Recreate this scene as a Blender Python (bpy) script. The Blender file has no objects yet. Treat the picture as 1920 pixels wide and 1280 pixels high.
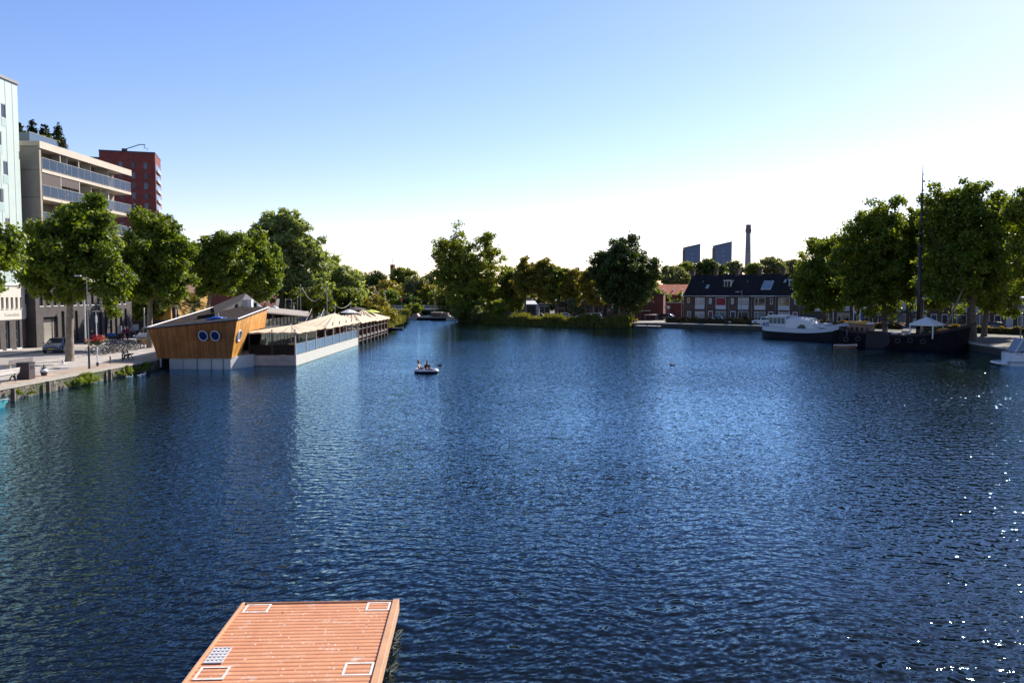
import bpy, math, random
import numpy as np
from mathutils import Matrix, Vector
from mathutils.geometry import tessellate_polygon
R = math.radians; PI = math.pi
S = bpy.context.scene; COL = S.collection
# ---------------- camera ----------------
CZ = 6.8; F = 1500.0; PITCH = math.atan(90 / F)
cam = bpy.data.cameras.new('camera'); cam.sensor_width = 36; cam.lens = 36 * F / 1920
cam.clip_start = .2; cam.clip_end = 9000
camo = bpy.data.objects.new('camera', cam); COL.objects.link(camo)
camo.location = (0, 0, CZ); camo.rotation_euler = (PI / 2 - PITCH, 0, 0); S.camera = camo
# ---------------- sky, sun, exposure ----------------
SUN_AZ, SUN_EL = 42.0, 36.0
w = bpy.data.worlds.new('World'); S.world = w; w.use_nodes = True
nt = w.node_tree; bg = nt.nodes['Background']
sky = nt.nodes.new('ShaderNodeTexSky'); sky.sky_type = 'NISHITA'; sky.sun_disc = False
sky.sun_elevation = R(SUN_EL); sky.sun_rotation = R(SUN_AZ); sky.air_density = 1.0; sky.dust_density = .28; sky.ozone_density = 1.6
hs = nt.nodes.new('ShaderNodeHueSaturation'); hs.inputs['Saturation'].default_value = 1.2
nt.links.new(sky.outputs[0], hs.inputs['Color']); wt = nt.nodes.new('ShaderNodeMix'); wt.data_type = 'RGBA'; wt.blend_type = 'MULTIPLY'; wt.inputs[0].default_value = 1
nt.links.new(hs.outputs[0], wt.inputs[6]); wt.inputs[7].default_value = (1.14, .965, 1.12, 1); nt.links.new(wt.outputs[2], bg.inputs[0])
bg.inputs[1].default_value = .085
sl = bpy.data.lights.new('sun', 'SUN'); sl.energy = 5.0; sl.angle = R(.53); sl.color = (1, .93, .82)
so = bpy.data.objects.new('sun', sl); COL.objects.link(so)
sd = Vector((math.sin(R(SUN_AZ)) * math.cos(R(SUN_EL)), math.cos(R(SUN_AZ)) * math.cos(R(SUN_EL)), math.sin(R(SUN_EL))))
so.rotation_euler = sd.to_track_quat('Z', 'Y').to_euler(); so.location = (60, 60, 80)
S.view_settings.view_transform = 'Standard'; S.view_settings.look = 'None'
S.view_settings.gamma = 1; S.view_settings.exposure = 1.0
# ---------------- helpers ----------------
def ray(px, py):
    a = (px - 960) / F; b = (640 - py) / F
    c, s = math.cos(PITCH), math.sin(PITCH)
    return Vector((a, c + b * s, -s + b * c))
def G(px, py, z):            # photo point -> ground point at height z
    d = ray(px, py); t = (z - CZ) / d.z
    return Vector((d.x * t, d.y * t, z))
def V(px, py, Y):            # photo point -> world point at depth Y
    d = ray(px, py); t = Y / d.y
    return Vector((d.x * t, Y, CZ + d.z * t))
MC = {}
ALB = .7      # one factor for all base colours, set with the exposure
def pm(name, col, rough=.7, metal=0, var=.15, scale=3.0, bump=0, bscale=None, spec=.5, emit=None, alpha=None, trans=0):
    if name in MC: return MC[name]
    col = tuple(c * ALB for c in col)
    m = bpy.data.materials.new(name); m.use_nodes = True; n = m.node_tree; b = n.nodes['Principled BSDF']
    b.inputs['Roughness'].default_value = rough; b.inputs['Metallic'].default_value = metal
    b.inputs['Specular IOR Level'].default_value = spec
    if trans: b.inputs['Transmission Weight'].default_value = trans
    tc = n.nodes.new('ShaderNodeTexCoord')
    if var > 0 or bump > 0:
        nz = n.nodes.new('ShaderNodeTexNoise'); nz.inputs['Scale'].default_value = scale; nz.inputs['Detail'].default_value = 5
        nz.inputs['Roughness'].default_value = .65; n.links.new(tc.outputs['Object'], nz.inputs['Vector'])
    if var > 0:
        cr = n.nodes.new('ShaderNodeValToRGB')
        cr.color_ramp.elements[0].position = .3; cr.color_ramp.elements[1].position = .7
        cr.color_ramp.elements[0].color = (*[max(0, c * (1 - var)) for c in col], 1); cr.color_ramp.elements[1].color = (*[min(1, c * (1 + var)) for c in col], 1)
        n.links.new(nz.outputs['Fac'], cr.inputs[0]); n.links.new(cr.outputs[0], b.inputs['Base Color'])
    else: b.inputs['Base Color'].default_value = (*col, 1)
    if bump > 0:
        n2 = n.nodes.new('ShaderNodeTexNoise'); n2.inputs['Scale'].default_value = bscale or scale * 4; n.links.new(tc.outputs['Object'], n2.inputs['Vector'])
        bp = n.nodes.new('ShaderNodeBump'); bp.inputs['Distance'].default_value = bump; n.links.new(n2.outputs['Fac'], bp.inputs['Height']); n.links.new(bp.outputs[0], b.inputs['Normal'])
    MC[name] = m; return m
def patm(name, col, col2, kind='planks', pitch=.14, rough=.7, var=.25, axis='X', row=.07, bump=.01, rot=(0, 0, 0), mortar=.012, spec=.4):
    """planks (long boards across an axis) or bricks, in object space metres"""
    if name in MC: return MC[name]
    col = tuple(c * ALB for c in col); col2 = tuple(c * ALB for c in col2)
    m = bpy.data.materials.new(name); m.use_nodes = True; n = m.node_tree; b = n.nodes['Principled BSDF']
    b.inputs['Roughness'].default_value = rough; b.inputs['Specular IOR Level'].default_value = spec
    tc = n.nodes.new('ShaderNodeTexCoord'); sp = n.nodes.new('ShaderNodeSeparateXYZ'); cb = n.nodes.new('ShaderNodeCombineXYZ')
    n.links.new(tc.outputs['Object'], sp.inputs[0])
    # axis pair: first letter runs along the board/brick, second is the row direction
    ad = n.nodes.new('ShaderNodeMath'); ad.operation = 'ADD'
    u, v = axis[0], axis[1] if len(axis) > 1 else 'Z'
    if u == 'H':
        n.links.new(sp.outputs['X'], ad.inputs[0]); n.links.new(sp.outputs['Y'], ad.inputs[1]); n.links.new(ad.outputs[0], cb.inputs[0])
    else: n.links.new(sp.outputs[u], cb.inputs[0])
    if v == 'H':
        n.links.new(sp.outputs['X'], ad.inputs[0]); n.links.new(sp.outputs['Y'], ad.inputs[1]); n.links.new(ad.outputs[0], cb.inputs[1])
    else: n.links.new(sp.outputs[v], cb.inputs[1])
    br = n.nodes.new('ShaderNodeTexBrick'); n.links.new(cb.outputs[0], br.inputs['Vector'])
    br.inputs['Scale'].default_value = 1; br.inputs['Brick Width'].default_value = pitch; br.inputs['Row Height'].default_value = row
    br.inputs['Mortar Size'].default_value = mortar; br.inputs['Bias'].default_value = 0
    br.inputs['Color1'].default_value = (*[c * (1 - var) for c in col], 1); br.inputs['Color2'].default_value = (*[min(1, c * (1 + var)) for c in col], 1)
    br.inputs['Mortar'].default_value = (*col2, 1)
    nz = n.nodes.new('ShaderNodeTexNoise'); nz.inputs['Scale'].default_value = .8; nz.inputs['Detail'].default_value = 6; n.links.new(tc.outputs['Object'], nz.inputs['Vector'])
    mr = n.nodes.new('ShaderNodeMapRange'); mr.inputs[1].default_value = .3; mr.inputs[2].default_value = .7; mr.inputs[3].default_value = .72; mr.inputs[4].default_value = 1.2
    n.links.new(nz.outputs['Fac'], mr.inputs[0])
    mx = n.nodes.new('ShaderNodeMix'); mx.data_type = 'RGBA'; mx.blend_type = 'MULTIPLY'; mx.inputs[0].default_value = 1
    n.links.new(br.outputs['Color'], mx.inputs[6]); n.links.new(mr.outputs[0], mx.inputs[7]); n.links.new(mx.outputs[2], b.inputs['Base Color'])
    if bump:
        bp = n.nodes.new('ShaderNodeBump'); bp.inputs['Distance'].default_value = bump; bp.invert = True
        n.links.new(br.outputs['Fac'], bp.inputs['Height']); n.links.new(bp.outputs[0], b.inputs['Normal'])
    MC[name] = m; return m
def leafm(name, col, trans=.35, var=.45, hue=(1.5, 1.1, .5)):
    if name in MC: return MC[name]
    m = bpy.data.materials.new(name); m.use_nodes = True; n = m.node_tree; b = n.nodes['Principled BSDF']; out = n.nodes['Material Output']
    at = n.nodes.new('ShaderNodeAttribute'); at.attribute_name = 'tint'
    cr = n.nodes.new('ShaderNodeValToRGB')
    cr.color_ramp.elements[0].color = (*[c * (1 - var) for c in col], 1); cr.color_ramp.elements[1].color = (*[min(1, c * h) for c, h in zip(col, hue)], 1)
    n.links.new(at.outputs['Fac'], cr.inputs[0]); n.links.new(cr.outputs[0], b.inputs['Base Color'])
    b.inputs['Roughness'].default_value = .5; b.inputs['Specular IOR Level'].default_value = .35
    tr = n.nodes.new('ShaderNodeBsdfTranslucent'); mm = n.nodes.new('ShaderNodeMix'); mm.data_type = 'RGBA'; mm.blend_type = 'MULTIPLY'; mm.inputs[0].default_value = 1
    n.links.new(cr.outputs[0], mm.inputs[6]); mm.inputs[7].default_value = (2.2, 2.1, .7, 1); n.links.new(mm.outputs[2], tr.inputs[0])
    ms = n.nodes.new('ShaderNodeMixShader'); ms.inputs[0].default_value = trans
    n.links.new(b.outputs[0], ms.inputs[1]); n.links.new(tr.outputs[0], ms.inputs[2]); n.links.new(ms.outputs[0], out.inputs[0])
    MC[name] = m; return m
def Rz(a): return Matrix.Rotation(a, 4, 'Z')
def Tr(x, y, z): return Matrix.Translation((x, y, z))
class M:
    def __init__(s, T=None): s.v = []; s.f = []; s.mi = []; s.T = T; s.k = 0
    def add(s, vs, fs):
        o = len(s.v)
        for p in vs:
            p = Vector(p)
            s.v.append(tuple(s.T @ p) if s.T is not None else tuple(p))
        for f in fs: s.f.append([i + o for i in f]); s.mi.append(s.k)
        return s
    def box(s, x0, x1, y0, y1, z0, z1):
        return s.add([(x0, y0, z0), (x1, y0, z0), (x1, y1, z0), (x0, y1, z0), (x0, y0, z1), (x1, y0, z1), (x1, y1, z1), (x0, y1, z1)],
              [(0, 3, 2, 1), (4, 5, 6, 7), (0, 1, 5, 4), (1, 2, 6, 5), (2, 3, 7, 6), (3, 0, 4, 7)])
    def cbox(s, c, d, rz=0):
        T0 = s.T; s.T = (T0 if T0 is not None else Matrix()) @ Tr(*c) @ Rz(rz)
        s.box(-d[0] / 2, d[0] / 2, -d[1] / 2, d[1] / 2, -d[2] / 2, d[2] / 2); s.T = T0; return s
    def poly(s, pts): return s.add(pts, [list(range(len(pts)))])
    def prism(s, pts, d):       # extrude polygon by vector d
        n = len(pts); d = Vector(d); a = [Vector(p) for p in pts]
        fs = [list(range(n))[::-1], list(range(n, 2 * n))] + [(i, (i + 1) % n, n + (i + 1) % n, n + i) for i in range(n)]
        return s.add(a + [p + d for p in a], fs)
    def tube(s, p0, p1, r0, r1=None, n=8, caps=True):
        p0 = Vector(p0); p1 = Vector(p1); r1 = r0 if r1 is None else r1
        d = (p1 - p0)
        if d.length < 1e-6: return s
        q = d.to_track_quat('Z', 'Y'); a = q @ Vector((1, 0, 0)); b = q @ Vector((0, 1, 0)); vs = []
        for p, r in ((p0, r0), (p1, r1)):
            for i in range(n):
                t = 2 * PI * i / n; vs.append(p + a * (r * math.cos(t)) + b * (r * math.sin(t)))
        fs = [(i, (i + 1) % n, n + (i + 1) % n, n + i) for i in range(n)]
        if caps: fs += [list(range(n))[::-1], list(range(n, 2 * n))]
        return s.add(vs, fs)
    def path(s, pts, r, n=6, r1=None):
        r1 = r if r1 is None else r1; k = len(pts) - 1
        for i in range(k): s.tube(pts[i], pts[i + 1], r + (r1 - r) * i / k, r + (r1 - r) * (i + 1) / k, n)
        return s
    def ring(s, c, R_, r, ax='Y', n=20, k=6):
        vs = []; fs = []
        for i in range(n):
            t = 2 * PI * i / n
            for j in range(k):
                u = 2 * PI * j / k; q = R_ + r * math.cos(u); h = r * math.sin(u)
                p = {'Y': (q * math.cos(t), h, q * math.sin(t)), 'X': (h, q * math.cos(t), q * math.sin(t)), 'Z': (q * math.cos(t), q * math.sin(t), h)}[ax]
                vs.append(Vector(p) + Vector(c))
                fs.append((i * k + j, ((i + 1) % n) * k + j, ((i + 1) % n) * k + (j + 1) % k, i * k + (j + 1) % k))
        return s.add(vs, fs)
    def lathe(s, c, prof, n=16):     # prof: (r,z)
        vs = []; fs = []; k = len(prof)
        for i in range(n):
            t = 2 * PI * i / n
            for r, z in prof: vs.append((c[0] + r * math.cos(t), c[1] + r * math.sin(t), c[2] + z))
        for i in range(n):
            for j in range(k - 1): fs.append((i * k + j, ((i + 1) % n) * k + j, ((i + 1) % n) * k + j + 1, i * k + j + 1))
        fs.append([i * k for i in range(n)][::-1]); fs.append([i * k + k - 1 for i in range(n)])
        return s.add(vs, fs)
    def holes(s, W, H, hs_, d=.2, x0=0, z0=0):   # wall in the xz plane facing -y with real openings of depth d
        xs = sorted({x0, x0 + W, *[h[0] for h in hs_], *[h[1] for h in hs_]}); zs = sorted({z0, z0 + H, *[h[2] for h in hs_], *[h[3] for h in hs_]})
        for i in range(len(xs) - 1):
            for j in range(len(zs) - 1):
                cx = (xs[i] + xs[i + 1]) / 2; cz = (zs[j] + zs[j + 1]) / 2
                if any(h[0] < cx < h[1] and h[2] < cz < h[3] for h in hs_): continue
                s.poly([(xs[i], 0, zs[j]), (xs[i + 1], 0, zs[j]), (xs[i + 1], 0, zs[j + 1]), (xs[i], 0, zs[j + 1])])
        for a, b, c, e in hs_:
            s.poly([(a, 0, c), (a, d, c), (b, d, c), (b, 0, c)]); s.poly([(a, 0, e), (b, 0, e), (b, d, e), (a, d, e)])
            s.poly([(a, 0, c), (a, 0, e), (a, d, e), (a, d, c)]); s.poly([(b, 0, c), (b, d, c), (b, d, e), (b, 0, e)])
        return s
    def sphere(s, c, r, n=10, k=6, sc=(1, 1, 1)):
        vs = []; fs = []
        for j in range(k + 1):
            ph = PI * j / k
            for i in range(n):
                t = 2 * PI * i / n; vs.append((c[0] + r * sc[0] * math.sin(ph) * math.cos(t), c[1] + r * sc[1] * math.sin(ph) * math.sin(t), c[2] + r * sc[2] * math.cos(ph)))
        for j in range(k):
            for i in range(n): fs.append((j * n + i, (j + 1) * n + i, (j + 1) * n + (i + 1) % n, j * n + (i + 1) % n))
        return s.add(vs, fs)
    def build(s, name, mats, parent=None, smooth=False, bevel=0, **kw):
        me = bpy.data.meshes.new(name); me.from_pydata(s.v, [], s.f)
        if not isinstance(mats, (list, tuple)): mats = [mats]
        for m in mats: me.materials.append(m)
        if len(mats) > 1: me.polygons.foreach_set('material_index', s.mi)
        if smooth: me.polygons.foreach_set('use_smooth', [True] * len(s.f))
        me.update(); o = bpy.data.objects.new(name, me); COL.objects.link(o)
        if parent: o.parent = parent
        if bevel:
            b = o.modifiers.new('bevel', 'BEVEL'); b.width = bevel; b.segments = 2; b.limit_method = 'ANGLE'
        for k, v in kw.items(): o[k] = v
        return o
def tag(o, label, cat, group=None):
    o['label'] = label; o['category'] = cat
    if group: o['group'] = group
    return o
def thing(name, label, cat, loc=(0, 0, 0), rz=0, group=None):
    o = bpy.data.objects.new(name, None); COL.objects.link(o); o.location = loc; o.rotation_euler = (0, 0, rz); o.empty_display_size = .3
    return tag(o, label, cat, group)
KIDS = {}
def copy_tree(o, parent=None):
    c = o.copy(); COL.objects.link(c)
    if parent: c.parent = parent
    for ch in [x for x in bpy.data.objects if x.parent == o]: copy_tree(ch, c)
    return c
def dup(o, loc, rz, label, group=None, scale=None):
    c = copy_tree(o); c.location = loc; c.rotation_euler = (0, 0, rz); c['label'] = label
    if group: c['group'] = group
    if scale: c.scale = scale if isinstance(scale, tuple) else (scale,) * 3
    return c
def npmesh(name, v, q, mats, parent=None, tint=None):
    me = bpy.data.meshes.new(name); nv = len(v); nq = len(q); k = q.shape[1]
    me.vertices.add(nv); me.vertices.foreach_set('co', v.astype(np.float32).ravel())
    me.loops.add(nq * k); me.loops.foreach_set('vertex_index', q.astype(np.int32).ravel())
    me.polygons.add(nq); me.polygons.foreach_set('loop_start', np.arange(0, nq * k, k, dtype=np.int32))
    try: me.polygons.foreach_set('loop_total', np.full(nq, k, dtype=np.int32))
    except Exception: pass
    me.update(calc_edges=True)
    if tint is not None:
        a = me.attributes.new('tint', 'FLOAT', 'FACE'); a.data.foreach_set('value', tint.astype(np.float32))
    me.materials.append(mats); o = bpy.data.objects.new(name, me); COL.objects.link(o)
    if parent: o.parent = parent
    return o
def leaf_arrays(rng, C, Rr, n, size, flat=.8, elong=1.0, up=.25):
    """n leaf quads spread in clumps C with radii Rr"""
    p = Rr ** 2; p = p / p.sum(); idx = rng.choice(len(C), n, p=p)
    d = rng.normal(size=(n, 3)); d /= np.linalg.norm(d, axis=1)[:, None]
    rr = Rr[idx] * (rng.random(n) ** .45) * np.where(rng.random(n) < .28, 1.0 + .75 * rng.random(n), 1.0)
    pos = C[idx] + d * rr[:, None] * np.array([1, 1, flat])
    nn = d * .55 + rng.normal(size=(n, 3)) * .6 + np.array([0, 0, up]); nn /= np.linalg.norm(nn, axis=1)[:, None]
    t = rng.normal(size=(n, 3)); t -= nn * (t * nn).sum(1)[:, None]; t /= np.linalg.norm(t, axis=1)[:, None]
    b = np.cross(nn, t); s = size * (.6 + .8 * rng.random(n))[:, None]
    v = np.stack([pos - t * s * elong, pos - b * s * .55 - t * s * .1, pos + t * s * elong, pos + b * s * .55 - t * s * .1], 1).reshape(-1, 3)
    ct = rng.random(len(C)); tint = np.clip(.25 * ct[idx] + .75 * rng.random(n) ** 1.3, 0, 1)
    return v, np.arange(4 * n).reshape(n, 4), tint
def tree(name, label, base, lobes, leaf, n, mat, seed, trunk_r=.3, bark=None, fork=.35, clump=1.1, group=None, cat='tree', nclump=None, elong=1.0, limbs=26, lean=(0, 0), flat=.8, rough=.16, trunk_h=None):
    """lobes: list of (dx,dy,zc,rx,ry,rz) relative to the base"""
    rng = np.random.default_rng(seed); t = thing(name, label, cat, base, 0, group); clump *= .8; leaf *= .85; n = int(n * 1.5)
    L = np.array(lobes, float); vol = L[:, 3] * L[:, 4] * L[:, 5]; A = vol ** (2 / 3)
    N = nclump or int(max(14, A.sum() * 4.6 / clump ** 2)); C = []
    zmin = (L[:, 2] - L[:, 5]).min(); ztop = (L[:, 2] + L[:, 5]).max()
    ph = rng.random((len(L), 6)) * 6.28
    for i in rng.choice(len(L), N, p=A / A.sum()):
        d = rng.normal(size=3); d /= np.linalg.norm(d); 
        lump = 1.0 + rough * (math.sin(3 * d[0] + ph[i, 0]) + math.sin(4 * d[1] + ph[i, 1]) + math.sin(5 * d[2] + ph[i, 2])) * .6 + rng.normal() * rough * .5
        r = (rng.random() ** .33) * lump; r = min(r, 1.12)
        inner = L[i, 3:6] - clump * .35; inner = np.maximum(inner, L[i, 3:6] * .35)
        C.append(L[i, :3] + d * r * inner)
    C = np.array(C); Rr = clump * (.55 + .7 * rng.random(len(C)))
    v, q, ti = leaf_arrays(rng, C, Rr, n, leaf, elong=elong, flat=flat)
    k = v[:, 2].reshape(-1, 4).min(1) > .05; vv = v.reshape(-1, 4, 3)[k].reshape(-1, 3); ti = ti[k]
    npmesh('crown', vv, np.arange(len(vv)).reshape(-1, 4), mat, t, ti)
    m = M(); fz = trunk_h or (zmin + (ztop - zmin) * .22); fx, fy = lean
    cx = (L[:, 0] * A).sum() / A.sum(); cy = (L[:, 1] * A).sum() / A.sum()
    m.tube((0, 0, -.3), (0, 0, .25), trunk_r * 1.45, trunk_r * 1.1, 10, False)
    p1 = Vector((fx * .5 + cx * .1, fy * .5, fz * .5)); p2 = Vector((fx + cx * .3, fy + cy * .3, fz)); p3 = Vector((cx, cy, fz + (ztop - fz) * .72))
    m.tube((0, 0, .25), p1, trunk_r * 1.1, trunk_r * .9, 10, False); m.tube(p1, p2, trunk_r * .9, trunk_r * .78, 10, False)
    pm_ = p2.lerp(p3, .5) + Vector(rng.normal(size=3) * .3); m.tube(p2, pm_, trunk_r * .75, trunk_r * .45, 8, False); m.tube(pm_, p3, trunk_r * .45, trunk_r * .12, 6, False)
    sel = rng.choice(len(C), min(limbs, len(C)), replace=False)
    for j in sel:
        e = Vector(C[j]); u = min(.95, max(0, (e.z - fz) / (ztop - fz + .01)) * .75 + rng.random() * .1)
        s0 = p1.lerp(p2, .8) if e.z < fz + .5 else (p2.lerp(pm_, u * 2) if u < .5 else pm_.lerp(p3, u * 2 - 1))
        rad = trunk_r * (.42 if u < .3 else .25); mid = s0.lerp(e, .5) + Vector((0, 0, -.08 * (e - s0).length)) + Vector(rng.normal(size=3) * .2)
        m.tube(s0, mid, rad, rad * .55, 5, False); m.tube(mid, e, rad * .55, .02, 5, False)
    m.build('trunk', bark or BARK, t, smooth=True)
    return t
def pxlobes(base, specs, depth=.9):
    """photo ellipses (x0,x1,ytop,ybot[,dy]) at the base's distance -> lobes"""
    out = []
    for s in specs:
        x0, x1, y0, y1 = s[:4]; dy = s[4] if len(s) > 4 else 0; Y = base[1] + dy
        a = V(x0, y1, Y); b = V(x1, y0, Y)
        out.append(((a.x + b.x) / 2 - base[0], dy, (a.z + b.z) / 2 - base[2], (b.x - a.x) / 2, (b.x - a.x) / 2 * depth, (b.z - a.z) / 2))
    return out
BARK = pm('bark', (.13, .1, .075), .9, var=.4, scale=4, bump=.02)
BARKP = pm('bark_plane', (.26, .21, .15), .85, var=.45, scale=3, bump=.01)
LF_PLANE = leafm('leaf_plane', (.09, .155, .02), .42)
LF_PLANE2 = leafm('leaf_plane_right', (.1, .16, .02), .45)
LF_WILLOW = leafm('leaf_willow', (.17, .22, .1), .42, hue=(1.4, 1.3, .9))
LF_POP = leafm('leaf_poplar', (.14, .2, .035), .45)
LF_DARK = leafm('leaf_dark', (.04, .075, .016), .3)
LF_MID = leafm('leaf_mid', (.1, .15, .026), .4)
LF_OCH = leafm('leaf_ochre', (.15, .16, .03), .4, hue=(1.5, 1.1, .5))
LF_GREY = leafm('leaf_grey', (.12, .15, .07), .35, hue=(1.4, 1.2, 1))
LF_BRIGHT = leafm('leaf_bright', (.11, .18, .02), .4)
LF_CON = leafm('leaf_conifer', (.015, .035, .014), .1)
GZ = .9
# ---------------- setting: water, ground, quays ----------------
SLOPE = .03; FINE = .62
def water_mat():
    m = bpy.data.materials.new('water'); m.use_nodes = True; n = m.node_tree; b = n.nodes['Principled BSDF']
    tc = n.nodes.new('ShaderNodeTexCoord'); ln = n.links.new
    def node(t, **k):
        x = n.nodes.new('ShaderNode' + t)
        for a_, v_ in k.items(): setattr(x, a_, v_)
        return x
    def noise(scale, detail=2, off=0):
        mp = node('Mapping'); mp.inputs['Location'].default_value = (off, off * .7, 0); ln(tc.outputs['Object'], mp.inputs[0])
        t = node('TexNoise'); t.inputs['Scale'].default_value = scale; t.inputs['Detail'].default_value = detail; ln(mp.outputs[0], t.inputs['Vector']); return t
    # warp the plane a little so that no wave train stays straight
    w1 = noise(.16, 2, 5); w2 = noise(.9, 2, 15)
    def centred(t, k):
        a_ = node('VectorMath', operation='SUBTRACT'); ln(t.outputs['Color'], a_.inputs[0]); a_.inputs[1].default_value = (.5, .5, .5)
        c_ = node('VectorMath', operation='SCALE'); ln(a_.outputs[0], c_.inputs[0]); c_.inputs['Scale'].default_value = k; return c_.outputs[0]
    ad = node('VectorMath', operation='ADD'); ln(centred(w1, 3.0), ad.inputs[0]); ln(centred(w2, .45), ad.inputs[1])
    pp = node('VectorMath', operation='ADD'); ln(tc.outputs['Object'], pp.inputs[0]); ln(ad.outputs[0], pp.inputs[1])
    rg_ = random.Random(11); acc = None; NW = 30
    for i in range(NW):
        lam = .115 * (.9 / .115) ** ((i + rg_.random()) / NW); th = rg_.gauss(R(4), R(37)); k_ = 2 * PI / lam
        sl_ = SLOPE * (1.0 if lam < .5 else (.5 / lam) ** .9)
        dt = node('VectorMath', operation='DOT_PRODUCT'); ln(pp.outputs[0], dt.inputs[0]); dt.inputs[1].default_value = (k_ * math.sin(th), k_ * math.cos(th), 0)
        ph = node('Math', operation='ADD'); ln(dt.outputs['Value'], ph.inputs[0]); ph.inputs[1].default_value = rg_.random() * 6.283
        si = node('Math', operation='SINE'); ln(ph.outputs[0], si.inputs[0])
        # each wave train adds its slope along its own direction
        ma = node('VectorMath', operation='MULTIPLY_ADD'); ln(si.outputs[0], ma.inputs[0]); ma.inputs[1].default_value = (sl_ * math.sin(th), sl_ * math.cos(th), 0)
        if acc is None: ma.inputs[2].default_value = (0, 0, 0)
        else: ln(acc, ma.inputs[2])
        acc = ma.outputs[0]
    fine = noise(8.5, 3, 21); fs_ = node('VectorMath', operation='SCALE'); ln(centred(fine, FINE), fs_.inputs[0]); fs_.inputs['Scale'].default_value = 1
    fa = node('VectorMath', operation='ADD'); ln(fs_.outputs[0], fa.inputs[0]); ln(acc, fa.inputs[1])
    g = noise(.05, 3, 40); mr = node('MapRange'); mr.inputs[1].default_value = .32; mr.inputs[2].default_value = .68; mr.inputs[3].default_value = .6; mr.inputs[4].default_value = 1.3
    ln(g.outputs['Fac'], mr.inputs[0]); gs = node('VectorMath', operation='SCALE'); ln(fa.outputs[0], gs.inputs[0]); ln(mr.outputs[0], gs.inputs['Scale'])
    fl = node('VectorMath', operation='MULTIPLY'); ln(gs.outputs[0], fl.inputs[0]); fl.inputs[1].default_value = (1, 1, 0)
    up = node('VectorMath', operation='SUBTRACT'); up.inputs[0].default_value = (0, 0, 1); ln(fl.outputs[0], up.inputs[1])
    bp = node('VectorMath', operation='NORMALIZE'); ln(up.outputs[0], bp.inputs[0])
    n.nodes.remove(b); fr = node('Fresnel'); fr.inputs['IOR'].default_value = 1.26; df = node('BsdfDiffuse'); df.inputs[0].default_value = (.0035, .0055, .0075, 1)
    gl = node('BsdfGlossy'); gl.inputs['Color'].default_value = (.48, .76, .97, 1); gl.inputs['Roughness'].default_value = .06; ms = node('MixShader')
    ln(bp.outputs[0], fr.inputs['Normal']); ln(bp.outputs[0], gl.inputs['Normal']); pw = node('Math', operation='POWER'); ln(fr.outputs[0], pw.inputs[0]); pw.inputs[1].default_value = 1.45; pk = node('Math', operation='MULTIPLY', use_clamp=True); ln(pw.outputs[0], pk.inputs[0]); pk.inputs[1].default_value = 2.6; ln(pk.outputs[0], ms.inputs[0]); ln(df.outputs[0], ms.inputs[1]); ln(gl.outputs[0], ms.inputs[2]); ln(ms.outputs[0], n.nodes['Material Output'].inputs[0])
    return m
WATER = water_mat()
m = M(); m.poly([(-400, -300, 0), (400, -300, 0), (400, 500, 0), (-400, 500, 0)]); m.build('water', WATER, kind='structure')
LB = [(-32, -60), (-32, 71), (-32.2, 120), (-24, 140), (-24.5, 165), (-27, 190), (-32, 232), (-36, 262)]           # left bank
RB = [(-20, 262), (-16, 226), (-14, 205), (-12.5, 193), (-4, 179), (4.5, 168), (14, 161), (24, 158.5), (27, 161), (47, 146), (55, 122), (56.5, 104), (52.5, 82), (52, -60)]
shore = LB + RB
def ground_mat():
    m = pm('ground_soil', (.13, .12, .09), .95, var=.35, scale=.4, bump=.02); return m
outer = [(-4000, -900), (4000, -900), (4000, 5000), (-4000, 5000)]
# a sheet with a hole: outer ring joined with the shore line
tri = tessellate_polygon([[Vector((*p, 0)) for p in outer], [Vector((*p, 0)) for p in shore]])
allp = outer + shore; m = M(); m.add([(*p, GZ) for p in allp], [tuple(t) for t in tri]); g = m.build('ground', ground_mat(), kind='structure')
def stone_mat():
    m = bpy.data.materials.new('quay_stone'); m.use_nodes = True; n = m.node_tree; b = n.nodes['Principled BSDF']; b.inputs['Roughness'].default_value = .9
    tc = n.nodes.new('ShaderNodeTexCoord'); v = n.nodes.new('ShaderNodeTexVoronoi'); v.inputs['Scale'].default_value = 4.5; n.links.new(tc.outputs['Object'], v.inputs['Vector'])
    e = n.nodes.new('ShaderNodeTexVoronoi'); e.feature = 'DISTANCE_TO_EDGE'; e.inputs['Scale'].default_value = 4.5; n.links.new(tc.outputs['Object'], e.inputs['Vector'])
    z = n.nodes.new('ShaderNodeTexNoise'); z.inputs['Scale'].default_value = .9; z.inputs['Detail'].default_value = 5; n.links.new(tc.outputs['Object'], z.inputs['Vector'])
    c = n.nodes.new('ShaderNodeValToRGB'); c.color_ramp.elements[0].color = (.03, .027, .02, 1); c.color_ramp.elements[1].color = (.2, .17, .13, 1); n.links.new(v.outputs['Color'], c.inputs[0])
    g = n.nodes.new('ShaderNodeMapRange'); g.inputs[1].default_value = .5; g.inputs[2].default_value = .62; n.links.new(z.outputs['Fac'], g.inputs[0])
    x = n.nodes.new('ShaderNodeMix'); x.data_type = 'RGBA'; n.links.new(g.outputs[0], x.inputs[0]); n.links.new(c.outputs[0], x.inputs[6]); x.inputs[7].default_value = (.045, .06, .015, 1)
    q = n.nodes.new('ShaderNodeMapRange'); q.inputs[2].default_value = .06; n.links.new(e.outputs['Distance'], q.inputs[0]); y = n.nodes.new('ShaderNodeMix'); y.data_type = 'RGBA'; y.blend_type = 'MULTIPLY'; y.inputs[0].default_value = .8
    n.links.new(x.outputs[2], y.inputs[6]); n.links.new(q.outputs[0], y.inputs[7]); n.links.new(y.outputs[2], b.inputs['Base Color'])
    bp = n.nodes.new('ShaderNodeBump'); bp.inputs['Distance'].default_value = .06; n.links.new(q.outputs[0], bp.inputs['Height']); n.links.new(bp.outputs[0], b.inputs['Normal']); return m
STONE = stone_mat()
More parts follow.
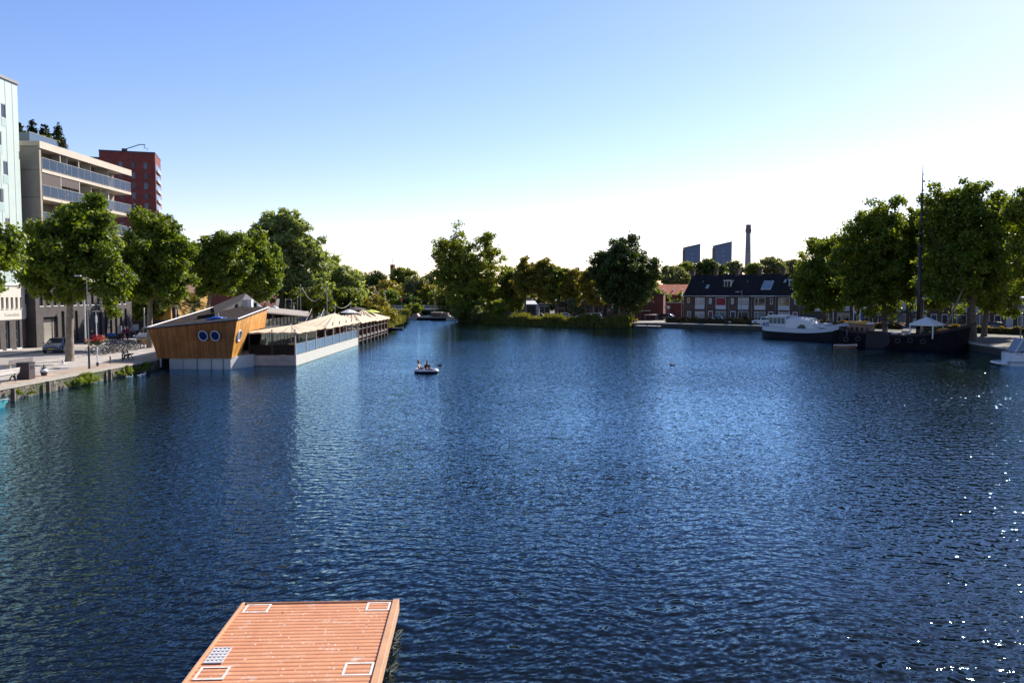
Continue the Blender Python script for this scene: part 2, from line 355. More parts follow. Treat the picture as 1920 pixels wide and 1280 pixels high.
COPE = pm('coping', (.42, .37, .31), .85, var=.2, scale=2, bump=.01)
DARKQ = pm('dark_sheet_pile', (.05, .045, .035), .8, var=.4, scale=2, bump=.02)
def strip(pts, z0, z1, name, mat, thick=.0):
    m = M()
    for a, b in zip(pts, pts[1:]):
        m.poly([(a[0], a[1], z0), (b[0], b[1], z0), (b[0], b[1], z1), (a[0], a[1], z1)])
    return m.build(name, mat, kind='structure')
strip(LB[:3], -2, GZ, 'quay_wall_left', STONE)
strip(LB[2:] + RB[:7], -2, GZ, 'bank_slope', pm('bank_soil', (.06, .055, .035), .95, var=.4, scale=1))
strip(RB[7:], -2, GZ, 'quay_wall_right', DARKQ)
def cope(pts, wd, z, name, mat, side, h=.14):
    m = M()
    for (ax, ay), (bx, by) in zip(pts, pts[1:]):
        d = Vector((bx - ax, by - ay)).normalized(); nn = Vector((-d.y, d.x)) * side
        o = nn * -.06; i = nn * wd
        m.prism([(ax + o.x, ay + o.y, z - h), (bx + o.x, by + o.y, z - h), (bx + i.x, by + i.y, z - h), (ax + i.x, ay + i.y, z - h)], (0, 0, h + .012))
    return m.build(name, mat, kind='structure')
cope(LB[:3], .55, GZ, 'quay_coping', COPE, 1)
cope([(23.5, 158.4), (27, 161), (47, 146), (55, 122), (56.5, 104), (52.5, 82), (52, -60)], .6, GZ, 'quay_edge', pm('quay_edge_pale', (.42, .39, .34), .85, var=.2, scale=1), 1)
# left street: promenade, road with kerb, pavement
def sheet(name, pts, z, mat): m = M(); m.poly([(x, y, z) for x, y in pts]); return m.build(name, mat, kind='structure')
PAVP = patm('paving_sand', (.56, .43, .34), (.35, .27, .21), pitch=.22, row=.11, axis='XY', var=.15, mortar=.012, bump=.004)
PAVG = patm('paving_grey', (.52, .47, .44), (.33, .3, .28), pitch=.3, row=.3, axis='XY', var=.12, mortar=.015, bump=.004)
ASPH = pm('road_brick', (.33, .3, .29), .9, var=.2, scale=6, bump=.004)
sheet('promenade_edge', [(-32.56, -60), (-32.56, 118), (-34.6, 118), (-34.6, -60)], GZ + .008, PAVP)
sheet('promenade', [(-34.6, -60), (-34.6, 130), (-41.6, 130), (-41.6, -60)], GZ + .006, PAVG)
sheet('road_left', [(-41.6, -60), (-41.6, 150), (-47.6, 150), (-47.6, -60)], GZ + .002, ASPH)
m = M(); m.box(-47.75, -47.6, -60, 130, GZ - .1, GZ + .12); m.build('kerb_left', COPE, kind='structure')
m = M(); m.box(-60, -47.75, -60, 130, GZ - .1, GZ + .115); m.build('pavement_left', patm('paving_pink', (.55, .48, .43), (.25, .22, .2), pitch=.3, row=.3, axis='XY', var=.12, mortar=.015, bump=.004), kind='structure')
# right street in front of the terraced houses: local frame along the facade
HA = Vector((36, 168)); HDIR = R(-38.5); hx = Vector((math.cos(HDIR), math.sin(HDIR))); hy = Vector((-hx.y, hx.x))
def HW(u, v): p = HA + hx * u + hy * v; return (p.x, p.y)
sheet('road_right', [HW(-60, -8.2), HW(90, -8.2), HW(90, -2.2), HW(-60, -2.2)], GZ + .004, ASPH)
sheet('pavement_right', [HW(-14, -2.2), HW(90, -2.2), HW(90, .5), HW(-14, .5)], GZ + .01, PAVG)
sheet('quay_path_right', [(58, 40), (58, 104), (60.5, 116), (66, 112), (66, 40)], GZ + .005, pm('dirt_path', (.11, .095, .075), .95, var=.35, scale=1.2, bump=.02))  # dirt colour lowered to carry part of the tree shade
sheet('quay_paving_right', [(27.5, 161.8), (47.6, 146.8), (56, 122), (57.5, 104), (62, 106), (60.5, 121), (50.5, 149.5), (30, 164)], GZ + .006, pm('quay_gravel', (.12, .105, .085), .95, var=.3, scale=2))  # gravel tone darkened, partly standing in for shade under the trees
# ---------------- materials for buildings ----------------
WHITE = pm('white_paint', (.78, .78, .76), .5, var=.06, scale=2)
CREAM = pm('cream_render', (.68, .64, .57), .8, var=.08, scale=1.5)
MINT = pm('mint_panel', (.54, .64, .6), .45, var=.06, scale=.6)
BEIGE = pm('beige_concrete', (.36, .32, .26), .85, var=.12, scale=.8)
BEIGEL = pm('beige_trim', (.62, .53, .43), .75, var=.08, scale=1)
DBRICK = patm('dark_brick', (.085, .07, .068), (.05, .045, .045), pitch=.22, row=.065, axis='XZ', var=.3, mortar=.008, bump=.004)
RBRICK = patm('red_brick', (.22, .048, .033), (.09, .05, .04), pitch=.22, row=.065, axis='HZ', var=.25, mortar=.008, bump=.004)
HBRICK = patm('house_brick', (.12, .065, .045), (.08, .06, .05), pitch=.22, row=.065, axis='XZ', var=.35, mortar=.008, bump=.004)
GLASS = pm('window_glass', (.02, .03, .035), .06, var=0, spec=.9)
GLASSB = pm('blue_glass', (.07, .12, .18), .08, var=0, spec=.9)
GLASST = pm('teal_glass', (.06, .14, .15), .08, var=0, spec=.9)
CURT = pm('curtained_glass', (.38, .38, .35), .25, var=.3, scale=4, spec=.7)
DARKM = pm('dark_metal', (.025, .025, .03), .5, var=.1)
GREYM = pm('grey_metal', (.3, .3, .3), .45, var=.1, metal=.4)
BLACK = pm('black_void', (.008, .008, .008), .9, var=0)
SHUT = patm('roller_shutter', (.33, .3, .26), (.15, .14, .12), pitch=8, row=.12, axis='XZ', var=.05, mortar=.012, bump=.01)
TILEB = patm('black_roof_tile', (.03, .026, .03), (.006, .006, .007), pitch=.24, row=.3, axis='XZ', var=.3, mortar=.02, bump=.02, rough=.85, spec=.15)
TILER = patm('red_roof_tile', (.7, .16, .06), (.2, .05, .02), pitch=.24, row=.3, axis='XZ', var=.25, mortar=.02, bump=.02, rough=.8)
def win(par, x0, x1, z0, z1, y=0, fw=.07, fm=None, gm=None, vm=(), hm=(), dep=.06, name='window', label=None):
    m = M(); a, b = y - dep / 2, y + dep / 2
    m.box(x0, x0 + fw, a, b, z0, z1); m.box(x1 - fw, x1, a, b, z0, z1); m.box(x0 + fw, x1 - fw, a, b, z0, z0 + fw); m.box(x0 + fw, x1 - fw, a, b, z1 - fw, z1)
    for v in vm: m.box(x0 + (x1 - x0) * v - fw / 2, x0 + (x1 - x0) * v + fw / 2, a + .004, b - .004, z0 + fw, z1 - fw)
    for v in hm: zz = z0 + (z1 - z0) * v; m.box(x0 + fw, x1 - fw, a + .008, b - .008, zz - fw / 2, zz + fw / 2)
    f = m.build(name, fm or WHITE, par)
    p = M(); p.box(x0 + fw * .5, x1 - fw * .5, y - .008, y + .012, z0 + fw * .5, z1 - fw * .5); p.build('pane', gm or GLASS, f)
    if label: f['label'] = label
    return f
# ---------------- white building with mint tower (far left) ----------------
t = thing('tall_white_building', 'tall pale white and mint panelled building with narrow windows at the left edge', 'building', (-51.6, 60, GZ), R(90))
lowh = []; XX = [1.5 + 1.75 * i for i in range(13)] + [24.0 - .95]
lo = [(x, x + .65, .25, 3.1) for x in (1.2, 2.9, 4.6, 6.3, 8, 9.7, 11.4, 13.1, 14.8, 16.5, 18.2, 19.9, 21.45, 23.15)]
m = M(); m.holes(24.85, 3.2, lo, .3); m.build('ground_floor_wall', DBRICK, t)
for h in lo:
    f = win(t, h[0], h[1], h[2], h[3], .25, .06, WHITE, GLASST, hm=(.28, .62))
    s = M(); s.box(h[0] - .1, h[1] + .1, -.12, .2, h[2] - .16, h[2] - .003); s.build('sill', WHITE, f)
up = [(x, x + .42, 4.35, 5.5) for x in [.6 + .78 * i for i in range(31)]]
m = M(); m.holes(24.85, 3.6, up, .25, z0=3.203); m.poly([(0, 0, 3.203), (24.85, 0, 3.203), (24.85, .3, 3.203), (0, .3, 3.203)]); m.build('cream_band', CREAM, t)
for h in up[-14:]:
    f = win(t, h[0], h[1], h[2], h[3], .2, .04, BEIGE, CURT)
    s = M(); s.box(h[0] - .03, h[1] + .03, -.07, .15, h[2] - .07, h[2] - .003); s.build('sill', CREAM, f)
m = M(); m.box(-.05, 24.9, -.12, 0, 6.7, 6.95); m.build('cornice', WHITE, t)
tw = []
for k in range(6):
    zc = 25.1 - 2.87 * k
    for x in ((22.0, 18.6, 15.0, 11, 7, 3) if k % 2 == 0 else (21.2, 17.2, 13.0, 9, 5, 1.2)):
        tw.append((x, x + .78, zc - 1.45, zc))
m = M(); m.holes(24.85, 20.647, tw, .12, z0=6.953)
m.poly([(24.85, 0, 0), (24.85, 14, 0), (24.85, 14, 27.6), (24.85, 0, 27.6)]); m.poly([(0, 0, 0), (0, 0, 27.6), (0, 14, 27.6), (0, 14, 0)]); m.build('mint_wall', MINT, t)
m = M()
for x in np.arange(.9, 24.5, 1.15): m.box(x, x + .05, -.012, .01, 7, 27.5)
m.build('panel_joints', pm('joint_grey', (.18, .22, .21), .6, var=0), t)
for h in tw:
    f = win(t, h[0], h[1], h[2], h[3], .05, .06, WHITE, GLASS)
    s = M(); s.box(h[0], h[1], -.02, .03, h[2] - .85, h[2] - .003); s.build('lower_panel', pm('teal_panel', (.42, .55, .53), .4, var=0), f)
m = M(); m.box(-.1, 24.95, -.15, 14, 27.603, 27.9); m.build('roof', GREYM, t)
m = M(); m.box(24.85, 25.6, 1.0, 1.05, 0, 6); m.build('stair_glass', GLASST, t)
m = M(); m.box(24.88, 25.4, .3, .5, 0, 2.3); m.build('door', WHITE, t)
m = M(); m.box(24.88, 25.5, .1, .4, 3.3, 4.8); m.build('mint_box', MINT, t)
def text(body, size, mat, parent, loc, rot, name='lettering', shear=0, ext=.006):
    c = bpy.data.curves.new(name, 'FONT'); c.body = body; c.size = size; c.extrude = ext; c.shear = shear; c.align_x = 'CENTER'; c.materials.append(mat)
    o = bpy.data.objects.new(name, c); COL.objects.link(o)
    me = bpy.data.meshes.new_from_object(o); bpy.data.objects.remove(o); o = bpy.data.objects.new(name, me); COL.objects.link(o)
    o.parent = parent; o.location = loc; o.rotation_euler = rot; return o
text('Komediant', .55, pm('faint_grey_letter', (.5, .48, .44), .7, var=0), t, (22.6, -.012, 3.55), (PI / 2, 0, 0))
# ---------------- dark brick and beige apartment block ----------------
t = thing('apartment_building', 'beige apartment block with glass balconies above a dark brick ground floor', 'building', (-50.7, 85.2, GZ), R(90))
L_ = 21.5; low = []; upw = []
gar = (1.35, 4.1, .003, 3.35)
for Y in (90.0, 92.8, 95.3, 97.0, 98.2, 99.5, 100.8, 102.1, 103.4, 104.7): low.append((Y - 85.2, Y - 85.2 + .62, .5, 3.9))
for i in range(15): upw.append((.7 + 1.32 * i, .7 + 1.32 * i + .62, 4.55, 6.3))
m = M(); m.holes(L_, 7.4, [gar] + low + upw, .35)
m.poly([(0, 0, 0), (0, 0, 7.4), (0, 11, 7.4), (0, 11, 0)]); m.poly([(L_, 0, 0), (L_, 11, 0), (L_, 11, 7.4), (L_, 0, 7.4)]); m.poly([(0, 0, 7.4), (L_, 0, 7.4), (L_, 11, 7.4), (0, 11, 7.4)])
m.build('brick_wall', DBRICK, t)
m = M(); m.box(gar[0], gar[1], .3, .36, 0, 2.75); d_ = m.build('garage_door', SHUT, t)
m = M(); m.box(gar[0], gar[1], .28, .36, 2.753, 3.35); m.build('door_header', DARKM, d_)
for h in low: win(t, h[0], h[1], h[2], h[3], .28, .06, GREYM, GLASST, hm=(.22, .75))
for h in upw:
    f = win(t, h[0], h[1], h[2], h[3], .28, .06, WHITE, GLASST if int(h[0]) % 3 else CURT, hm=(.45,))
    s = M(); s.box(h[0] - .06, h[1] + .06, -.06, .22, h[2] - .09, h[2] - .003); s.build('sill', WHITE, f)
BGL = bpy.data.materials.new('balcony_glass'); BGL.use_nodes = True; b = BGL.node_tree.nodes['Principled BSDF']; b.inputs['Base Color'].default_value = (.02, .045, .085, 1); b.inputs['Roughness'].default_value = .15; b.inputs['Alpha'].default_value = .6
FL = [7.6, 10.5, 13.4, 16.3, 19.2]; x0, x1 = 1.1, 21.5
m = M(); m.box(x0, x0 + .35, -.3 + .0, 11, 7.4, 21.597)                                   # end wall
m.box(x0 - .001, x0 + .0, -.3, 11, 7.4, 7.41); e_ = m.build('end_wall', BEIGE, t)
m = M()
for z in (10.35, 13.25, 16.15, 19.05): m.box(x0 - .012, x0 + .01, -.28, 11, z, z + .04)
m.build('panel_joint', DARKM, e_)
m = M(); m.box(x0 - .1, x1 + .1, -.45, 11, 21.6, 22.1); m.box(x0 - .1, x1 + .1, -.45, -.3, 21.35, 21.6); m.build('roof', BEIGEL, t)
m = M(); m.box(x0 + .35, x1, 1.9, 2.1, 7.4, 21.597); m.build('rear_wall', pm('loggia_wall', (.3, .26, .22), .8, var=.2, scale=1), t)
rng = random.Random(5)
for k, z in enumerate(FL):
    m = M(); m.box(x0 + .35, x1 + .05, -.35, 1.9, z - .32, z); b_ = m.build('balcony', BEIGEL, t)
    m = M(); m.box(x0 + .4, x1, -.34, -.29, z + 1.2, z + 1.27); m.box(x0 + .4, x1, -.34, -.29, z + .06, z + .11)
    n = 14
    for i in range(n + 1): xx = x0 + .4 + (x1 - x0 - .45) * i / n; m.box(xx, xx + .05, -.335, -.295, z + .11, z + 1.2)
    m.build('railing', GREYM, b_)
    m = M()
    for i in range(n): xx = x0 + .45 + (x1 - x0 - .45) * i / n; m.box(xx + .03, xx + (x1 - x0 - .45) / n - .04, -.325, -.31, z + .13, z + 1.18)
    m.build('glass_panels', BGL, b_)
    for xc in (2.0, 3.4, 8.2, 9.8, 13.2, 14.6, 17.3, 18.6):
        win(t, xc, xc + 1.15, z + .1, z + 2.35, 1.86, .07, WHITE, CURT if rng.random() < .4 else GLASS, vm=(.5,))
    for xc in (7.3, 12.4, 16.6):
        m = M(); m.box(xc, xc + .18, .2, 1.897, z + .003, z + 2.55); m.build('partition_wall', CREAM, b_)
for a, b, z, h in ((1.5, 5.0, 19.2, 1.55), (5.25, 8.9, 19.2, .95)):
    m = M(); m.box(a, b, -.27, -.24, z - .35 - h, z - .35); m.build('sun_screen', pm('brown_screen', (.09, .065, .06), .8, var=.1), t)
for xc, z in ((5.1, 19.2), (8.95, 19.2), (5.1, 16.3), (8.95, 16.3)):
    m = M(); m.box(xc, xc + .08, -.28, -.2, z + .003, z + 2.5); m.build('screen_post', WHITE, t)
m = M(); m.box(2.0, 9.6, 1.2, 1.24, 22.1, 23.2); m.box(2.0, 2.04, 1.24, 5, 22.1, 23.2); r_ = m.build('roof_glass_screen', GLASSB, t)
m = M(); m.box(1.98, 9.62, 1.18, 1.26, 23.203, 23.27); m.build('rail', GREYM, r_)
m = M(); m.box(1.4, 5, 5, 9, 22.1, 24.4); m.build('roof_room', CREAM, t)
ro = -50.7
for i, (px, yt, hgt, wd) in enumerate(((36, 232, 2.2, .9), (60, 227, 2.4, 1.0), (84, 234, 2.3, 1.0), (108, 237, 2.7, 1.1))):
    Y = 89.5 + i * 1.3; p = V(px, yt, Y)
    lab = ['small dark conifer on the roof terrace, nearest the white tower', 'pointed dark conifer second from the left on the roof terrace', 'dark conifer third from the left on the roof terrace', 'tallest dark conifer, at the right end of the roof terrace'][i]
    zb = GZ + 22.1; H = p.z - zb
    lobes = [(0, 0, H * (.28 + .21 * j), wd * (1 - .23 * j) * .9, wd * (1 - .23 * j) * .9, H * .16) for j in range(4)]
    tree('conifer_tree', lab, (p.x, Y, zb), lobes, .16, 900, LF_CON, 60 + i, .08, clump=.35, group='conifers on the roof terrace', limbs=10, rough=.25)
for i, (px, Y, ww) in enumerate(((36, 91, 1.4), (52, 91.5, 1.3), (74, 92, 1.2), (94, 93, 1.2))):
    p = V(px, 250, Y)
    tree('rooftop_shrub', ['yellow green shrub on the roof terrace beside the white tower', 'low green shrub between the first two conifers on the roof', 'yellowish shrub between the second and third conifer on the roof', 'green shrub between the two right conifers on the roof'][i], (p.x, Y, GZ + 22.1), [(0, 0, 1.1, ww, ww, .9)], .16, 700, LF_OCH if i % 2 == 0 else LF_MID, 80 + i, .05, clump=.4, group='shrubs on the roof terrace', limbs=6, cat='shrub')
# ---------------- red brick tower ----------------
t = thing('red_brick_tower', 'dark red brick tower with rows of small windows behind the beige block', 'building', (-.441 * 240, 240, GZ), R(17.4))
m = M(); m.box(-15, 0, 0, 14, 0, 47.2); m.build('wall', patm('tower_brick', (.26, .048, .035), (.2, .05, .04), pitch=.22, row=.065, axis='HZ', var=.2, mortar=.008, bump=0), t)
m = M(); m.box(-15.05, .05, -.05, 14.05, 47.2, 47.6); m.build('roof', DARKM, t)
m = M(); m.box(-21, -15.003, 1, 12, 0, 45.6); m.build('side_wing', pm('dark_wing', (.045, .055, .07), .6, var=.2), t)
for c in range(4):
    for r in range(15):
        z = 42.6 - 2.95 * r; x = -13.2 + 3.35 * c
        f = M(); f.box(x, x + 1.0, -.05, .02, z, z + 1.75); f.build('window', pm('tower_pane', (.12, .16, .21), .3, var=.3, scale=.3) if (r + c) % 2 else pm('tower_pane_dark', (.05, .05, .075), .3, var=0), t)
for r in range(14):
    z = 42.0 - 2.95 * r
    m = M(); m.box(0.003, .55, 1.4, 9.6, z, z + .25); b_ = m.build('balcony', BEIGEL, t)
    m = M(); m.box(.5, .55, 1.4, 9.6, z + .25, z + 1.2); m.build('glass_panel', pm('pale_glass', (.4, .46, .5), .2, var=.1), b_)
    m = M(); m.box(.003, .05, 1.2, 12.2, z + .4, z + 2.5); m.build('balcony_window', GLASSB, t)
m = M(); m.box(-9.3, -7.9, 2.5, 4, 47.6, 48.7); m.path([(-8.6, 3, 48.5), (-4.2, 2, 50.0), (-2.8, 1.6, 49.9)], .13); m.path([(-2.9, 1.6, 49.9), (-3.1, 1.6, 48.9), (-2.2, 1.5, 48.9), (-2.1, 1.5, 48.3)], .07)
m.build('facade_crane', DARKM, t)
# ---------------- buildings behind the left trees ----------------
def simple_building(name, label, loc, rz, W, Dp, H, wm, wins, rm=None, gable=0, gm=GLASS, fm=None, wgt=None):
    t = thing(name, label, 'building', loc, rz); m = M(); m.holes(W, H, wins, .15)
    m.poly([(0, 0, 0), (0, 0, H), (0, Dp, H), (0, Dp, 0)]); m.poly([(W, 0, 0), (W, Dp, 0), (W, Dp, H), (W, 0, H)]); m.poly([(0, Dp, 0), (0, Dp, H), (W, Dp, H), (W, Dp, 0)])
    if gable:
        m.poly([(0, 0, H), (0, Dp / 2, H + gable), (0, Dp, H)]); m.poly([(W, 0, H), (W, Dp, H), (W, Dp / 2, H + gable)])
    m.build('wall', wm, t); r = M()
    if gable:
        sl = gable / (Dp / 2)
        r.prism([(-.2, -.3, H - .3 * sl + .02), (-.2, Dp / 2, H + gable + .02), (-.2, Dp + .3, H - .3 * sl + .02), (-.2, Dp + .3, H - .3 * sl + .17), (-.2, Dp / 2, H + gable + .2), (-.2, -.3, H - .3 * sl + .17)], (W + .4, 0, 0))
    else: r.box(-.1, W + .1, -.1, Dp + .1, H, H + .25)
    ro = r.build('roof', rm or DARKM, t)
    for h in wins: win(t, h[0], h[1], h[2], h[3], .1, .08, fm or WHITE, gm)
    return t, ro
OCHRE = pm('ochre_render', (.62, .36, .09), .85, var=.12, scale=.7)
simple_building('yellow_house', 'sunlit yellow rendered house behind the palm trees', (-50.3, 118, GZ), R(75), 9, 8, 6.0, OCHRE, [(1, 1.9, .9, 2.8), (3.2, 4.1, .9, 2.8), (6, 6.9, .9, 2.8), (1, 1.9, 3.7, 5.2), (6, 6.9, 3.7, 5.2)], gable=1.6, rm=pm('brown_tile', (.16, .07, .04), .8))
simple_building('brick_house', 'dark brick house with tall windows behind the grey gable of the wooden restaurant', (-49, 141, GZ), R(80), 16, 8, 7.5, RBRICK, [(x, x + .9, z, z + 1.9) for x in (1, 2.7, 4.4, 6.1, 7.8, 9.5, 11.2, 13) for z in (.9, 4.3)], gable=2.2)
simple_building('grey_house', 'grey house half hidden under the big willow crown', (-42, 172, GZ), R(85), 14, 8, 5.5, pm('grey_render', (.3, .3, .3), .8), [(x, x + .9, z, z + 1.4) for x in (1, 3, 5, 7, 9, 11) for z in (.9, 3.5)], gable=2)
t = thing('timber_fence', 'dark timber fence closing the street behind the white van', 'fence', (-55, 112, GZ), R(4))
m = M(); m.box(0, 14, 0, .05, .1, 2.1); m.build('boards', patm('fence_board', (.05, .04, .035), (.02, .018, .015), pitch=3, row=.15, axis='ZX', var=.3), t)
for i in range(8): m = M(); m.box(i * 2 - .05, i * 2 + .05, -.1, -.003, 0, 2.25); m.build('post', DARKM, t)
# ---------------- far landmarks ----------------
def far_tower(label, pl, pr, ytl, ytr, D, seed):
    a = V(pl, ytl, D); b = V(pr, ytr, D); W = b.x - a.x
    t = thing('slanted_tower', label, 'tower', (a.x, D, GZ), R(-4), 'two slanted towers behind the houses'); za = a.z - GZ; zb = b.z - GZ
    m = M(); m.prism([(0, 0, 0), (W, 0, 0), (W, 0, zb), (0, 0, za)], (0, 9, 0)); m.build('wall', pm('hazy_slate_cladding', (.13, .19, .3), .6, var=.1, scale=.1), t)  # bluish slate, paled in its colour to suggest distant haze
    m = M(); m.prism([(-.2, -.3, za), (W + .2, -.3, zb), (W + .2, -.3, zb + .6), (-.2, -.3, za + .6)], (0, 9.6, 0)); m.build('roof', DARKM, t)
    m = M(); m.box(-.35, -.003, .5, 8.5, 0, za - 1); m.build('brown_edge', pm('rust_brown', (.16, .07, .05), .8), t)
    for i in range(6): m = M(); z = zb - 7 - i * 3.0; m.box(W * .5 - .35, W * .5 + .35, -.12, .02, z, z + .9); m.build('window', pm('pale_vent', (.4, .45, .55), .5, var=0), t)
far_tower('slanted slate blue tower, the left and lower one of the pair', 1284, 1313, 465, 458.5, 560, 1)
far_tower('slanted slate blue tower, the right and taller one of the pair', 1340.5, 1372, 461.5, 454, 560, 2)
b0 = V(1402, 505, 480); T_ = V(1402, 424, 480).z
t = thing('factory_chimney', 'tall round brick factory chimney rising behind the roofs', 'chimney', (b0.x, 480, GZ))
m = M(); m.lathe((0, 0, 0), [(2.15, 0), (1.75, (T_) * .5), (1.4, T_ - 5)], 16); m.build('shaft', pm('hazy_chimney_brick', (.34, .3, .32), .9, var=.2, scale=.4), t, smooth=True)  # brick colour greyed and lightened in place of haze
m = M(); m.lathe((0, 0, 0), [(1.4, T_ - 5), (1.75, T_ - 4.4), (1.75, T_ - 2.6), (1.45, T_ - 2), (1.5, T_ - .2), (1.2, T_)], 16); m.build('crown', pm('chimney_brick_dark', (.2, .15, .15), .9, var=.2), t)
m = M()
for z in np.arange(T_ - 16, T_ - 5, 1.6): m.ring((0, 0, z), 1.45 + (T_ - 5 - z) * .017, .1, 'Z', 16, 4)
m.build('steel_bands', DARKM, t)
p = V(740, 497, 850); zt = p.z - GZ
t = thing('church_tower', 'slim square dark brick church tower with a cross, above the far trees', 'tower', (p.x - 2.1, 850, GZ), R(-25))
m = M(); m.box(-1.9, 1.9, -1.9, 1.9, 0, zt); m.build('shaft', RBRICK, t); m = M(); m.box(-2, 2, -2, 2, zt, zt + .5); m.build('roof', DARKM, t)
m = M(); m.tube((0, 0, zt + .5), (0, 0, zt + 7.5), .28, .1); m.tube((-1.2, 0, zt + 5), (1.2, 0, zt + 5), .2); m.build('cross', DARKM, t)
# ---------------- road bridge in the distance ----------------
t = thing('road_bridge', 'low pale road bridge with railings crossing the canal in the distance', 'bridge', (-48, 236, 0), R(-2))
m = M(); m.box(0, 36, 0, 7, 1.75, 2.3); m.build('deck', pm('bridge_concrete', (.34, .34, .33), .8, var=.15), t)
for x in (9, 20, 30): m = M(); m.box(x, x + .6, .4, 6.6, -1, 1.747); m.build('pier', pm('bridge_pier', (.2, .2, .19), .9), t)
for y in (.05, 6.85):
    m = M(); m.box(0, 36, y, y + .08, 3.12, 3.22); m.box(0, 36, y, y + .08, 2.7, 2.76)
    for i in range(25): m.box(i * 1.5, i * 1.5 + .07, y, y + .07, 2.3, 3.12)
    m.build('railing', pm('pale_rail', (.55, .57, .52), .6), t)
m = M()
for y in (.0,): m.box(.2, 35.8, -.12, -.02, 2.0, 2.28)
m.build('edge_beam', GREYM, t)
for i, px in enumerate((701.5, 721.5)):
    p = V(px, 541, 234); t = thing('barrier_pole', ['red and white striped barrier pole at the left end of the far bridge', 'red and white striped barrier pole, right one on the far bridge'][i], 'barrier pole', (p.x, 234, 1.9), 0, 'striped poles on the far bridge')
    H = p.z - 1.9; n = 12
    for kk, (nm, mt) in enumerate((('white_bands', WHITE), ('dark_bands', pm('dark_red', (.2, .02, .015), .5)))):
        m = M()
        for j in range(kk, n, 2): m.tube((0, 0, .8 + (H - .8) * j / n), (0, 0, .8 + (H - .8) * (j + 1) / n), .13)
        m.build(nm, mt, t)
    m = M(); m.box(-.45, .45, -.4, .4, .42, 1.5); m.build('base', WHITE if i == 0 else DARKM, t)
for i, (px, yt, lab) in enumerate(((708, 547, 'thin street lamp between the striped poles on the far bridge'), (727, 564, 'short lamp post right of the striped poles on the far bridge'))):
    p = V(px, yt, 238); t = thing('street_lamp', lab, 'street lamp', (p.x, 238, 2.3)); H = p.z - 2.3
    m = M(); m.tube((0, 0, 0), (0, 0, H), .07, .05); m.build('pole', GREYM, t); m = M(); m.box(-.1, .6, -.1, .1, H, H + .12); m.build('lamp_head', WHITE, t)
p = V(753, 561, 237); t = thing('traffic_sign', 'small red traffic sign on a post at the right end of the far bridge', 'sign', (p.x, 237, 2.3))
m = M(); m.tube((0, 0, 0), (0, 0, 3), .05); m.build('post', GREYM, t); m = M(); m.tube((0, -.08, 2.7), (0, -.12, 2.7), .45, n=16); m.build('plate', pm('sign_red', (.5, .03, .02), .5), t)
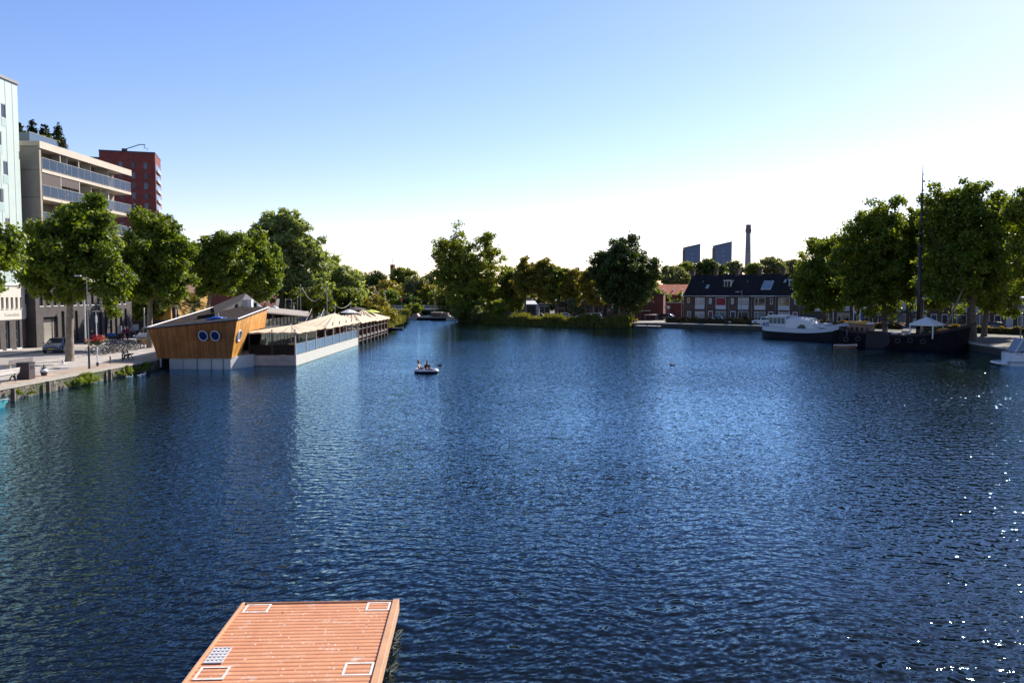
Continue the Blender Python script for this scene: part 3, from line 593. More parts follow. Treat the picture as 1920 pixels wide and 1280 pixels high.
# ---------------- terraced houses on the right ----------------
REDB = pm('red_blind', (.35, .02, .03), .7, var=.05); WPAN = pm('white_panel', (.62, .62, .64), .6, var=.08)
HWd = 4.75
def house(i, spec):
    lab = spec['label']; W = spec.get('w', HWd); mir = spec.get('mir', 0)
    u = spec['u']; p = HW(u, 0); t = thing('terraced_house', lab, 'house', (p[0], p[1], GZ), HDIR, 'brick terraced houses on the right bank')
    def X(a, b): return (W - b, W - a) if mir else (a, b)
    H, RG, Dp = 5.65, 3.95, 8.6
    ws = []
    for k in spec['wins']: a, b = X(k[0], k[1]); ws.append((a, b, *k[2:]))
    dr = [(*X(*spec['door']), .003, 2.35)] if 'door' in spec else []
    gr = [spec['garage']] if 'garage' in spec else []
    m = M(); m.holes(W, H, [w_[:4] for w_ in ws] + dr + gr, .14)
    if i == 0: m.poly([(0, 0, 0), (0, 0, H), (0, Dp, H), (0, Dp, 0)]); m.poly([(0, 0, H), (0, Dp / 2, H + RG), (0, Dp, H)])
    m.poly([(W, 0, 0), (W, Dp, 0), (W, Dp, H), (W, Dp / 2, H + RG), (W, 0, H)])
    m.poly([(0, Dp, 0), (0, Dp, H), (W, Dp, H), (W, Dp, 0)]); m.build('wall', HBRICK, t)
    for w_ in ws:
        k = w_[4]; g = {'g': GLASS, 'c': CURT, 'r': REDB, 'w': WPAN, 'b': pm('grey_blind', (.2, .22, .2), .6, var=.1)}[k]; big = (w_[1] - w_[0]) > 1.3
        win(t, *w_[:4], .07, .09, WHITE, g, vm=(.33,) if big and k != 'r' else (), hm=() if k != 'c' else (.75,), label={'r': 'window with a lowered red blind'}.get(k))
        if big and w_[2] > 2.7:
            s = M(); s.box(w_[0], w_[1], -.03, .03, w_[2] - .72, w_[2] - .003); s.build('parapet_panel', WPAN, t)
    if dr:
        a, b, c, e = dr[0]; m = M(); m.box(a + .1, b - .1, .06, .1, 0, 2.2); d_ = m.build('door', pm('door_' + spec.get('dc', 'dark'), {'dark': (.03, .03, .04), 'red': (.2, .03, .02), 'blue': (.03, .06, .16), 'white': (.6, .6, .6)}[spec.get('dc', 'dark')], .5, var=0), t)
        m = M(); m.box(a, a + .1, -.02, .12, 0, 2.35); m.box(b - .1, b, -.02, .12, 0, 2.35); m.box(a + .1, b - .1, -.02, .12, 2.2, 2.35); m.build('frame', WHITE, d_)
        m = M(); m.cbox((b - .22, .045, 1.05), (.04, .04, .12)); m.build('handle', GREYM, d_)
    for g_ in gr: m = M(); m.box(g_[0], g_[1], .12, .16, g_[2], g_[3]); m.build('garage_door', DARKM, t)
    r = M(); r.T = None; sl = RG / (Dp / 2); e = .35
    r.prism([(0, -e, H - e * sl), (0, Dp / 2, H + RG), (0, Dp + e, H - e * sl), (0, Dp + e, H - e * sl + .16), (0, Dp / 2, H + RG + .18), (0, -e, H - e * sl + .16)], (W, 0, 0)); ro = r.build('roof', TILEB, t)
    m = M(); m.box(-.35, .35, Dp / 2 - .4, Dp / 2 + .4, H + RG - .5, H + RG + 1.25); m.box(-.42, .42, Dp / 2 - .47, Dp / 2 + .47, H + RG + 1.25, H + RG + 1.36); m.build('chimney', HBRICK, ro)
    m = M(); m.box(0, W - .002, -e - .14, -e, H - e * sl - .02, H - e * sl + .12); m.build('gutter', WHITE if spec.get('wg') else pm('pale_gutter', (.45, .44, .42), .6, var=.1), ro)
    m = M(); m.tube((.08, -.06, 0), (.08, -.06, H - .3), .05, n=6); m.build('drainpipe', GREYM, t)
    if 'dormer' in spec:
        a, b = X(*spec['dormer']); z0, z1 = H + 1.55, H + 2.85; yf = .35 + 1.55 / sl * .8
        yb = (z1 - H) / sl; yf = (z0 - H) / sl - .1
        m = M(); m.box(a, b, yf, yb + .3, z0 - .25, z1); dd = m.build('dormer', WHITE, ro)
        m = M(); m.box(a - .15, b + .15, yf - .2, yb + .6, z1 + .003, z1 + .12); m.build('dormer_roof', WHITE, dd)
        m = M(); m.box(a + .15, (a + b) / 2 - .05, yf - .03, yf + .05, z0 + .1, z1 - .12); m.box((a + b) / 2 + .05, b - .15, yf - .03, yf + .05, z0 + .1, z1 - .12); m.build('pane', GLASS if spec.get('dg', 1) else REDB, dd)
    for (a, b, s0, s1) in spec.get('sky', []):
        a, b = X(a, b); m = M(); 
        def rp(x, s, o): z = H + s; return (x, s / sl - o * .73, z + .17 + o * .68)
        m.prism([rp(a, s0, .0), rp(b, s0, .0), rp(b, s1, .0), rp(a, s1, .0)], (0, -.08, .1)); sk = m.build('skylight', WHITE, ro)
        m = M(); q = .07; m.prism([rp(a + q, s0 + q, .12), rp(b - q, s0 + q, .12), rp(b - q, s1 - q, .12), rp(a + q, s1 - q, .12)], (0, -.02, .025)); m.build('pane', pm('skylight_glass', (.2, .3, .38), .08, var=0, spec=1), sk)
    m = M(); m.tube((W * .6, 2.6, H + 2.3), (W * .6, 2.55, H + 2.85), .09, n=8); m.build('vent_pipe', GREYM, ro)
    return t
std = lambda a='g', b='g', c='g': [(.45, 1.05, 3.75, 4.95, c), (1.95, 4.15, 3.4, 5.05, a), (1.95, 4.15, .55, 2.3, b)]
specs = [
    dict(w=5.2, u=0, label='end terraced house with two curtained lower windows and no front door, leftmost of the row', wins=[(.8, 1.4, 3.95, 5.0, 'g'), (2.6, 4.7, 3.4, 5.05, 'c'), (2.6, 4.7, .55, 2.2, 'c'), (.8, 1.7, .3, 2.2, 'b')], sky=[(4.3, 4.9, 1.1, 1.75)]),
    dict(label='terraced house with a lowered red blind upstairs and a red door', wins=std('r', 'b', 'c'), door=(.35, 1.35), dc='red', dormer=(3.0, 4.5), wg=1),
    dict(label='terraced house with yellow green curtains upstairs, right of the red blind', wins=std('c', 'g', 'c'), door=(.35, 1.45), dc='dark'),
    dict(label='terraced house with a double roof window', wins=std('g', 'b', 'g'), door=(.35, 1.35), dc='dark', mir=1, sky=[(1.3, 2.2, .8, 2.5), (2.35, 3.25, .8, 2.5)], wg=1),
    dict(label='terraced house with a small white dormer, right of the double roof window', wins=std('g', 'c', 'c'), door=(.35, 1.3), dc='red', mir=1, dormer=(1.1, 2.7), sky=[(3.6, 4.0, 2.2, 2.7)]),
    dict(label='terraced house with a wide dark garage opening below a white upstairs blind', w=5.0, wins=[(.6, 1.9, 3.3, 5.1, 'g'), (2.3, 4.1, 3.3, 5.1, 'w')], garage=(.5, 4.2, .003, 2.5)),
    dict(label='terraced house with a white porch behind the bow of the white barge', wins=std('w', 'g', 'c'), door=(.35, 1.35), dc='white', wg=1),
    dict(label='terraced house behind the small flags of the dark ship', wins=std('g', 'g', 'c'), door=(.35, 1.35), dc='dark', mir=1),
    dict(label='terraced house with a cream upstairs blind behind the dark ship cabin', wins=std('w', 'b', 'g'), door=(.35, 1.35), dc='dark'),
    dict(label='terraced house behind the tall mast', wins=std('w', 'c', 'c'), door=(.35, 1.35), dc='blue', mir=1),
    dict(label='terraced house behind the white gazebo', wins=std('c', 'g', 'w'), door=(.35, 1.35), dc='dark'),
    dict(label='terraced house behind the leaning spar of the dark ship', wins=std('w', 'b', 'g'), door=(.35, 1.35), dc='dark', mir=1),
    dict(label='terraced house behind the thickest trunk on the right bank', wins=std('g', 'b', 'w'), door=(.35, 1.35), dc='white'),
    dict(label='terraced house behind the dark parked car under the right trees', wins=std('b', 'c', 'g'), door=(.35, 1.35), dc='dark', mir=1),
    dict(label='rightmost terraced house with a bright wide window at the frame edge', wins=std('c', 'w', 'g'), door=(.35, 1.35), dc='dark'),
]
u = 0
for i, s in enumerate(specs): s['u'] = u; house(i, s); u += s.get('w', HWd)
# brick buildings left of the row
def at(px, Y): return (px - 960) / F * Y
t, r_ = simple_building('brick_building', 'long dark brick terrace with two chimneys behind the small ochre trees', (at(1068, 205), 205, GZ), R(-12), 13, 9, 7.3, HBRICK, [(x, x + 1.1, z, z + 1.5) for x in (.8, 2.8, 5.2, 7.4, 9.6, 11.4) for z in (.9, 4.3)], gable=4.2, rm=TILEB)
for x in (.9, 5.2, 9.9): m = M(); m.box(x, x + 1.0, 3.9, 4.9, 10.8, 12.6); m.build('chimney', HBRICK, r_)
simple_building('red_brick_house', 'plain red brick house under the big dark tree', (at(1163, 180), 180, GZ), R(-14), 9.5, 8, 5.6, RBRICK, [(1, 2, .5, 2.4), (3, 3.8, .9, 2.1)], rm=DARKM)
simple_building('brick_outbuilding', 'tall narrow brick outbuilding left of the no entry sign', (at(1132, 188), 188, GZ), R(-14), 4.5, 8, 6.4, HBRICK, [(.8, 1.7, .9, 2.4), (2.6, 3.4, 3.7, 5.2), (.8, 1.5, 3.7, 5.2)], rm=DARKM)
t, r_ = simple_building('red_roofed_house', 'low house with an orange red tiled roof behind the ivy hedge', (at(1224, 222), 222, GZ), R(-6), 11, 9, 5.6, RBRICK, [(2, 3, 1, 2), (6, 7, 1, 2)], gable=2.6, rm=TILER)
for x in (1.2, 2.9, 5.6, 8.1): m = M(); m.tube((x, 1.6, 6.3), (x, 1.5, 7.1), .2, n=8); m.build('vent', WHITE, r_)
t = thing('brick_garden_wall', 'long red brick garden wall with a pale coping beside the terraced row', 'wall', (at(1208, 196), 196, GZ), R(-10))
m = M(); m.box(0, 12, 0, .3, 0, 3.6); m.build('wall_face', RBRICK, t); m = M(); m.box(-.1, 12.1, -.08, .38, 3.6, 3.75); m.build('coping', BEIGEL, t)
m = M(); m.box(-3, -.003, 0, .3, 0, 2.6); m.build('low_section', RBRICK, t)
p = V(1246, 573, 186); t = thing('brick_pillar', 'pale square gate pillar in front of the red brick wall', 'pillar', (p.x, 186, GZ))
m = M(); m.box(-.35, .35, -.35, .35, 0, 2.9); m.build('shaft', BEIGEL, t); m = M(); m.box(-.55, .55, -.55, .55, 2.9, 3.1); m.build('cap', BEIGEL, t)
for i, (pa, pb, Y, roofm, lab) in enumerate(((985, 1006, 205, WHITE, 'dark blue market kiosk with a bright white sloping roof'), (1012, 1031, 203, GREYM, 'dark blue kiosk with a flat pale canopy, right of the white roofed one'))):
    x0 = at(pa, Y); x1 = at(pb, Y); W = x1 - x0
    t = thing('kiosk', lab, 'kiosk', (x0, Y, GZ), 0, 'blue kiosks behind the small trees'); m = M(); m.box(0, W, 0, 3, 0, 3.0 if i == 0 else 2.7); m.build('body', pm('dark_blue_panel', (.015, .04, .11), .4, var=.15), t)
    m = M()
    if i == 0: m.prism([(-.2, -.4, 3.05), (W + .2, -.4, 3.05), (W - .3, 3.2, 3.9), (.2, 3.2, 3.9)], (0, 0, .12))
    else: m.box(0, W + .5, -.8, 2, 3.2, 3.35)
    m.build('roof', roofm, t); m = M(); m.box(.5, W - .5, -.04, -.003, 1, 2.3); m.build('shutter', DARKM, t)
    for xx in (.3, W - .2):
        m = M(); m.tube((xx, -.3, 0), (xx, -.3, 3.1), .07); m.build('post', GREYM, t)
simple_building('pale_house', 'pale grey house between the tall tree and the blue kiosks', (at(940, 214), 214, GZ), R(-5), 8, 7, 4.2, pm('pale_brick', (.12, .1, .1), .85), [(1, 2, .9, 2.1), (4, 5, .9, 2.1)], gable=2.4, rm=DARKM)
simple_building('dark_shop', 'low dark building behind the parked cars and small ochre trees', (at(1040, 212), 212, GZ), R(-8), 6.3, 7, 3.6, pm('brown_panel', (.11, .06, .045), .8), [(.6, 2.6, .6, 2.2), (3.4, 5.4, .6, 2.2)])
# ---------------- TREES ----------------
def T(name, label, px, yb, specs, leaf, n, mat, seed, Y=None, z=GZ, **kw):
    if Y is None: b = G(px, yb, z)
    else: b = Vector(((px - 960) / F * Y, Y, z))
    return tree(name, label, (b.x, b.y, z), pxlobes(b, specs), leaf, n, mat, seed, **kw)
ST = 'plane trees along the left street'
T('plane_tree', 'plane tree cut off by the left edge of the frame', -42, 700, [(-120, 36, 408, 560), (-60, 34, 415, 520)], .2, 9000, LF_PLANE, 1, bark=BARKP, clump=.9, group=ST, trunk_r=.33, trunk_h=4)
T('plane_tree', 'big plane tree with a straight pale trunk beside the blue parked car', 131, 677, [(36, 236, 405, 560), (95, 215, 364, 480), (28, 130, 415, 558), (172, 244, 440, 600)], .2, 34000, LF_PLANE, 2, bark=BARKP, clump=.85, group=ST, trunk_r=.34, trunk_h=5.0)
T('plane_tree', 'plane tree right of the red flower basket, in front of the red tower', 281, 652, [(215, 356, 412, 574), (245, 328, 390, 480), (212, 300, 430, 572), (280, 358, 430, 546)], .22, 30000, LF_PLANE, 3, bark=BARKP, clump=.9, group=ST, trunk_r=.32, trunk_h=4.5)
T('plane_tree', 'plane tree above the two palms', 385, 0, [(338, 430, 440, 550), (375, 466, 434, 560), (392, 440, 428, 490)], .25, 22000, LF_PLANE, 4, Y=106, bark=BARKP, clump=1.0, group=ST, trunk_r=.3, trunk_h=4.5)
T('plane_tree', 'plane tree above the grey wooden gable', 470, 0, [(415, 526, 442, 565), (435, 505, 428, 500), (440, 530, 460, 572)], .26, 20000, LF_PLANE, 5, Y=118, bark=BARKP, clump=1.05, group=ST, trunk_r=.3, trunk_h=4.5)
T('willow_tree', 'tall feathery greyish tree with big bent limbs behind the wooden restaurant', 525, 0, [(474, 606, 402, 530), (500, 575, 392, 470), (466, 540, 415, 500), (530, 616, 460, 595), (495, 565, 480, 575)], .32, 24000, LF_WILLOW, 6, Y=150, elong=1.7, clump=1.25, trunk_r=.6, limbs=60, rough=.24, trunk_h=5)
T('willow_tree', 'rounded greyish tree right of the tall feathery one', 640, 0, [(592, 688, 495, 600), (585, 668, 476, 560), (615, 692, 520, 602)], .32, 17000, LF_WILLOW, 7, Y=162, elong=1.4, clump=1.2, trunk_r=.4, limbs=30)
T('street_tree', 'bright green tree low behind the terrace canopies', 655, 0, [(620, 690, 540, 600)], .3, 5000, LF_MID, 8, Y=150, clump=.9, trunk_r=.2)
T('street_tree', 'green tree under the feathery crown, behind the flag poles', 590, 0, [(545, 625, 535, 598)], .3, 5000, LF_MID, 9, Y=140, clump=.9, trunk_r=.2)
T('street_tree', 'dark green tree behind the timber fence', 268, 0, [(240, 310, 550, 610)], .3, 3500, LF_MID, 10, Y=118, clump=.9, trunk_r=.2)
FAR = 'trees beyond the far bridge'
far = [(705, 515, 575, 678, 735, LF_DARK, 300, 'dark rounded tree left of the church tower'), (755, 503, 560, 735, 778, LF_MID, 290, 'highest rounded tree, right of the church tower'),
       (728, 530, 580, 700, 760, LF_OCH, 265, 'brownish tree behind the striped poles'), (700, 545, 590, 672, 715, LF_OCH, 255, 'low brownish tree left of the striped poles'),
       (780, 525, 590, 752, 812, LF_GREY, 262, 'grey green drooping tree behind the end of the bridge'), (800, 540, 592, 785, 830, LF_OCH, 258, 'ochre tree above the small moored boats'),
       (735, 550, 588, 715, 760, LF_BRIGHT, 246, 'bright green rounded bush behind the bridge railing'), (815, 552, 592, 800, 850, LF_BRIGHT, 245, 'bright rounded bush left of the tall poplar'),
       (800, 520, 560, 770, 830, LF_DARK, 330, 'distant dark tree between the church tree and the poplar'), (765, 560, 597, 748, 795, LF_DARK, 244, 'dark bush at the water beside the bridge end'), (690, 520, 560, 660, 712, LF_MID, 330, 'distant tree at the left end of the far wood'), (842, 545, 598, 820, 862, LF_MID, 236, 'green tree beside the houseboats')]
for i, (px, y0, y1, xa, xb, mt, Y, lab) in enumerate(far):
    T('deciduous_tree', lab, px, 0, [(xa - 4, xb + 4, y0 - 4, y1 + 8), (px - (xb - xa) * .25, px + (xb - xa) * .28, y0 - 8, y0 + (y1 - y0) * .6)], .45, 6000, mt, 20 + i, Y=Y, clump=1.5, trunk_r=.3, group=FAR, limbs=12)
T('poplar_tree', 'tall loose crowned tree on the bank, the highest at the centre', 870, 0, [(808, 886, 432, 565), (836, 882, 422, 500), (878, 950, 445, 588), (894, 932, 426, 500), (855, 905, 452, 570), (838, 945, 495, 602), (810, 850, 450, 540)], .34, 20000, LF_POP, 40, Y=196, clump=1.35, trunk_r=.5, limbs=60, rough=.3, elong=1.1, trunk_h=4)
T('deciduous_tree', 'broad green tree right of the tall poplar', 955, 0, [(925, 985, 490, 585), (940, 1000, 500, 570)], .42, 6500, LF_MID, 41, Y=200, clump=1.3, trunk_r=.35)
T('bank_shrub', 'dense dark shrub at the water under the tall poplar', 880, 0, [(850, 915, 556, 604)], .36, 6000, LF_MID, 42, Y=190, clump=1.1, trunk_r=.15, cat='shrub')
T('bank_shrub', 'light green leafy bush at the right foot of the tall poplar', 935, 0, [(914, 954, 556, 606)], .3, 4000, LF_POP, 43, Y=180, z=.6, clump=.8, trunk_r=.1, cat='shrub')
T('bank_shrub', 'pale bush overhanging the water, left of the light green one', 905, 0, [(886, 922, 574, 608)], .26, 2600, LF_GREY, 44, Y=184, z=.6, clump=.7, trunk_r=.1, cat='shrub')
OC = 'small ochre trees behind the reeds'
for i, (px, xa, xb, y0, y1, mt, Y, lab) in enumerate(((985, 962, 1015, 492, 560, LF_OCH, 190, 'yellowing small tree beside the blue kiosk, leftmost of its row'), (1020, 995, 1052, 488, 565, LF_OCH, 188, 'ochre tree over the two blue kiosks'), (1045, 1025, 1075, 500, 570, LF_MID, 186, 'green tree in the middle of the small ochre row'), (1072, 1050, 1100, 508, 570, LF_OCH, 184, 'yellow green tree left of the chimneys'), (1112, 1082, 1142, 508, 565, LF_OCH, 178, 'wide yellow topped tree, rightmost of the ochre row'), (968, 950, 985, 520, 580, LF_MID, 196, 'green tree between the poplar and the ochre row'))):
    T('ornamental_tree', lab, px, 0, [(xa - 4, xb + 4, y0, y1 + 5), (xa + 6, xb - 12, y0 - 8, y0 + 30)], .32, 8000, mt, 50 + i, Y=Y, clump=.95, trunk_r=.18, group=OC, limbs=18, flat=.6)
T('oak_tree', 'large round very dark tree in front of the red brick house', 1172, 0, [(1108, 1236, 465, 568), (1126, 1210, 440, 520), (1102, 1160, 465, 535), (1188, 1242, 472, 545), (1128, 1220, 520, 585)], .32, 28000, LF_DARK, 60, Y=168, clump=1.2, trunk_r=.45, limbs=50, rough=.14)
T('garden_tree', 'green tree filling the gap between the dark oak and the red roof', 1228, 0, [(1195, 1250, 535, 585)], .35, 3500, LF_MID, 61, Y=183, clump=.9, trunk_r=.15)
T('garden_tree', 'slender pale sapling in front of the dark shop', 1068, 0, [(1062, 1080, 556, 592)], .25, 900, LF_GREY, 62, Y=172, clump=.5, trunk_r=.06, elong=1.4)
T('garden_tree', 'bushy pale green shrub left of the parked cars', 1090, 0, [(1078, 1100, 572, 594)], .22, 900, LF_GREY, 63, Y=172, clump=.5, trunk_r=.06)
BH = 'trees behind the terraced houses'
for i, (px, xa, xb, y0, y1, mt, Y, lab) in enumerate(((1262, 1232, 1300, 500, 545, LF_GREY, 250, 'pale willow behind the red roofed house'), (1290, 1262, 1318, 493, 530, LF_MID, 260, 'green tree in front of the left slanted tower'), (1330, 1300, 1362, 488, 530, LF_DARK, 240, 'dark tree between the two slanted towers'), (1380, 1360, 1400, 492, 520, LF_GREY, 300, 'pale tree left of the factory chimney'), (1412, 1396, 1432, 494, 520, LF_MID, 280, 'green tree at the foot of the factory chimney'), (1448, 1420, 1480, 484, 520, LF_GREY, 290, 'pale willow right of the factory chimney'), (1490, 1464, 1516, 488, 522, LF_GREY, 300, 'pale tree left of the first right bank plane tree'))):
    T('garden_tree', lab, px, 0, [(xa, xb, y0, y1), (xa + 8, xb - 14, y0 - 3, y0 + 20)], .42, 4200, mt, 70 + i, Y=Y, clump=1.3, trunk_r=.3, group=BH, limbs=12, elong=1.3)
RT = 'plane trees along the right quay'  # darker bark on this row puts the backlit shade into the trunks
T('plane_tree', 'low plane tree at the left end of the right quay row, behind the white barge', 1558, 0, [(1492, 1620, 450, 588), (1510, 1580, 436, 530), (1484, 1570, 500, 590), (1545, 1640, 425, 588)], .28, 24000, LF_PLANE2, 80, Y=131, bark=BARK, clump=1.1, group=RT, trunk_r=.3, trunk_h=5)
T('plane_tree', 'plane tree behind the small flags, second of the right quay row', 1660, 0, [(1570, 1730, 395, 590), (1600, 1700, 374, 490), (1560, 1650, 405, 575), (1640, 1740, 380, 590), (1590, 1700, 470, 592)], .26, 36000, LF_PLANE2, 81, Y=119, bark=BARK, clump=1.1, group=RT, trunk_r=.36, trunk_h=5.5)
T('plane_tree', 'plane tree directly behind the tall mast', 1724, 0, [(1685, 1800, 395, 592), (1695, 1780, 375, 500)], .26, 22000, LF_PLANE2, 82, Y=117, bark=BARK, clump=1.1, group=RT, trunk_r=.34, trunk_h=5.5)
T('plane_tree', 'highest plane tree, over the white gazebo', 1826, 0, [(1724, 1900, 360, 592), (1755, 1870, 338, 460), (1722, 1805, 350, 500), (1825, 1915, 345, 590), (1740, 1830, 450, 592)], .23, 44000, LF_PLANE2, 83, Y=100, bark=BARK, clump=1.05, group=RT, trunk_r=.42, trunk_h=5.5)
T('plane_tree', 'plane tree behind the thick trunk right of the gazebo', 1846, 0, [(1780, 1925, 395, 600), (1850, 1945, 370, 600)], .25, 24000, LF_PLANE2, 84, Y=110, bark=BARK, clump=1.1, group=RT, trunk_r=.36, trunk_h=5.5)
T('plane_tree', 'plane tree cut off by the right edge of the frame', 1968, 0, [(1880, 2060, 355, 575), (1880, 1960, 340, 440), (1905, 2000, 328, 450)], .22, 20000, LF_PLANE2, 85, Y=92, bark=BARK, clump=1.1, group=RT, trunk_r=.4, trunk_h=5.5)
for i, (px, xa, xb, y0, Y, mt, lab) in enumerate(((905, 875, 945, 525, 270, LF_MID, 'green tree far behind the tall poplar'), (975, 940, 1010, 522, 275, LF_DARK, 'dark tree far behind the blue kiosk with the white roof'), (1035, 1000, 1070, 524, 280, LF_MID, 'green tree far behind the flat roofed blue kiosk'), (1215, 1180, 1250, 522, 270, LF_MID, 'green tree far behind the dark oak'))):
    T('deciduous_tree', lab, px, 0, [(xa, xb, y0, 590), (xa + 8, xb - 14, y0 - 5, 560)], .6, 4500, mt, 140 + i, Y=Y, clump=1.7, trunk_r=.3, group='trees far behind the centre bank', limbs=8)
# palms
FROND = leafm('leaf_palm', (.15, .15, .045), .35)
def palm(label, px, Y, H, L, seed):
    b = Vector(((px - 960) / F * Y, Y, GZ)); t = thing('palm_tree', label, 'palm tree', b, 0, 'palms beside the wooden restaurant'); rg = random.Random(seed)
    m = M(); m.path([(0, 0, 0), (.05, 0, H * .5), (0, .05, H)], .3, 10, .36); m.build('trunk', pm('palm_bark', (.09, .05, .03), .95, var=.5, scale=8, bump=.05), t)
    m = M(); n = 30
    for i in range(n):
        a = 2 * PI * i / n + rg.uniform(-.1, .1); el = rg.uniform(.1, 1.35); l = L * rg.uniform(.8, 1.1); pts = []; N = 9
        for j in range(N + 1):
            s = j / N; r = l * s * math.cos(el) * (1 - .1 * s) + .0; z = H + l * (s * math.sin(el) - .62 * s * s * (1.25 - .3 * el)); pts.append(Vector((r * math.cos(a), r * math.sin(a), z)))
        m.path(pts, .03, 3, .01); side = Vector((-math.sin(a), math.cos(a), 0))
        for j in range(1, N):
            for sg in (-1, 1):
                for q in (0, .33, .66):
                    p = pts[j].lerp(pts[j + 1], q); d = (pts[j + 1] - pts[j]).normalized(); ll = .5 * math.sin(PI * min(.97, (j + q) / N) ** .8) + .1
                    e = p + side * sg * ll * .8 + d * ll * .5 + Vector((0, 0, -.22 * ll)); wv = d * .05
                    m.add([p - wv, p + wv, e], [(0, 1, 2)])
    m.build('fronds', FROND, t); return t
palm('palm tree with a stout trunk, left one of the two beside the yellow house', 328, 98, 4.2, 3.6, 1)
palm('palm tree with arching fronds, right one of the two beside the yellow house', 362, 100, 4.0, 3.8, 2)
# ---------------- reeds, bushes, hedges ----------------
def bank_reeds(name, pts, n, h, wd, mat, seed):
    rng = np.random.default_rng(seed); P = np.array(pts, float); seg = np.diff(P, axis=0); ln = np.linalg.norm(seg, axis=1); c = ln.cumsum() / ln.sum()
    u = rng.random(n); i = np.searchsorted(c, u); i = np.minimum(i, len(seg) - 1); f = rng.random(n)[:, None]
    base = P[i] + seg[i] * f; nn = np.stack([-seg[i][:, 1], seg[i][:, 0]], 1) / ln[i][:, None]; off = rng.random(n) * wd - .5
    base = base + nn * off[:, None]; z0 = np.where(off < 0, -.1, .75)
    hh = h * (.55 + .6 * rng.random(n)) * (1 + .25 * np.sin(base[:, 0] * .9) + .15 * np.sin(base[:, 0] * 2.7)) * (.65 + .35 * np.minimum(1, off / wd * 2 + .3))
    a = rng.random(n) * 6.28; dx = np.stack([np.cos(a), np.sin(a)], 1); w_ = .05 + .05 * rng.random(n); lean = rng.normal(size=(n, 2)) * .25 * hh[:, None]
    b0 = np.column_stack([base - dx * w_[:, None], z0]); b1 = np.column_stack([base + dx * w_[:, None], z0]); mid = base + lean * .35
    m1 = np.column_stack([mid + dx * w_[:, None] * 1.3, z0 + hh * .6]); m0 = np.column_stack([mid - dx * w_[:, None] * 1.3, z0 + hh * .6]); tp = np.column_stack([base + lean, z0 + hh]); t2 = np.column_stack([base + lean + dx * .02, z0 + hh])
    v = np.stack([b0, b1, m1, m0, t2, tp], 1).reshape(-1, 3); q = np.concatenate([np.arange(n)[:, None] * 6 + np.array([0, 1, 2, 3]), np.arange(n)[:, None] * 6 + np.array([3, 2, 4, 5])])
    ti = rng.random(n); o = npmesh(name, v, q, mat, None, np.concatenate([ti, ti])); o['kind'] = 'stuff'; return o
REED = leafm('leaf_reed', (.09, .11, .025), .35, hue=(1.7, 1.3, .8))
bank_reeds('reeds', [(-12.5, 192.6), (-4, 178.6), (4.5, 167.6), (14, 160.8), (23.5, 158.2)], 26000, 1.45, 3.4, REED, 3)
bank_reeds('bank_grass', [(-10, 197), (-2, 184), (6, 173), (15, 166), (25, 163)], 14000, 1.0, 5, leafm('leaf_meadow', (.16, .14, .05), .4, hue=(1.6, 1.2, .8)), 4)
bank_reeds('bank_weeds', [(-24.2, 141), (-24.7, 165), (-27.2, 190), (-32, 230)][::-1], 9000, 1.6, 3, REED, 5)
def shrub(name, label, c, r, n, leaf, mat, seed, group=None, clump=.6, cat='shrub'):
    return tree(name, label, c, [(0, 0, r[2] * .9, r[0], r[1], r[2])], leaf, n, mat, seed, trunk_r=.06, clump=clump, group=group, cat=cat, limbs=8)
b = G(745, 622, 0)
shrub('bank_shrub', 'large rounded yellow green bush on the water edge beyond the terrace', (-24.2, 146, .2), (3.6, 5, 3.0), 9000, .24, LF_OCH, 90, clump=1.0)
shrub('bank_shrub', 'low green bush under the far end of the bridge', (at(770, 226), 232, .5), (3, 2, 2), 1500, .35, LF_BRIGHT, 91)
shrub('ivy_hedge', 'tall ivy covered hedge above the red brick wall', (at(1255, 201), 200, GZ), (7.2, 1.6, 3.2), 7000, .3, LF_MID, 92, clump=.9)
def hedge(label, p0, p1, wd, h, n, mat, seed, leaf=.14, group=None, name='hedge'):
    p0 = Vector((*p0, GZ)); p1 = Vector((*p1, GZ)); L = (p1 - p0).length; rng = np.random.default_rng(seed); t = thing(name, label, 'hedge', p0, math.atan2(p1.y - p0.y, p1.x - p0.x), group)
    m = M(); m.box(.1, L - .1, -wd * .32, wd * .32, 0, h * .82); m.build('branches', pm('hedge_core', (.02, .025, .01), .95, var=.3), t)
    k = int(L * 5); C = np.column_stack([rng.random(k) * L, (rng.random(k) - .5) * wd * .7, (.15 + .75 * rng.random(k) ** .7) * h]); v, q, ti = leaf_arrays(rng, C, np.full(k, .3), n, leaf)
    npmesh('leaves', v, q, mat, t, ti); return t
HEDGE = leafm('leaf_hedge', (.13, .1, .035), .35, hue=(1.8, 1.1, .5))
hedge('low clipped reddish hedge along the quay left of the white barge', (31.5, 163.2), (51.5, 148.5), 1.3, 1.15, 9000, HEDGE, 1, .17)
hedge('low clipped hedge behind the dark ship', (53.5, 146), (64, 131), 1.3, 1.15, 6000, HEDGE, 2, .17)
hedge('yellowish clipped hedge under the right trees beside the parked car', (65, 127), (78, 104), 1.3, 1.1, 7000, leafm('leaf_hedge_yellow', (.12, .11, .02), .35), 3, .17)
hedge('low leafy green hedge at the right edge behind the motorboat', (64, 100), (74, 86), 1.2, 1.0, 4000, LF_MID, 4, .17)
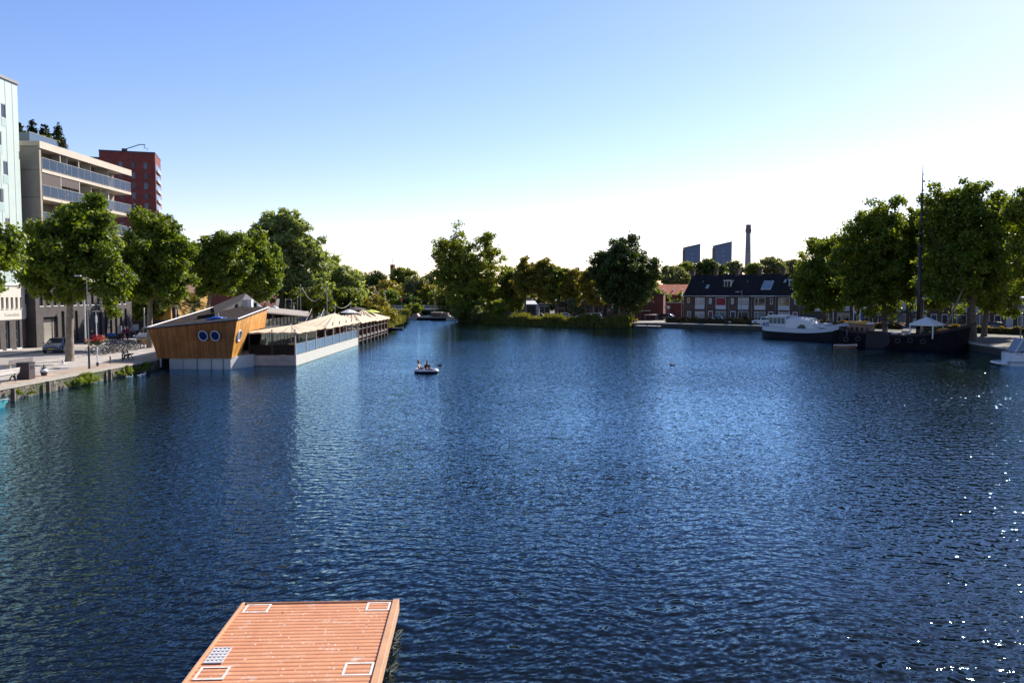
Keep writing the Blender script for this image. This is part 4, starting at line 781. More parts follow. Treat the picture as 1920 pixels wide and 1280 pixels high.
# ---------------- people ----------------
SKIN = pm('skin', (.52, .3, .2), .5, var=.05); HAIRD = pm('dark_hair', (.03, .018, .012), .6, var=.2); HAIRL = pm('light_hair', (.3, .2, .1), .6, var=.2)
def cloth(n, c): return pm('cloth_' + n, c, .85, var=.12, scale=6)
def skinned(name, pts, edges, mat, parent, lv=1):
    me = bpy.data.meshes.new(name); me.from_pydata([p[:3] for p in pts], edges, []); me.materials.append(mat)
    o = bpy.data.objects.new(name, me); COL.objects.link(o); o.parent = parent
    sk = o.modifiers.new('skin', 'SKIN'); sk.use_smooth_shade = True; sk.branch_smoothing = .4
    for i, v in enumerate(me.skin_vertices[0].data):
        r = pts[i][3]; v.radius = (r, r); v.use_root = (i == 0)
    sb = o.modifiers.new('subsurf', 'SUBSURF'); sb.levels = lv; sb.render_levels = lv; return o
def person(label, loc, rz, pose='stand', shirt=(.1, .1, .15), trousers=(.03, .03, .05), hair=HAIRD, group=None, bare=False, scale=1, hat=None, arms='down', long_hair=False):
    t = thing('person', label, 'person', loc, rz, group); t.scale = (scale,) * 3
    # front is -y; joints in metres
    if pose == 'stand': pz = .92; hip = lambda s: (s * .09, 0, .88); knee = lambda s: (s * .1, -.02 - .04 * s, .48); ank = lambda s: (s * .1, .03 - .06 * s, .07); toe = lambda s: (s * .11, -.17 - .06 * s, .03)
    elif pose == 'walk': pz = .92; hip = lambda s: (s * .09, 0, .88); knee = lambda s: (s * .1, -.12 * s, .5); ank = lambda s: (s * .1, -.22 * s, .09); toe = lambda s: (s * .11, -.22 * s - .18, .04)
    elif pose == 'sit': pz = .52; hip = lambda s: (s * .09, 0, .5); knee = lambda s: (s * .12, -.44, .5); ank = lambda s: (s * .12, -.42, .08); toe = lambda s: (s * .12, -.6, .03)
    else: pz = .16; hip = lambda s: (s * .1, 0, .14); knee = lambda s: (s * .16, -.4, .42); ank = lambda s: (s * .14, -.72, .1); toe = lambda s: (s * .14, -.85, .2)     # sitting on the floor of a boat
    lean = {'stand': 0, 'walk': -.03, 'sit': .02, 'boat': .05}[pose]
    z = pz; P = []; E = []
    def a(x, y, zz, r, par=None):
        P.append((x, y, zz, r)); 
        if par is not None: E.append((par, len(P) - 1))
        return len(P) - 1
    pel = a(0, lean * .0, z, .13); w1 = a(0, lean, z + .18, .115, pel); ch = a(0, lean * 1.5, z + .38, .14, w1); nk = a(0, lean * 1.7 - .01, z + .54, .05, ch)
    h1 = a(0, lean * 1.7 - .03, z + .625, .078, nk); h2 = a(0, lean * 1.7 - .02, z + .7, .108, h1); a(0, lean * 1.7 - .01, z + .765, .088, h2)
    a(0, lean * 1.7 - .125, z + .675, .014, h1)
    A = []
    for s in (-1, 1):
        sh = a(s * .185, lean * 1.6, z + .47, .062, ch)
        if arms == 'down': el = (s * .24, lean + .02, z + .2); wr = (s * .25, lean - .08, z - .03); d = Vector((0, -.25, -1))
        elif arms == 'fwd': el = (s * .23, lean - .16, z + .22); wr = (s * .13, lean - .4, z + .26); d = Vector((-.2 * s, -1, .05))
        else: el = (s * .25, lean - .1, z + .2); wr = (s * .16, lean - .33, z + .1); d = Vector((-.2 * s, -1, -.2))
        e_ = a(*el, .042, sh); w_ = a(*wr, .028, e_); d.normalize(); pc = Vector(wr) + d * .06; c_ = a(*pc, .033, w_); A.append((sh, el, wr, Vector(pc), d))
        sd_ = Vector((0, 0, 1)) if abs(d.z) < .5 else Vector((0, 1, 0))
        for k, (off, ln) in enumerate(((-.03, .06), (-.01, .075), (.01, .08), (.03, .07))):
            q = pc + sd_ * off + d * .04; f1 = a(*q, .0095, c_); q2 = q + d * ln * .5 + Vector((-s * .006, 0, -.006)); f2 = a(*q2, .009, f1); a(*(q2 + d * ln * .45 + Vector((-s * .02, 0, -.014))), .008, f2)
        th = Vector(wr) + d * .03 + sd_ * .035; t1 = a(*th, .0105, w_); a(*(th + d * .05 + sd_ * .02), .0095, t1)
    for s in (-1, 1):
        hp = a(*hip(s), .095, pel); kn = a(*knee(s), .062, hp); an = a(*ank(s), .042, kn); a(*toe(s), .035, an)
    skinned('body', P, E, SKIN, t)
    # clothes
    if not bare:
        Q = [(0, lean * 0, z + .02, .165), (0, lean, z + .18, .16), (0, lean * 1.5, z + .38, .185), (0, lean * 1.7, z + .49, .11)]; E2 = [(0, 1), (1, 2), (2, 3)]
        for i, s in enumerate((-1, 1)):
            k = len(Q); Q.append((s * .185, lean * 1.6, z + .47, .09)); E2.append((2, k)); el = A[i][1]; Q.append((*el, .062)); E2.append((k, k + 1)); wr = Vector(A[i][2]).lerp(Vector(el), .25); Q.append((*wr, .045)); E2.append((k + 1, k + 2))
        skinned('shirt', Q, E2, cloth('%.2f%.2f%.2f' % shirt, shirt), t)
    Q = [(0, 0, z, .148)]; E2 = []
    for s in (-1, 1):
        k = len(Q); Q.append((*hip(s), .108)); E2.append((0, k)); Q.append((*knee(s), .077)); E2.append((k, k + 1))
        if pose != 'boat': an = Vector(ank(s)); Q.append((an.x, an.y, an.z + .05, .058)); E2.append((k + 1, k + 2))
    skinned('trousers', Q, E2, cloth('%.2f%.2f%.2f' % trousers, trousers), t)
    m = M(); hy = lean * 1.7 + .0; m.sphere((0, hy + .015, z + .755), .112, 12, 8, (.95, 1.05, .85)); 
    if long_hair: m.sphere((0, hy + .05, z + .6), .1, 10, 6, (.95, .6, 1.7))
    m.build('hair', hair, t, smooth=True)
    if hat: m = M(); m.sphere((0, hy, z + .79), .118, 12, 6, (1, 1.1, .7)); m.cbox((0, hy - .13, z + .78), (.15, .14, .015)); m.build('cap', hat, t)
    m = M()
    for s in (-1, 1): m.sphere((s * .033, lean * 1.7 - .118, z + .705), .012, 6, 4)
    m.build('eyes', HAIRD, t)
    return t
# ---------------- cars ----------------
def car(name, label, cat, loc, rz, paint, kind='hatch', group=None):
    t = thing(name, label, cat, loc, rz, group)
    ST_ = {'hatch': [(-2.05, .70, .35, .72, .62, .55, .66), (-1.88, .84, .25, .84, .72, .7, .80), (-1.05, .86, .22, .86, .86, .74, .99), (-.3, .86, .22, .86, .92, .62, 1.42), (.9, .86, .22, .86, .95, .62, 1.46), (1.55, .85, .24, .85, .96, .58, 1.36), (1.95, .82, .3, .82, .94, .68, 1.0), (2.05, .74, .38, .74, .7, .6, .74)],
         'van': [(-2.1, .76, .35, .78, .66, .6, .7), (-1.95, .88, .25, .88, .8, .74, .92), (-1.35, .9, .22, .9, 1.0, .78, 1.12), (-.65, .9, .22, .9, 1.05, .7, 1.72), (.2, .9, .22, .9, 1.1, .72, 1.8), (1.9, .9, .24, .9, 1.1, .72, 1.78), (2.15, .86, .3, .86, 1.1, .74, 1.3), (2.2, .8, .38, .8, .8, .7, .84)]}[kind]
    m = M(); n = len(ST_); vs = []
    for y, wb, zb, wm, zm, wt, zt in ST_: vs += [(-wb, y, zb), (-wm, y, (zb + zm) * .55), (-wm * .97, y, zm), (-wt, y, zt), (wt, y, zt), (wm * .97, y, zm), (wm, y, (zb + zm) * .55), (wb, y, zb)]
    fs = []
    for i in range(n - 1):
        for j in range(8): a, b = i * 8 + j, i * 8 + (j + 1) % 8; fs.append((a, a + 8, b + 8, b))
    fs.append(list(range(8))); fs.append([(n - 1) * 8 + k for k in range(8)][::-1]); m.add(vs, fs)
    b_ = m.build('body', paint, t, smooth=False, bevel=.03)
    g = M(); c = [Vector(v) for v in vs]
    def q(i, j, k, l, off, s=.08):
        P = [c[i], c[j], c[k], c[l]]; ce = sum(P, Vector()) / 4; g.poly([p.lerp(ce, s) + Vector(off) for p in P])
    q(2 * 8 + 3, 2 * 8 + 4, 3 * 8 + 4, 3 * 8 + 3, (0, -.02, .012)); q(5 * 8 + 3, 5 * 8 + 4, 6 * 8 + 4, 6 * 8 + 3, (0, .02, .012))
    last = 5 if kind == 'hatch' else 3
    for i in range(2, last):
        for s, (j, k) in ((-1, (2, 3)), (1, (5, 4))): q(i * 8 + j, (i + 1) * 8 + j, (i + 1) * 8 + k, i * 8 + k, (s * .015, 0, 0), .1)
    g.build('windows', GLASS, t)
    for s in (-1, 1):
        for y in (-1.3, 1.3):
            w_ = M(); w_.lathe((0, 0, 0), [(.31, -.1), (.33, -.06), (.33, .06), (.31, .1)], 18); W_ = w_.build('wheel', pm('rubber', (.015, .015, .015), .8, var=0), t); W_.location = (s * (ST_[2][3] - .07), y, .33); W_.rotation_euler = (0, PI / 2, 0)
            r_ = M(); r_.lathe((0, 0, 0), [(.2, s * .1 - .01), (.2, s * .1 + .01), (.06, s * .1 + .015)], 12); r_.build('rim', GREYM, W_)
        l = M(); l.cbox((s * .6, ST_[1][0] - .03, .66), (.3, .2, .14)); l.build('headlight', pm('lamp_glass', (.7, .7, .7), .1, var=0), t)
        l = M(); l.cbox((s * .7, ST_[-2][0] + .03, .8), (.18, .12, .22)); l.build('taillight', pm('red_lens', (.3, .01, .01), .2, var=0), t)
        l = M(); l.cbox((s * 1.0, -.85, .98), (.16, .1, .12)); l.build('mirror', paint, t)
    l = M(); l.box(-.26, .26, ST_[0][0] - .02, ST_[0][0] + .02, .4, .52); l.build('number_plate', pm('yellow_plate', (.7, .5, .05), .5, var=0), t)
    l = M(); l.box(-.6, .6, ST_[0][0] - .012, ST_[0][0] + .05, .54, .62); l.build('grille', DARKM, t)
    return t
PBLUE = pm('paint_blue_grey', (.07, .11, .2), .25, var=0, spec=.8, metal=.3); PWH = pm('paint_white', (.75, .75, .77), .25, var=0, spec=.8); PNAVY = pm('paint_navy', (.01, .02, .07), .2, var=0, spec=.8); PBLK = pm('paint_black', (.01, .01, .012), .2, var=0, spec=.8); PSILV = pm('paint_silver', (.3, .36, .42), .3, var=0, spec=.8, metal=.4)
car('parked_car', 'blue grey hatchback parked in front of the garage shutter, beside the big plane trunk', 'car', (-45.75, 80.4, GZ), R(13), PBLUE)
car('parked_van', 'small white van facing the camera beside the wooden restaurant', 'van', (-44.5, 98.3, GZ), 0, PWH, 'van')
cg = 'cars parked before the terraced houses'
def hcar(label, px, Y, paint, rz_, kind='hatch', g=cg): return car('parked_car', label, 'car', (at(px, Y), Y, GZ), rz_, paint, kind, g)
hcar('dark blue hatchback in front of the red brick garden wall', 1246, 178, PNAVY, HDIR - PI / 2 + .2)
hcar('white car parked below the red blind', 1341, 162.5, PWH, HDIR - PI / 2)
hcar('white car parked in front of the house with the small right dormer', 1432, 151, PWH, HDIR - PI / 2)
hcar('dark car with a glinting windscreen under the right trees', 1858, 127, PBLK, HDIR - PI / 2)
gb = 'cars parked behind the reeds'
hcar('silver blue car behind the reeds, left of the pale sapling', 1053, 186, PSILV, R(-95), g=gb)
hcar('pale blue car behind the reeds, right of the pale sapling', 1094, 180, PSILV, R(-95), g=gb)
hcar('grey car behind the reeds beside the dark doorway', 1112, 181, PSILV, R(-95), g=gb)
# ---------------- street furniture left ----------------
t = thing('street_lamp', 'tall slim grey street lamp with a dark foot at the quay edge', 'street lamp', (-33.2, 62.6, GZ))
m = M(); m.tube((0, 0, 0), (0, 0, 1.75), .085, .08); m.build('foot', DARKM, t); m = M(); m.tube((0, 0, 1.75), (0, 0, 7.0), .055, .035); m.path([(0, 0, 6.9), (-.2, 0, 7.15), (-.6, 0, 7.28)], .025); m.path([(0, 0, 6.3), (.35, 0, 6.35)], .02); m.build('pole', GREYM, t)
m = M(); m.cbox((-.68, 0, 7.27), (.5, .16, .09)); m.build('lamp_head', WHITE, t)
def disc_lamp(label, x, y, H=4.4):
    t = thing('promenade_lamp', label, 'street lamp', (x, y, GZ), 0, 'disc lamps along the promenade'); m = M(); m.tube((0, 0, 0), (0, 0, .3), .1); m.build('foot', DARKM, t)
    m = M(); m.tube((0, 0, .3), (0, 0, H), .05, .04); m.build('pole', WHITE, t); m = M(); m.lathe((0, 0, H), [(.05, 0), (.33, .03), (.33, .07), (.1, .1)], 20); m.build('lamp_disc', GREYM, t)
    m = M(); m.tube((0, 0, H - .9), (0, 0, H - .35), .08, .09); m.build('glass', WHITE, t); return t
disc_lamp('white disc lamp post carrying a basket of red flowers', -33.77, 64.95)
disc_lamp('disc lamp in front of the left palm', at(330, 90), 90); disc_lamp('disc lamp above the white kiosk tent behind the restaurant roof', at(501.5, 118), 118); disc_lamp('disc lamp between the flag poles behind the restaurant', at(551, 120), 120)
t = thing('flower_basket', 'round hanging basket full of red flowers on the white lamp post', 'flower basket', (-33.77, 64.95, 2.75)); rng = np.random.default_rng(4)
m = M(); m.lathe((0, 0, 0), [(.15, -.15), (.32, -.02), (.38, .12)], 14); m.build('basket', DARKM, t)
C = rng.normal(size=(30, 3)) * np.array([.32, .32, .1]) + np.array([0, 0, .42]); v, q, ti = leaf_arrays(rng, C, np.full(30, .16), 1500, .05); npmesh('red_flowers', v, q, pm('petal_red', (.6, .02, .01), .5, var=.2), t, ti)
C = rng.normal(size=(26, 3)) * np.array([.33, .33, .1]) + np.array([0, 0, .15]); v, q, ti = leaf_arrays(rng, C, np.full(26, .14), 700, .05); npmesh('leaves', v, q, LF_OCH, t, ti)
def pole(name, label, x, y, H, r=.05, mt=WHITE, z=GZ, cat='pole', grp=None):
    t = thing(name, label, cat, (x, y, z), 0, grp); m = M(); m.tube((0, 0, 0), (0, 0, H), r, r * .8); m.build('shaft', mt, t); m = M(); m.tube((0, 0, 0), (0, 0, .35), r * 1.7); m.build('foot', DARKM, t); m = M(); m.sphere((0, 0, H), r * 1.3, 8, 5); m.build('cap', mt, t); return t
pole('banner_pole', 'white pole on the pavement between the big plane trunk and the brick wall', -48.7, 91.2, 5.6, .1)
pole('banner_pole', 'tall pale pole at the far corner of the dark brick building', at(245, 108), 108, 7.0, .09, pm('pale_blue_paint', (.5, .62, .66), .5))
pole('banner_pole', 'short white pole behind the white van', at(270.5, 104), 104, 3.9, .1)
FP = 'slim poles behind the restaurant'
for px, y0, Y, lab in ((535, 561, 118, 'short pale pole left of the flag poles'), (546, 562, 118, 'second short pale pole right of the grey gable'), (557.5, 558, 112, 'white pole beside the rope mast'), (563, 535, 100, 'left mast holding the drooping rope'), (612.5, 530, 100, 'tall mast holding the right end of the drooping rope'), (657.5, 566, 118, 'short pole behind the tallest canopy'), (628, 572, 112, 'thin pole right of the tall rope mast')):
    p = V(px, y0, Y); pole('mast_pole', lab, p.x, Y, p.z - GZ, .06, GREYM, grp=FP)
a = V(563, 540, 100); b = V(612.5, 534, 100); t = thing('rope_garland', 'pale rope garland drooping between the two masts', 'rope', (0, 0, 0)); m = M()
def cat_(a, b, sag, n=16): return [a.lerp(b, i / n) + Vector((0, 0, -sag * 4 * (i / n) * (1 - i / n))) for i in range(n + 1)]
m.path(cat_(V(566, 538, 100), b, 1.9), .035, 5); m.build('rope', pm('rope_pale', (.5, .48, .38), .8), t)
m = M(); m.path(cat_(V(628, 572, 112), V(657.5, 567, 118), .6), .03, 4); m.build('rope_tail', pm('rope_pale', (.5, .48, .38), .8), t)
t = thing('waste_bin', 'tall dark square waste container beside the pale bench', 'waste bin', (-33.5, 54.9, GZ), R(4)); m = M(); m.box(-.42, .42, -.4, .4, .02, 1.12); m.build('body', pm('dark_red_brown', (.045, .02, .02), .6, var=.2), t, bevel=.02)
m = M(); m.box(-.44, .44, -.42, .42, 1.122, 1.18); m.build('lid', DARKM, t); m = M(); m.box(.421, .43, -.25, .25, .7, .95); m.build('opening', BLACK, t)
def bench(label, x, y, rz, slat, legm, L=1.9, grp=None):
    t = thing('park_bench', label, 'bench', (x, y, GZ), rz, grp); m = M()
    for j in range(4): m.box(-L / 2, L / 2, -.2 + j * .11, -.11 + j * .11, .43, .47)
    m.build('seat', slat, t); m = M()
    for j in range(3): m.box(-L / 2, L / 2, .28 + j * .03, .31 + j * .03, .55 + j * .13, .65 + j * .13)
    m.build('backrest', slat, t)
    for s in (-1, 1): m = M(); xx = s * (L / 2 - .35); m.prism([(xx - .03, -.25, 0), (xx - .03, -.18, 0), (xx - .03, .05, .36), (xx - .03, .25, 0), (xx - .03, .33, 0), (xx - .03, .24, .43), (xx - .03, .36, .9), (xx - .03, .3, .9), (xx - .03, .17, .43), (xx - .03, -.2, .43), (xx - .03, -.2, .38), (xx - .03, -.02, .38)], (.06, 0, 0)); m.build('leg', legm, t)
    return t
PALEW = pm('pale_wood', (.62, .56, .5), .7, var=.15, scale=6); DWOOD = pm('dark_wood', (.06, .04, .03), .7, var=.3, scale=6)
bench('pale slatted bench at the quay edge, left of the dark waste container', -33.7, 52.8, R(-90), PALEW, DARKM, 2.4)
bench('long dark plank bench with pale boards further from the water', -38.0, 61.2, R(-88), pm('grey_wood', (.16, .14, .14), .8, var=.3, scale=5), PALEW, 3.2)
bench('dark bench casting a long shadow beside the wooden restaurant', -34.4, 71.6, R(100), DWOOD, DARKM, 1.9)
t = thing('mooring_bollard', 'dark pot shaped bollard with a white cap on the promenade', 'bollard', (-33.6, 57.2, GZ)); m = M(); m.lathe((0, 0, 0), [(.17, 0), (.25, .3)], 14); m.build('base', pm('rust_red', (.1, .05, .04), .8), t); m = M(); m.lathe((0, 0, .3), [(.27, 0), (.27, .1), (.1, .26)], 14); m.build('cap', WHITE, t); m = M(); m.lathe((0, 0, .56), [(.18, 0), (.18, .06), (.04, .07), (.04, .25)], 12); m.build('knob', DARKM, t)
t = thing('marker_cone', 'tiny white cone on the paving beside the big plane trunk', 'cone', (-37.5, 66.6, GZ)); m = M(); m.lathe((0, 0, 0), [(.3, 0), (.3, .04), (.12, .05), (.04, .4)], 12); m.build('cone', WHITE, t); m = M(); m.ring((0, 0, .22), .09, .012, 'Z', 12, 4); m.build('band', REDB, t)
BG = 'small bollards on the promenade'
for x, y, lab in ((-33.75, 67.0, 'brown bollard nearer the flower basket'), (-34.0, 69.6, 'brown bollard nearer the dark bench')):
    t = thing('bollard', lab, 'bollard', (x, y, GZ), 0, BG); m = M(); m.tube((0, 0, 0), (0, 0, .62), .06, n=10); m.build('post', pm('brown_post', (.14, .09, .07), .7), t); m = M(); m.tube((0, 0, .62), (0, 0, .66), .065, .05, 10); m.build('cap', GREYM, t)
MP = 'mooring piles against the left quay'
for x, y, lab in ((-31.6, 50.4, 'bleached mooring pile nearest the teal pedal boat'), (-31.7, 54.4, 'dark stout mooring pile, second from the left'), (-31.75, 62.9, 'short mooring pile beside the green grass tuft')):
    t = thing('mooring_pile', lab, 'mooring pile', (x, y, 0), R(12), MP); m = M(); m.box(-.12, .12, -.11, .11, -1.5, .78); m.build('timber', pm('weathered_timber', (.17, .13, .1), .9, var=.4, scale=3), t, bevel=.03); m = M(); m.box(-.13, .13, -.12, .12, .782, .81); m.build('cap', DARKM, t)
# weeds on the left quay wall
def wall_weeds():
    rng = np.random.default_rng(8); C = []; Rr = []
    for y, r, k in ((59.2, .5, 14), (60.2, .4, 8), (64.5, .3, 6), (66, .35, 8), (67.5, .3, 8), (69, .35, 8), (56.5, .2, 4), (52.5, .2, 5), (51, .22, 4), (58, .2, 5), (48.5, .25, 5)):
        for _ in range(k): C.append((-31.75 + rng.random() * .35 * r, y + rng.normal() * r * .9, .25 + rng.random() * .55 * (1 if r > .3 else .6))); Rr.append(r * .5)
    v, q, ti = leaf_arrays(rng, np.array(C), np.array(Rr), 6000, .06, elong=1.8, up=.6); o = npmesh('wall_weeds', v, q, LF_BRIGHT, None, ti); o['kind'] = 'stuff'
wall_weeds()
# bicycles
def bicycle(label, loc, rz, fm_):
    t = thing('bicycle', label, 'bicycle', loc, rz, 'bicycles parked in a row on the promenade')
    for x in (-.53, .53):
        m = M(); m.ring((0, 0, 0), .33, .022, 'Y', 20, 5); w_ = m.build('wheel', pm('rubber', (.015, .015, .015), .8, var=0), t); w_.location = (x, 0, .35)
        m = M()
        for k in range(8): a = k * PI / 8; m.tube((-.32 * math.cos(a), 0, -.32 * math.sin(a)), (.32 * math.cos(a), 0, .32 * math.sin(a)), .004, n=3, caps=False)
        m.tube((0, -.04, 0), (0, .04, 0), .025); m.build('spokes', GREYM, w_)
    m = M(); bb = (-.08, 0, .3); st = (-.22, 0, .82); hd = (.4, 0, .85); hb = (.43, 0, .68)
    for p, q in ((bb, st), (bb, hb), (st, hd), (bb, (-.53, 0, .35)), (st, (-.53, 0, .35)), (hd, (.53, 0, .35))): m.tube(p, q, .018, n=6)
    m.build('frame', fm_, t); m = M(); m.cbox((-.24, 0, .93), (.24, .14, .05)); m.tube(st, (-.23, 0, .92), .012); m.build('saddle', DARKM, t)
    m = M(); m.tube(hd, (.38, 0, 1.02), .014); m.path([(.22, -.28, 1.0), (.38, -.22, 1.03), (.38, .22, 1.03), (.22, .28, 1.0)], .013); m.build('handlebar', GREYM, t)
    m = M(); m.box(-.75, -.35, -.06, .06, .72, .735); m.build('carrier', DARKM, t); m = M()
    for i in range(7): a0 = PI * (.1 + .13 * i); m.add([(-.53 + .38 * math.cos(a0), s * .025, .35 + .38 * math.sin(a0)) for s in (-1, 1)] + [(-.53 + .38 * math.cos(a0 + .41), s * .025, .35 + .38 * math.sin(a0 + .41)) for s in (1, -1)], [(0, 1, 2, 3)])
    m.build('mudguard', DARKM, t); m = M(); m.ring((-.08, 0, .3), .09, .01, 'Y', 12, 4); m.tube((-.08, -.1, .14), (-.08, .1, .46), .012); m.build('crank', GREYM, t); return t
bk = bicycle('black bicycle at the near end of the bicycle row, seen side on', (-39.9, 76.3, GZ), R(8), pm('bike_black', (.015, .015, .018), .4)); bk2 = bicycle('pale grey framed bicycle, second from the near end of the row', (-39.8, 76.95, GZ), R(-6), pm('bike_pale', (.5, .5, .5), .4)); rg = random.Random(3)
for i in range(14):
    o = dup(bk if i % 4 else bk2, (-39.9 + rg.uniform(-.15, .15), 77.5 + i * .56, GZ), R(rg.choice((0, 180)) + rg.uniform(-12, 12)), '%s bicycle, %s from the near end of the row' % ('dark' if i % 4 else 'pale framed', ['third', 'fourth', 'fifth', 'sixth', 'seventh', 'eighth', 'ninth', 'tenth', 'eleventh', 'twelfth', 'thirteenth', 'fourteenth', 'fifteenth', 'last'][i]))
t = thing('bicycle_rack', 'steel hoop rack at the far end of the bicycle row', 'bicycle rack', (-39.9, 85.6, GZ)); m = M(); m.path([(-.5, 0, 0), (-.5, 0, .7), (-.35, 0, .85), (.35, 0, .85), (.5, 0, .7), (.5, 0, 0)], .03, 6); m.build('hoop', pm('rust_steel', (.3, .16, .1), .7), t); m = M(); m.box(-.6, .6, -.05, .05, 0, .02); m.build('foot_plate', GREYM, t)
pg = 'people on the left street'
person('person in a purple top and dark trousers walking by the brick building', (at(232, 101), 101, GZ), R(150), 'walk', (.12, .06, .3), (.2, .1, .08), group=pg)
person('pale haired person in a pink red top walking beside the one in purple', (at(238, 100.5), 100.5, GZ), R(170), 'walk', (.45, .04, .12), (.01, .01, .015), hair=pm('white_hair', (.7, .68, .65), .6), group=pg)
person('person in dark clothes standing left of the flower basket against the brick wall', (at(171.5, 92.5), 92.5, GZ), R(30), 'stand', (.02, .03, .07), (.02, .02, .03), group=pg)
person('person in light grey behind the white van bonnet', (at(246.5, 104), 104, GZ), R(10), 'stand', (.35, .36, .4), (.05, .05, .08), group=pg)
for px, y0, Y, w_, h_, lab in ((224, 611, 101, .55, .95, 'white notice board beside the two walkers'), (253, 608, 106, .9, .8, 'cream information board behind the white van')):
    p = V(px, y0, Y); t = thing('notice_board', lab, 'sign', (p.x, Y, GZ)); H = p.z - GZ; m = M(); m.box(-w_ / 2, w_ / 2, -.03, .03, H - h_, H); m.build('board', WHITE, t); m = M(); m.tube((0, .05, 0), (0, .05, H - .1), .04); m.build('post', GREYM, t)
t = thing('cargo_bicycle', 'cargo bicycle with a bright blue cover near the brick wall', 'bicycle', (at(208, 97), 97, GZ), R(20)); m = M(); m.prism([(-.5, -.35, .75), (.5, -.35, .75), (.4, -.35, 1.05), (-.35, -.35, 1.1)], (0, .7, 0)); m.build('cover', pm('bright_blue', (.02, .12, .55), .5), t); m = M(); m.box(-.48, .48, -.33, .33, .35, .748); m.build('box', DARKM, t)
for x, y in ((-.45, -.38), (-.45, .38), (.95, 0)): m = M(); m.ring((x, y, .3), .28, .025, 'Y', 16, 5); m.build('wheel', pm('rubber', (.015, .015, .015), .8, var=0), t)
m = M(); m.path([(.48, 0, .5), (.95, 0, .3)], .03); m.path([(.6, 0, .45), (.75, 0, .95)], .02); m.path([(.75, -.25, .95), (.75, .25, .95)], .015); m.build('frame', DARKM, t)
t = thing('motor_scooter', 'dark motor scooter parked right of the blue covered cargo bicycle', 'scooter', (at(219, 98), 98, GZ), R(70))
for x in (-.6, .6): m = M(); m.ring((x, 0, .25), .2, .06, 'Y', 16, 6); m.build('wheel', pm('rubber', (.015, .015, .015), .8, var=0), t)
m = M(); m.prism([(-.75, -.15, .4), (0, -.15, .25), (.35, -.15, .25), (.55, -.15, .9), (.45, -.15, .95), (.25, -.15, .4), (.0, -.15, .4), (-.1, -.15, .72), (-.8, -.15, .75)], (0, .3, 0)); m.build('body', pm('scooter_paint', (.1, .02, .02), .3, var=0), t, bevel=.03); m = M(); m.box(-.7, -.1, -.14, .14, .752, .84); m.build('seat', DARKM, t); m = M(); m.tube((.5, -.3, 1.02), (.5, .3, 1.02), .02); m.tube((.5, 0, .9), (.5, 0, 1.03), .025); m.build('handlebar', DARKM, t)
t = thing('tricycle_cart', 'small orange and cream cart beside the trunk near the wooden restaurant', 'cart', (at(272, 87.5), 87.5, GZ), R(15)); m = M(); m.prism([(-.45, -.35, .35), (.45, -.35, .35), (.55, -.35, .95), (-.4, -.35, .85)], (0, .7, 0)); m.build('tub', pm('orange_tub', (.6, .28, .1), .6), t)
for x in (-.3, .35): m = M(); m.ring((x, -.4, .22), .18, .04, 'Y', 14, 5); m.build('wheel', DARKM, t)
def bird(label, loc, rz, wings=0, grp=None, col=WHITE, s=1):
    t = thing('gull' if wings else 'water_bird', label, 'bird', loc, rz, grp); t.scale = (s,) * 3
    m = M(); m.sphere((0, 0, .04), .1, 10, 8, (2.0, .85, .75)); m.sphere((.19, 0, .15), .055, 8, 6, (1.1, .85, .9)); m.tube((.13, 0, .06), (.19, 0, .15), .05, .04); m.tube((-.17, 0, .06), (-.32, 0, .09), .05, .01, 6); m.build('body', col, t, smooth=True)
    m = M(); m.tube((.24, 0, .15), (.3, 0, .14), .018, .004, 6); m.build('beak', pm('beak_yellow', (.5, .3, .05), .5), t)
    if wings:
        for sg in (-1, 1): m = M(); m.prism([(.1, sg * .06, .08), (.14, sg * .35, .2), (.0, sg * .68, .14), (-.06, sg * .35, .19), (-.08, sg * .06, .08)], (0, 0, .012)); m.build('wing', col, t)
    return t
WB = 'white birds floating at the left quay'
bird('white bird on the water below the quay weeds, leftmost', (-31.0, 64.6, 0), R(20), grp=WB); bird('white bird on the water, between the other two', (-30.7, 65.6, 0), R(-30), grp=WB); bird('white bird on the water, rightmost at the end of the weeds', (-30.9, 66.8, 0), R(60), grp=WB)
bird('small dark duck alone on the open water right of centre', (15.14, 75.4, 0), R(170), col=pm('duck_brown', (.1, .07, .05), .7))
p = V(1731, 328, 96); bird('gull gliding right of the mast top, the upper one', p, R(60), 1, 'gulls beside the mast top', pm('gull_grey', (.25, .25, .27), .7), .8); p = V(1733, 341, 95); bird('gull gliding just below the other beside the mast', p, R(150), 1, 'gulls beside the mast top', pm('gull_grey', (.25, .25, .27), .7), .8)
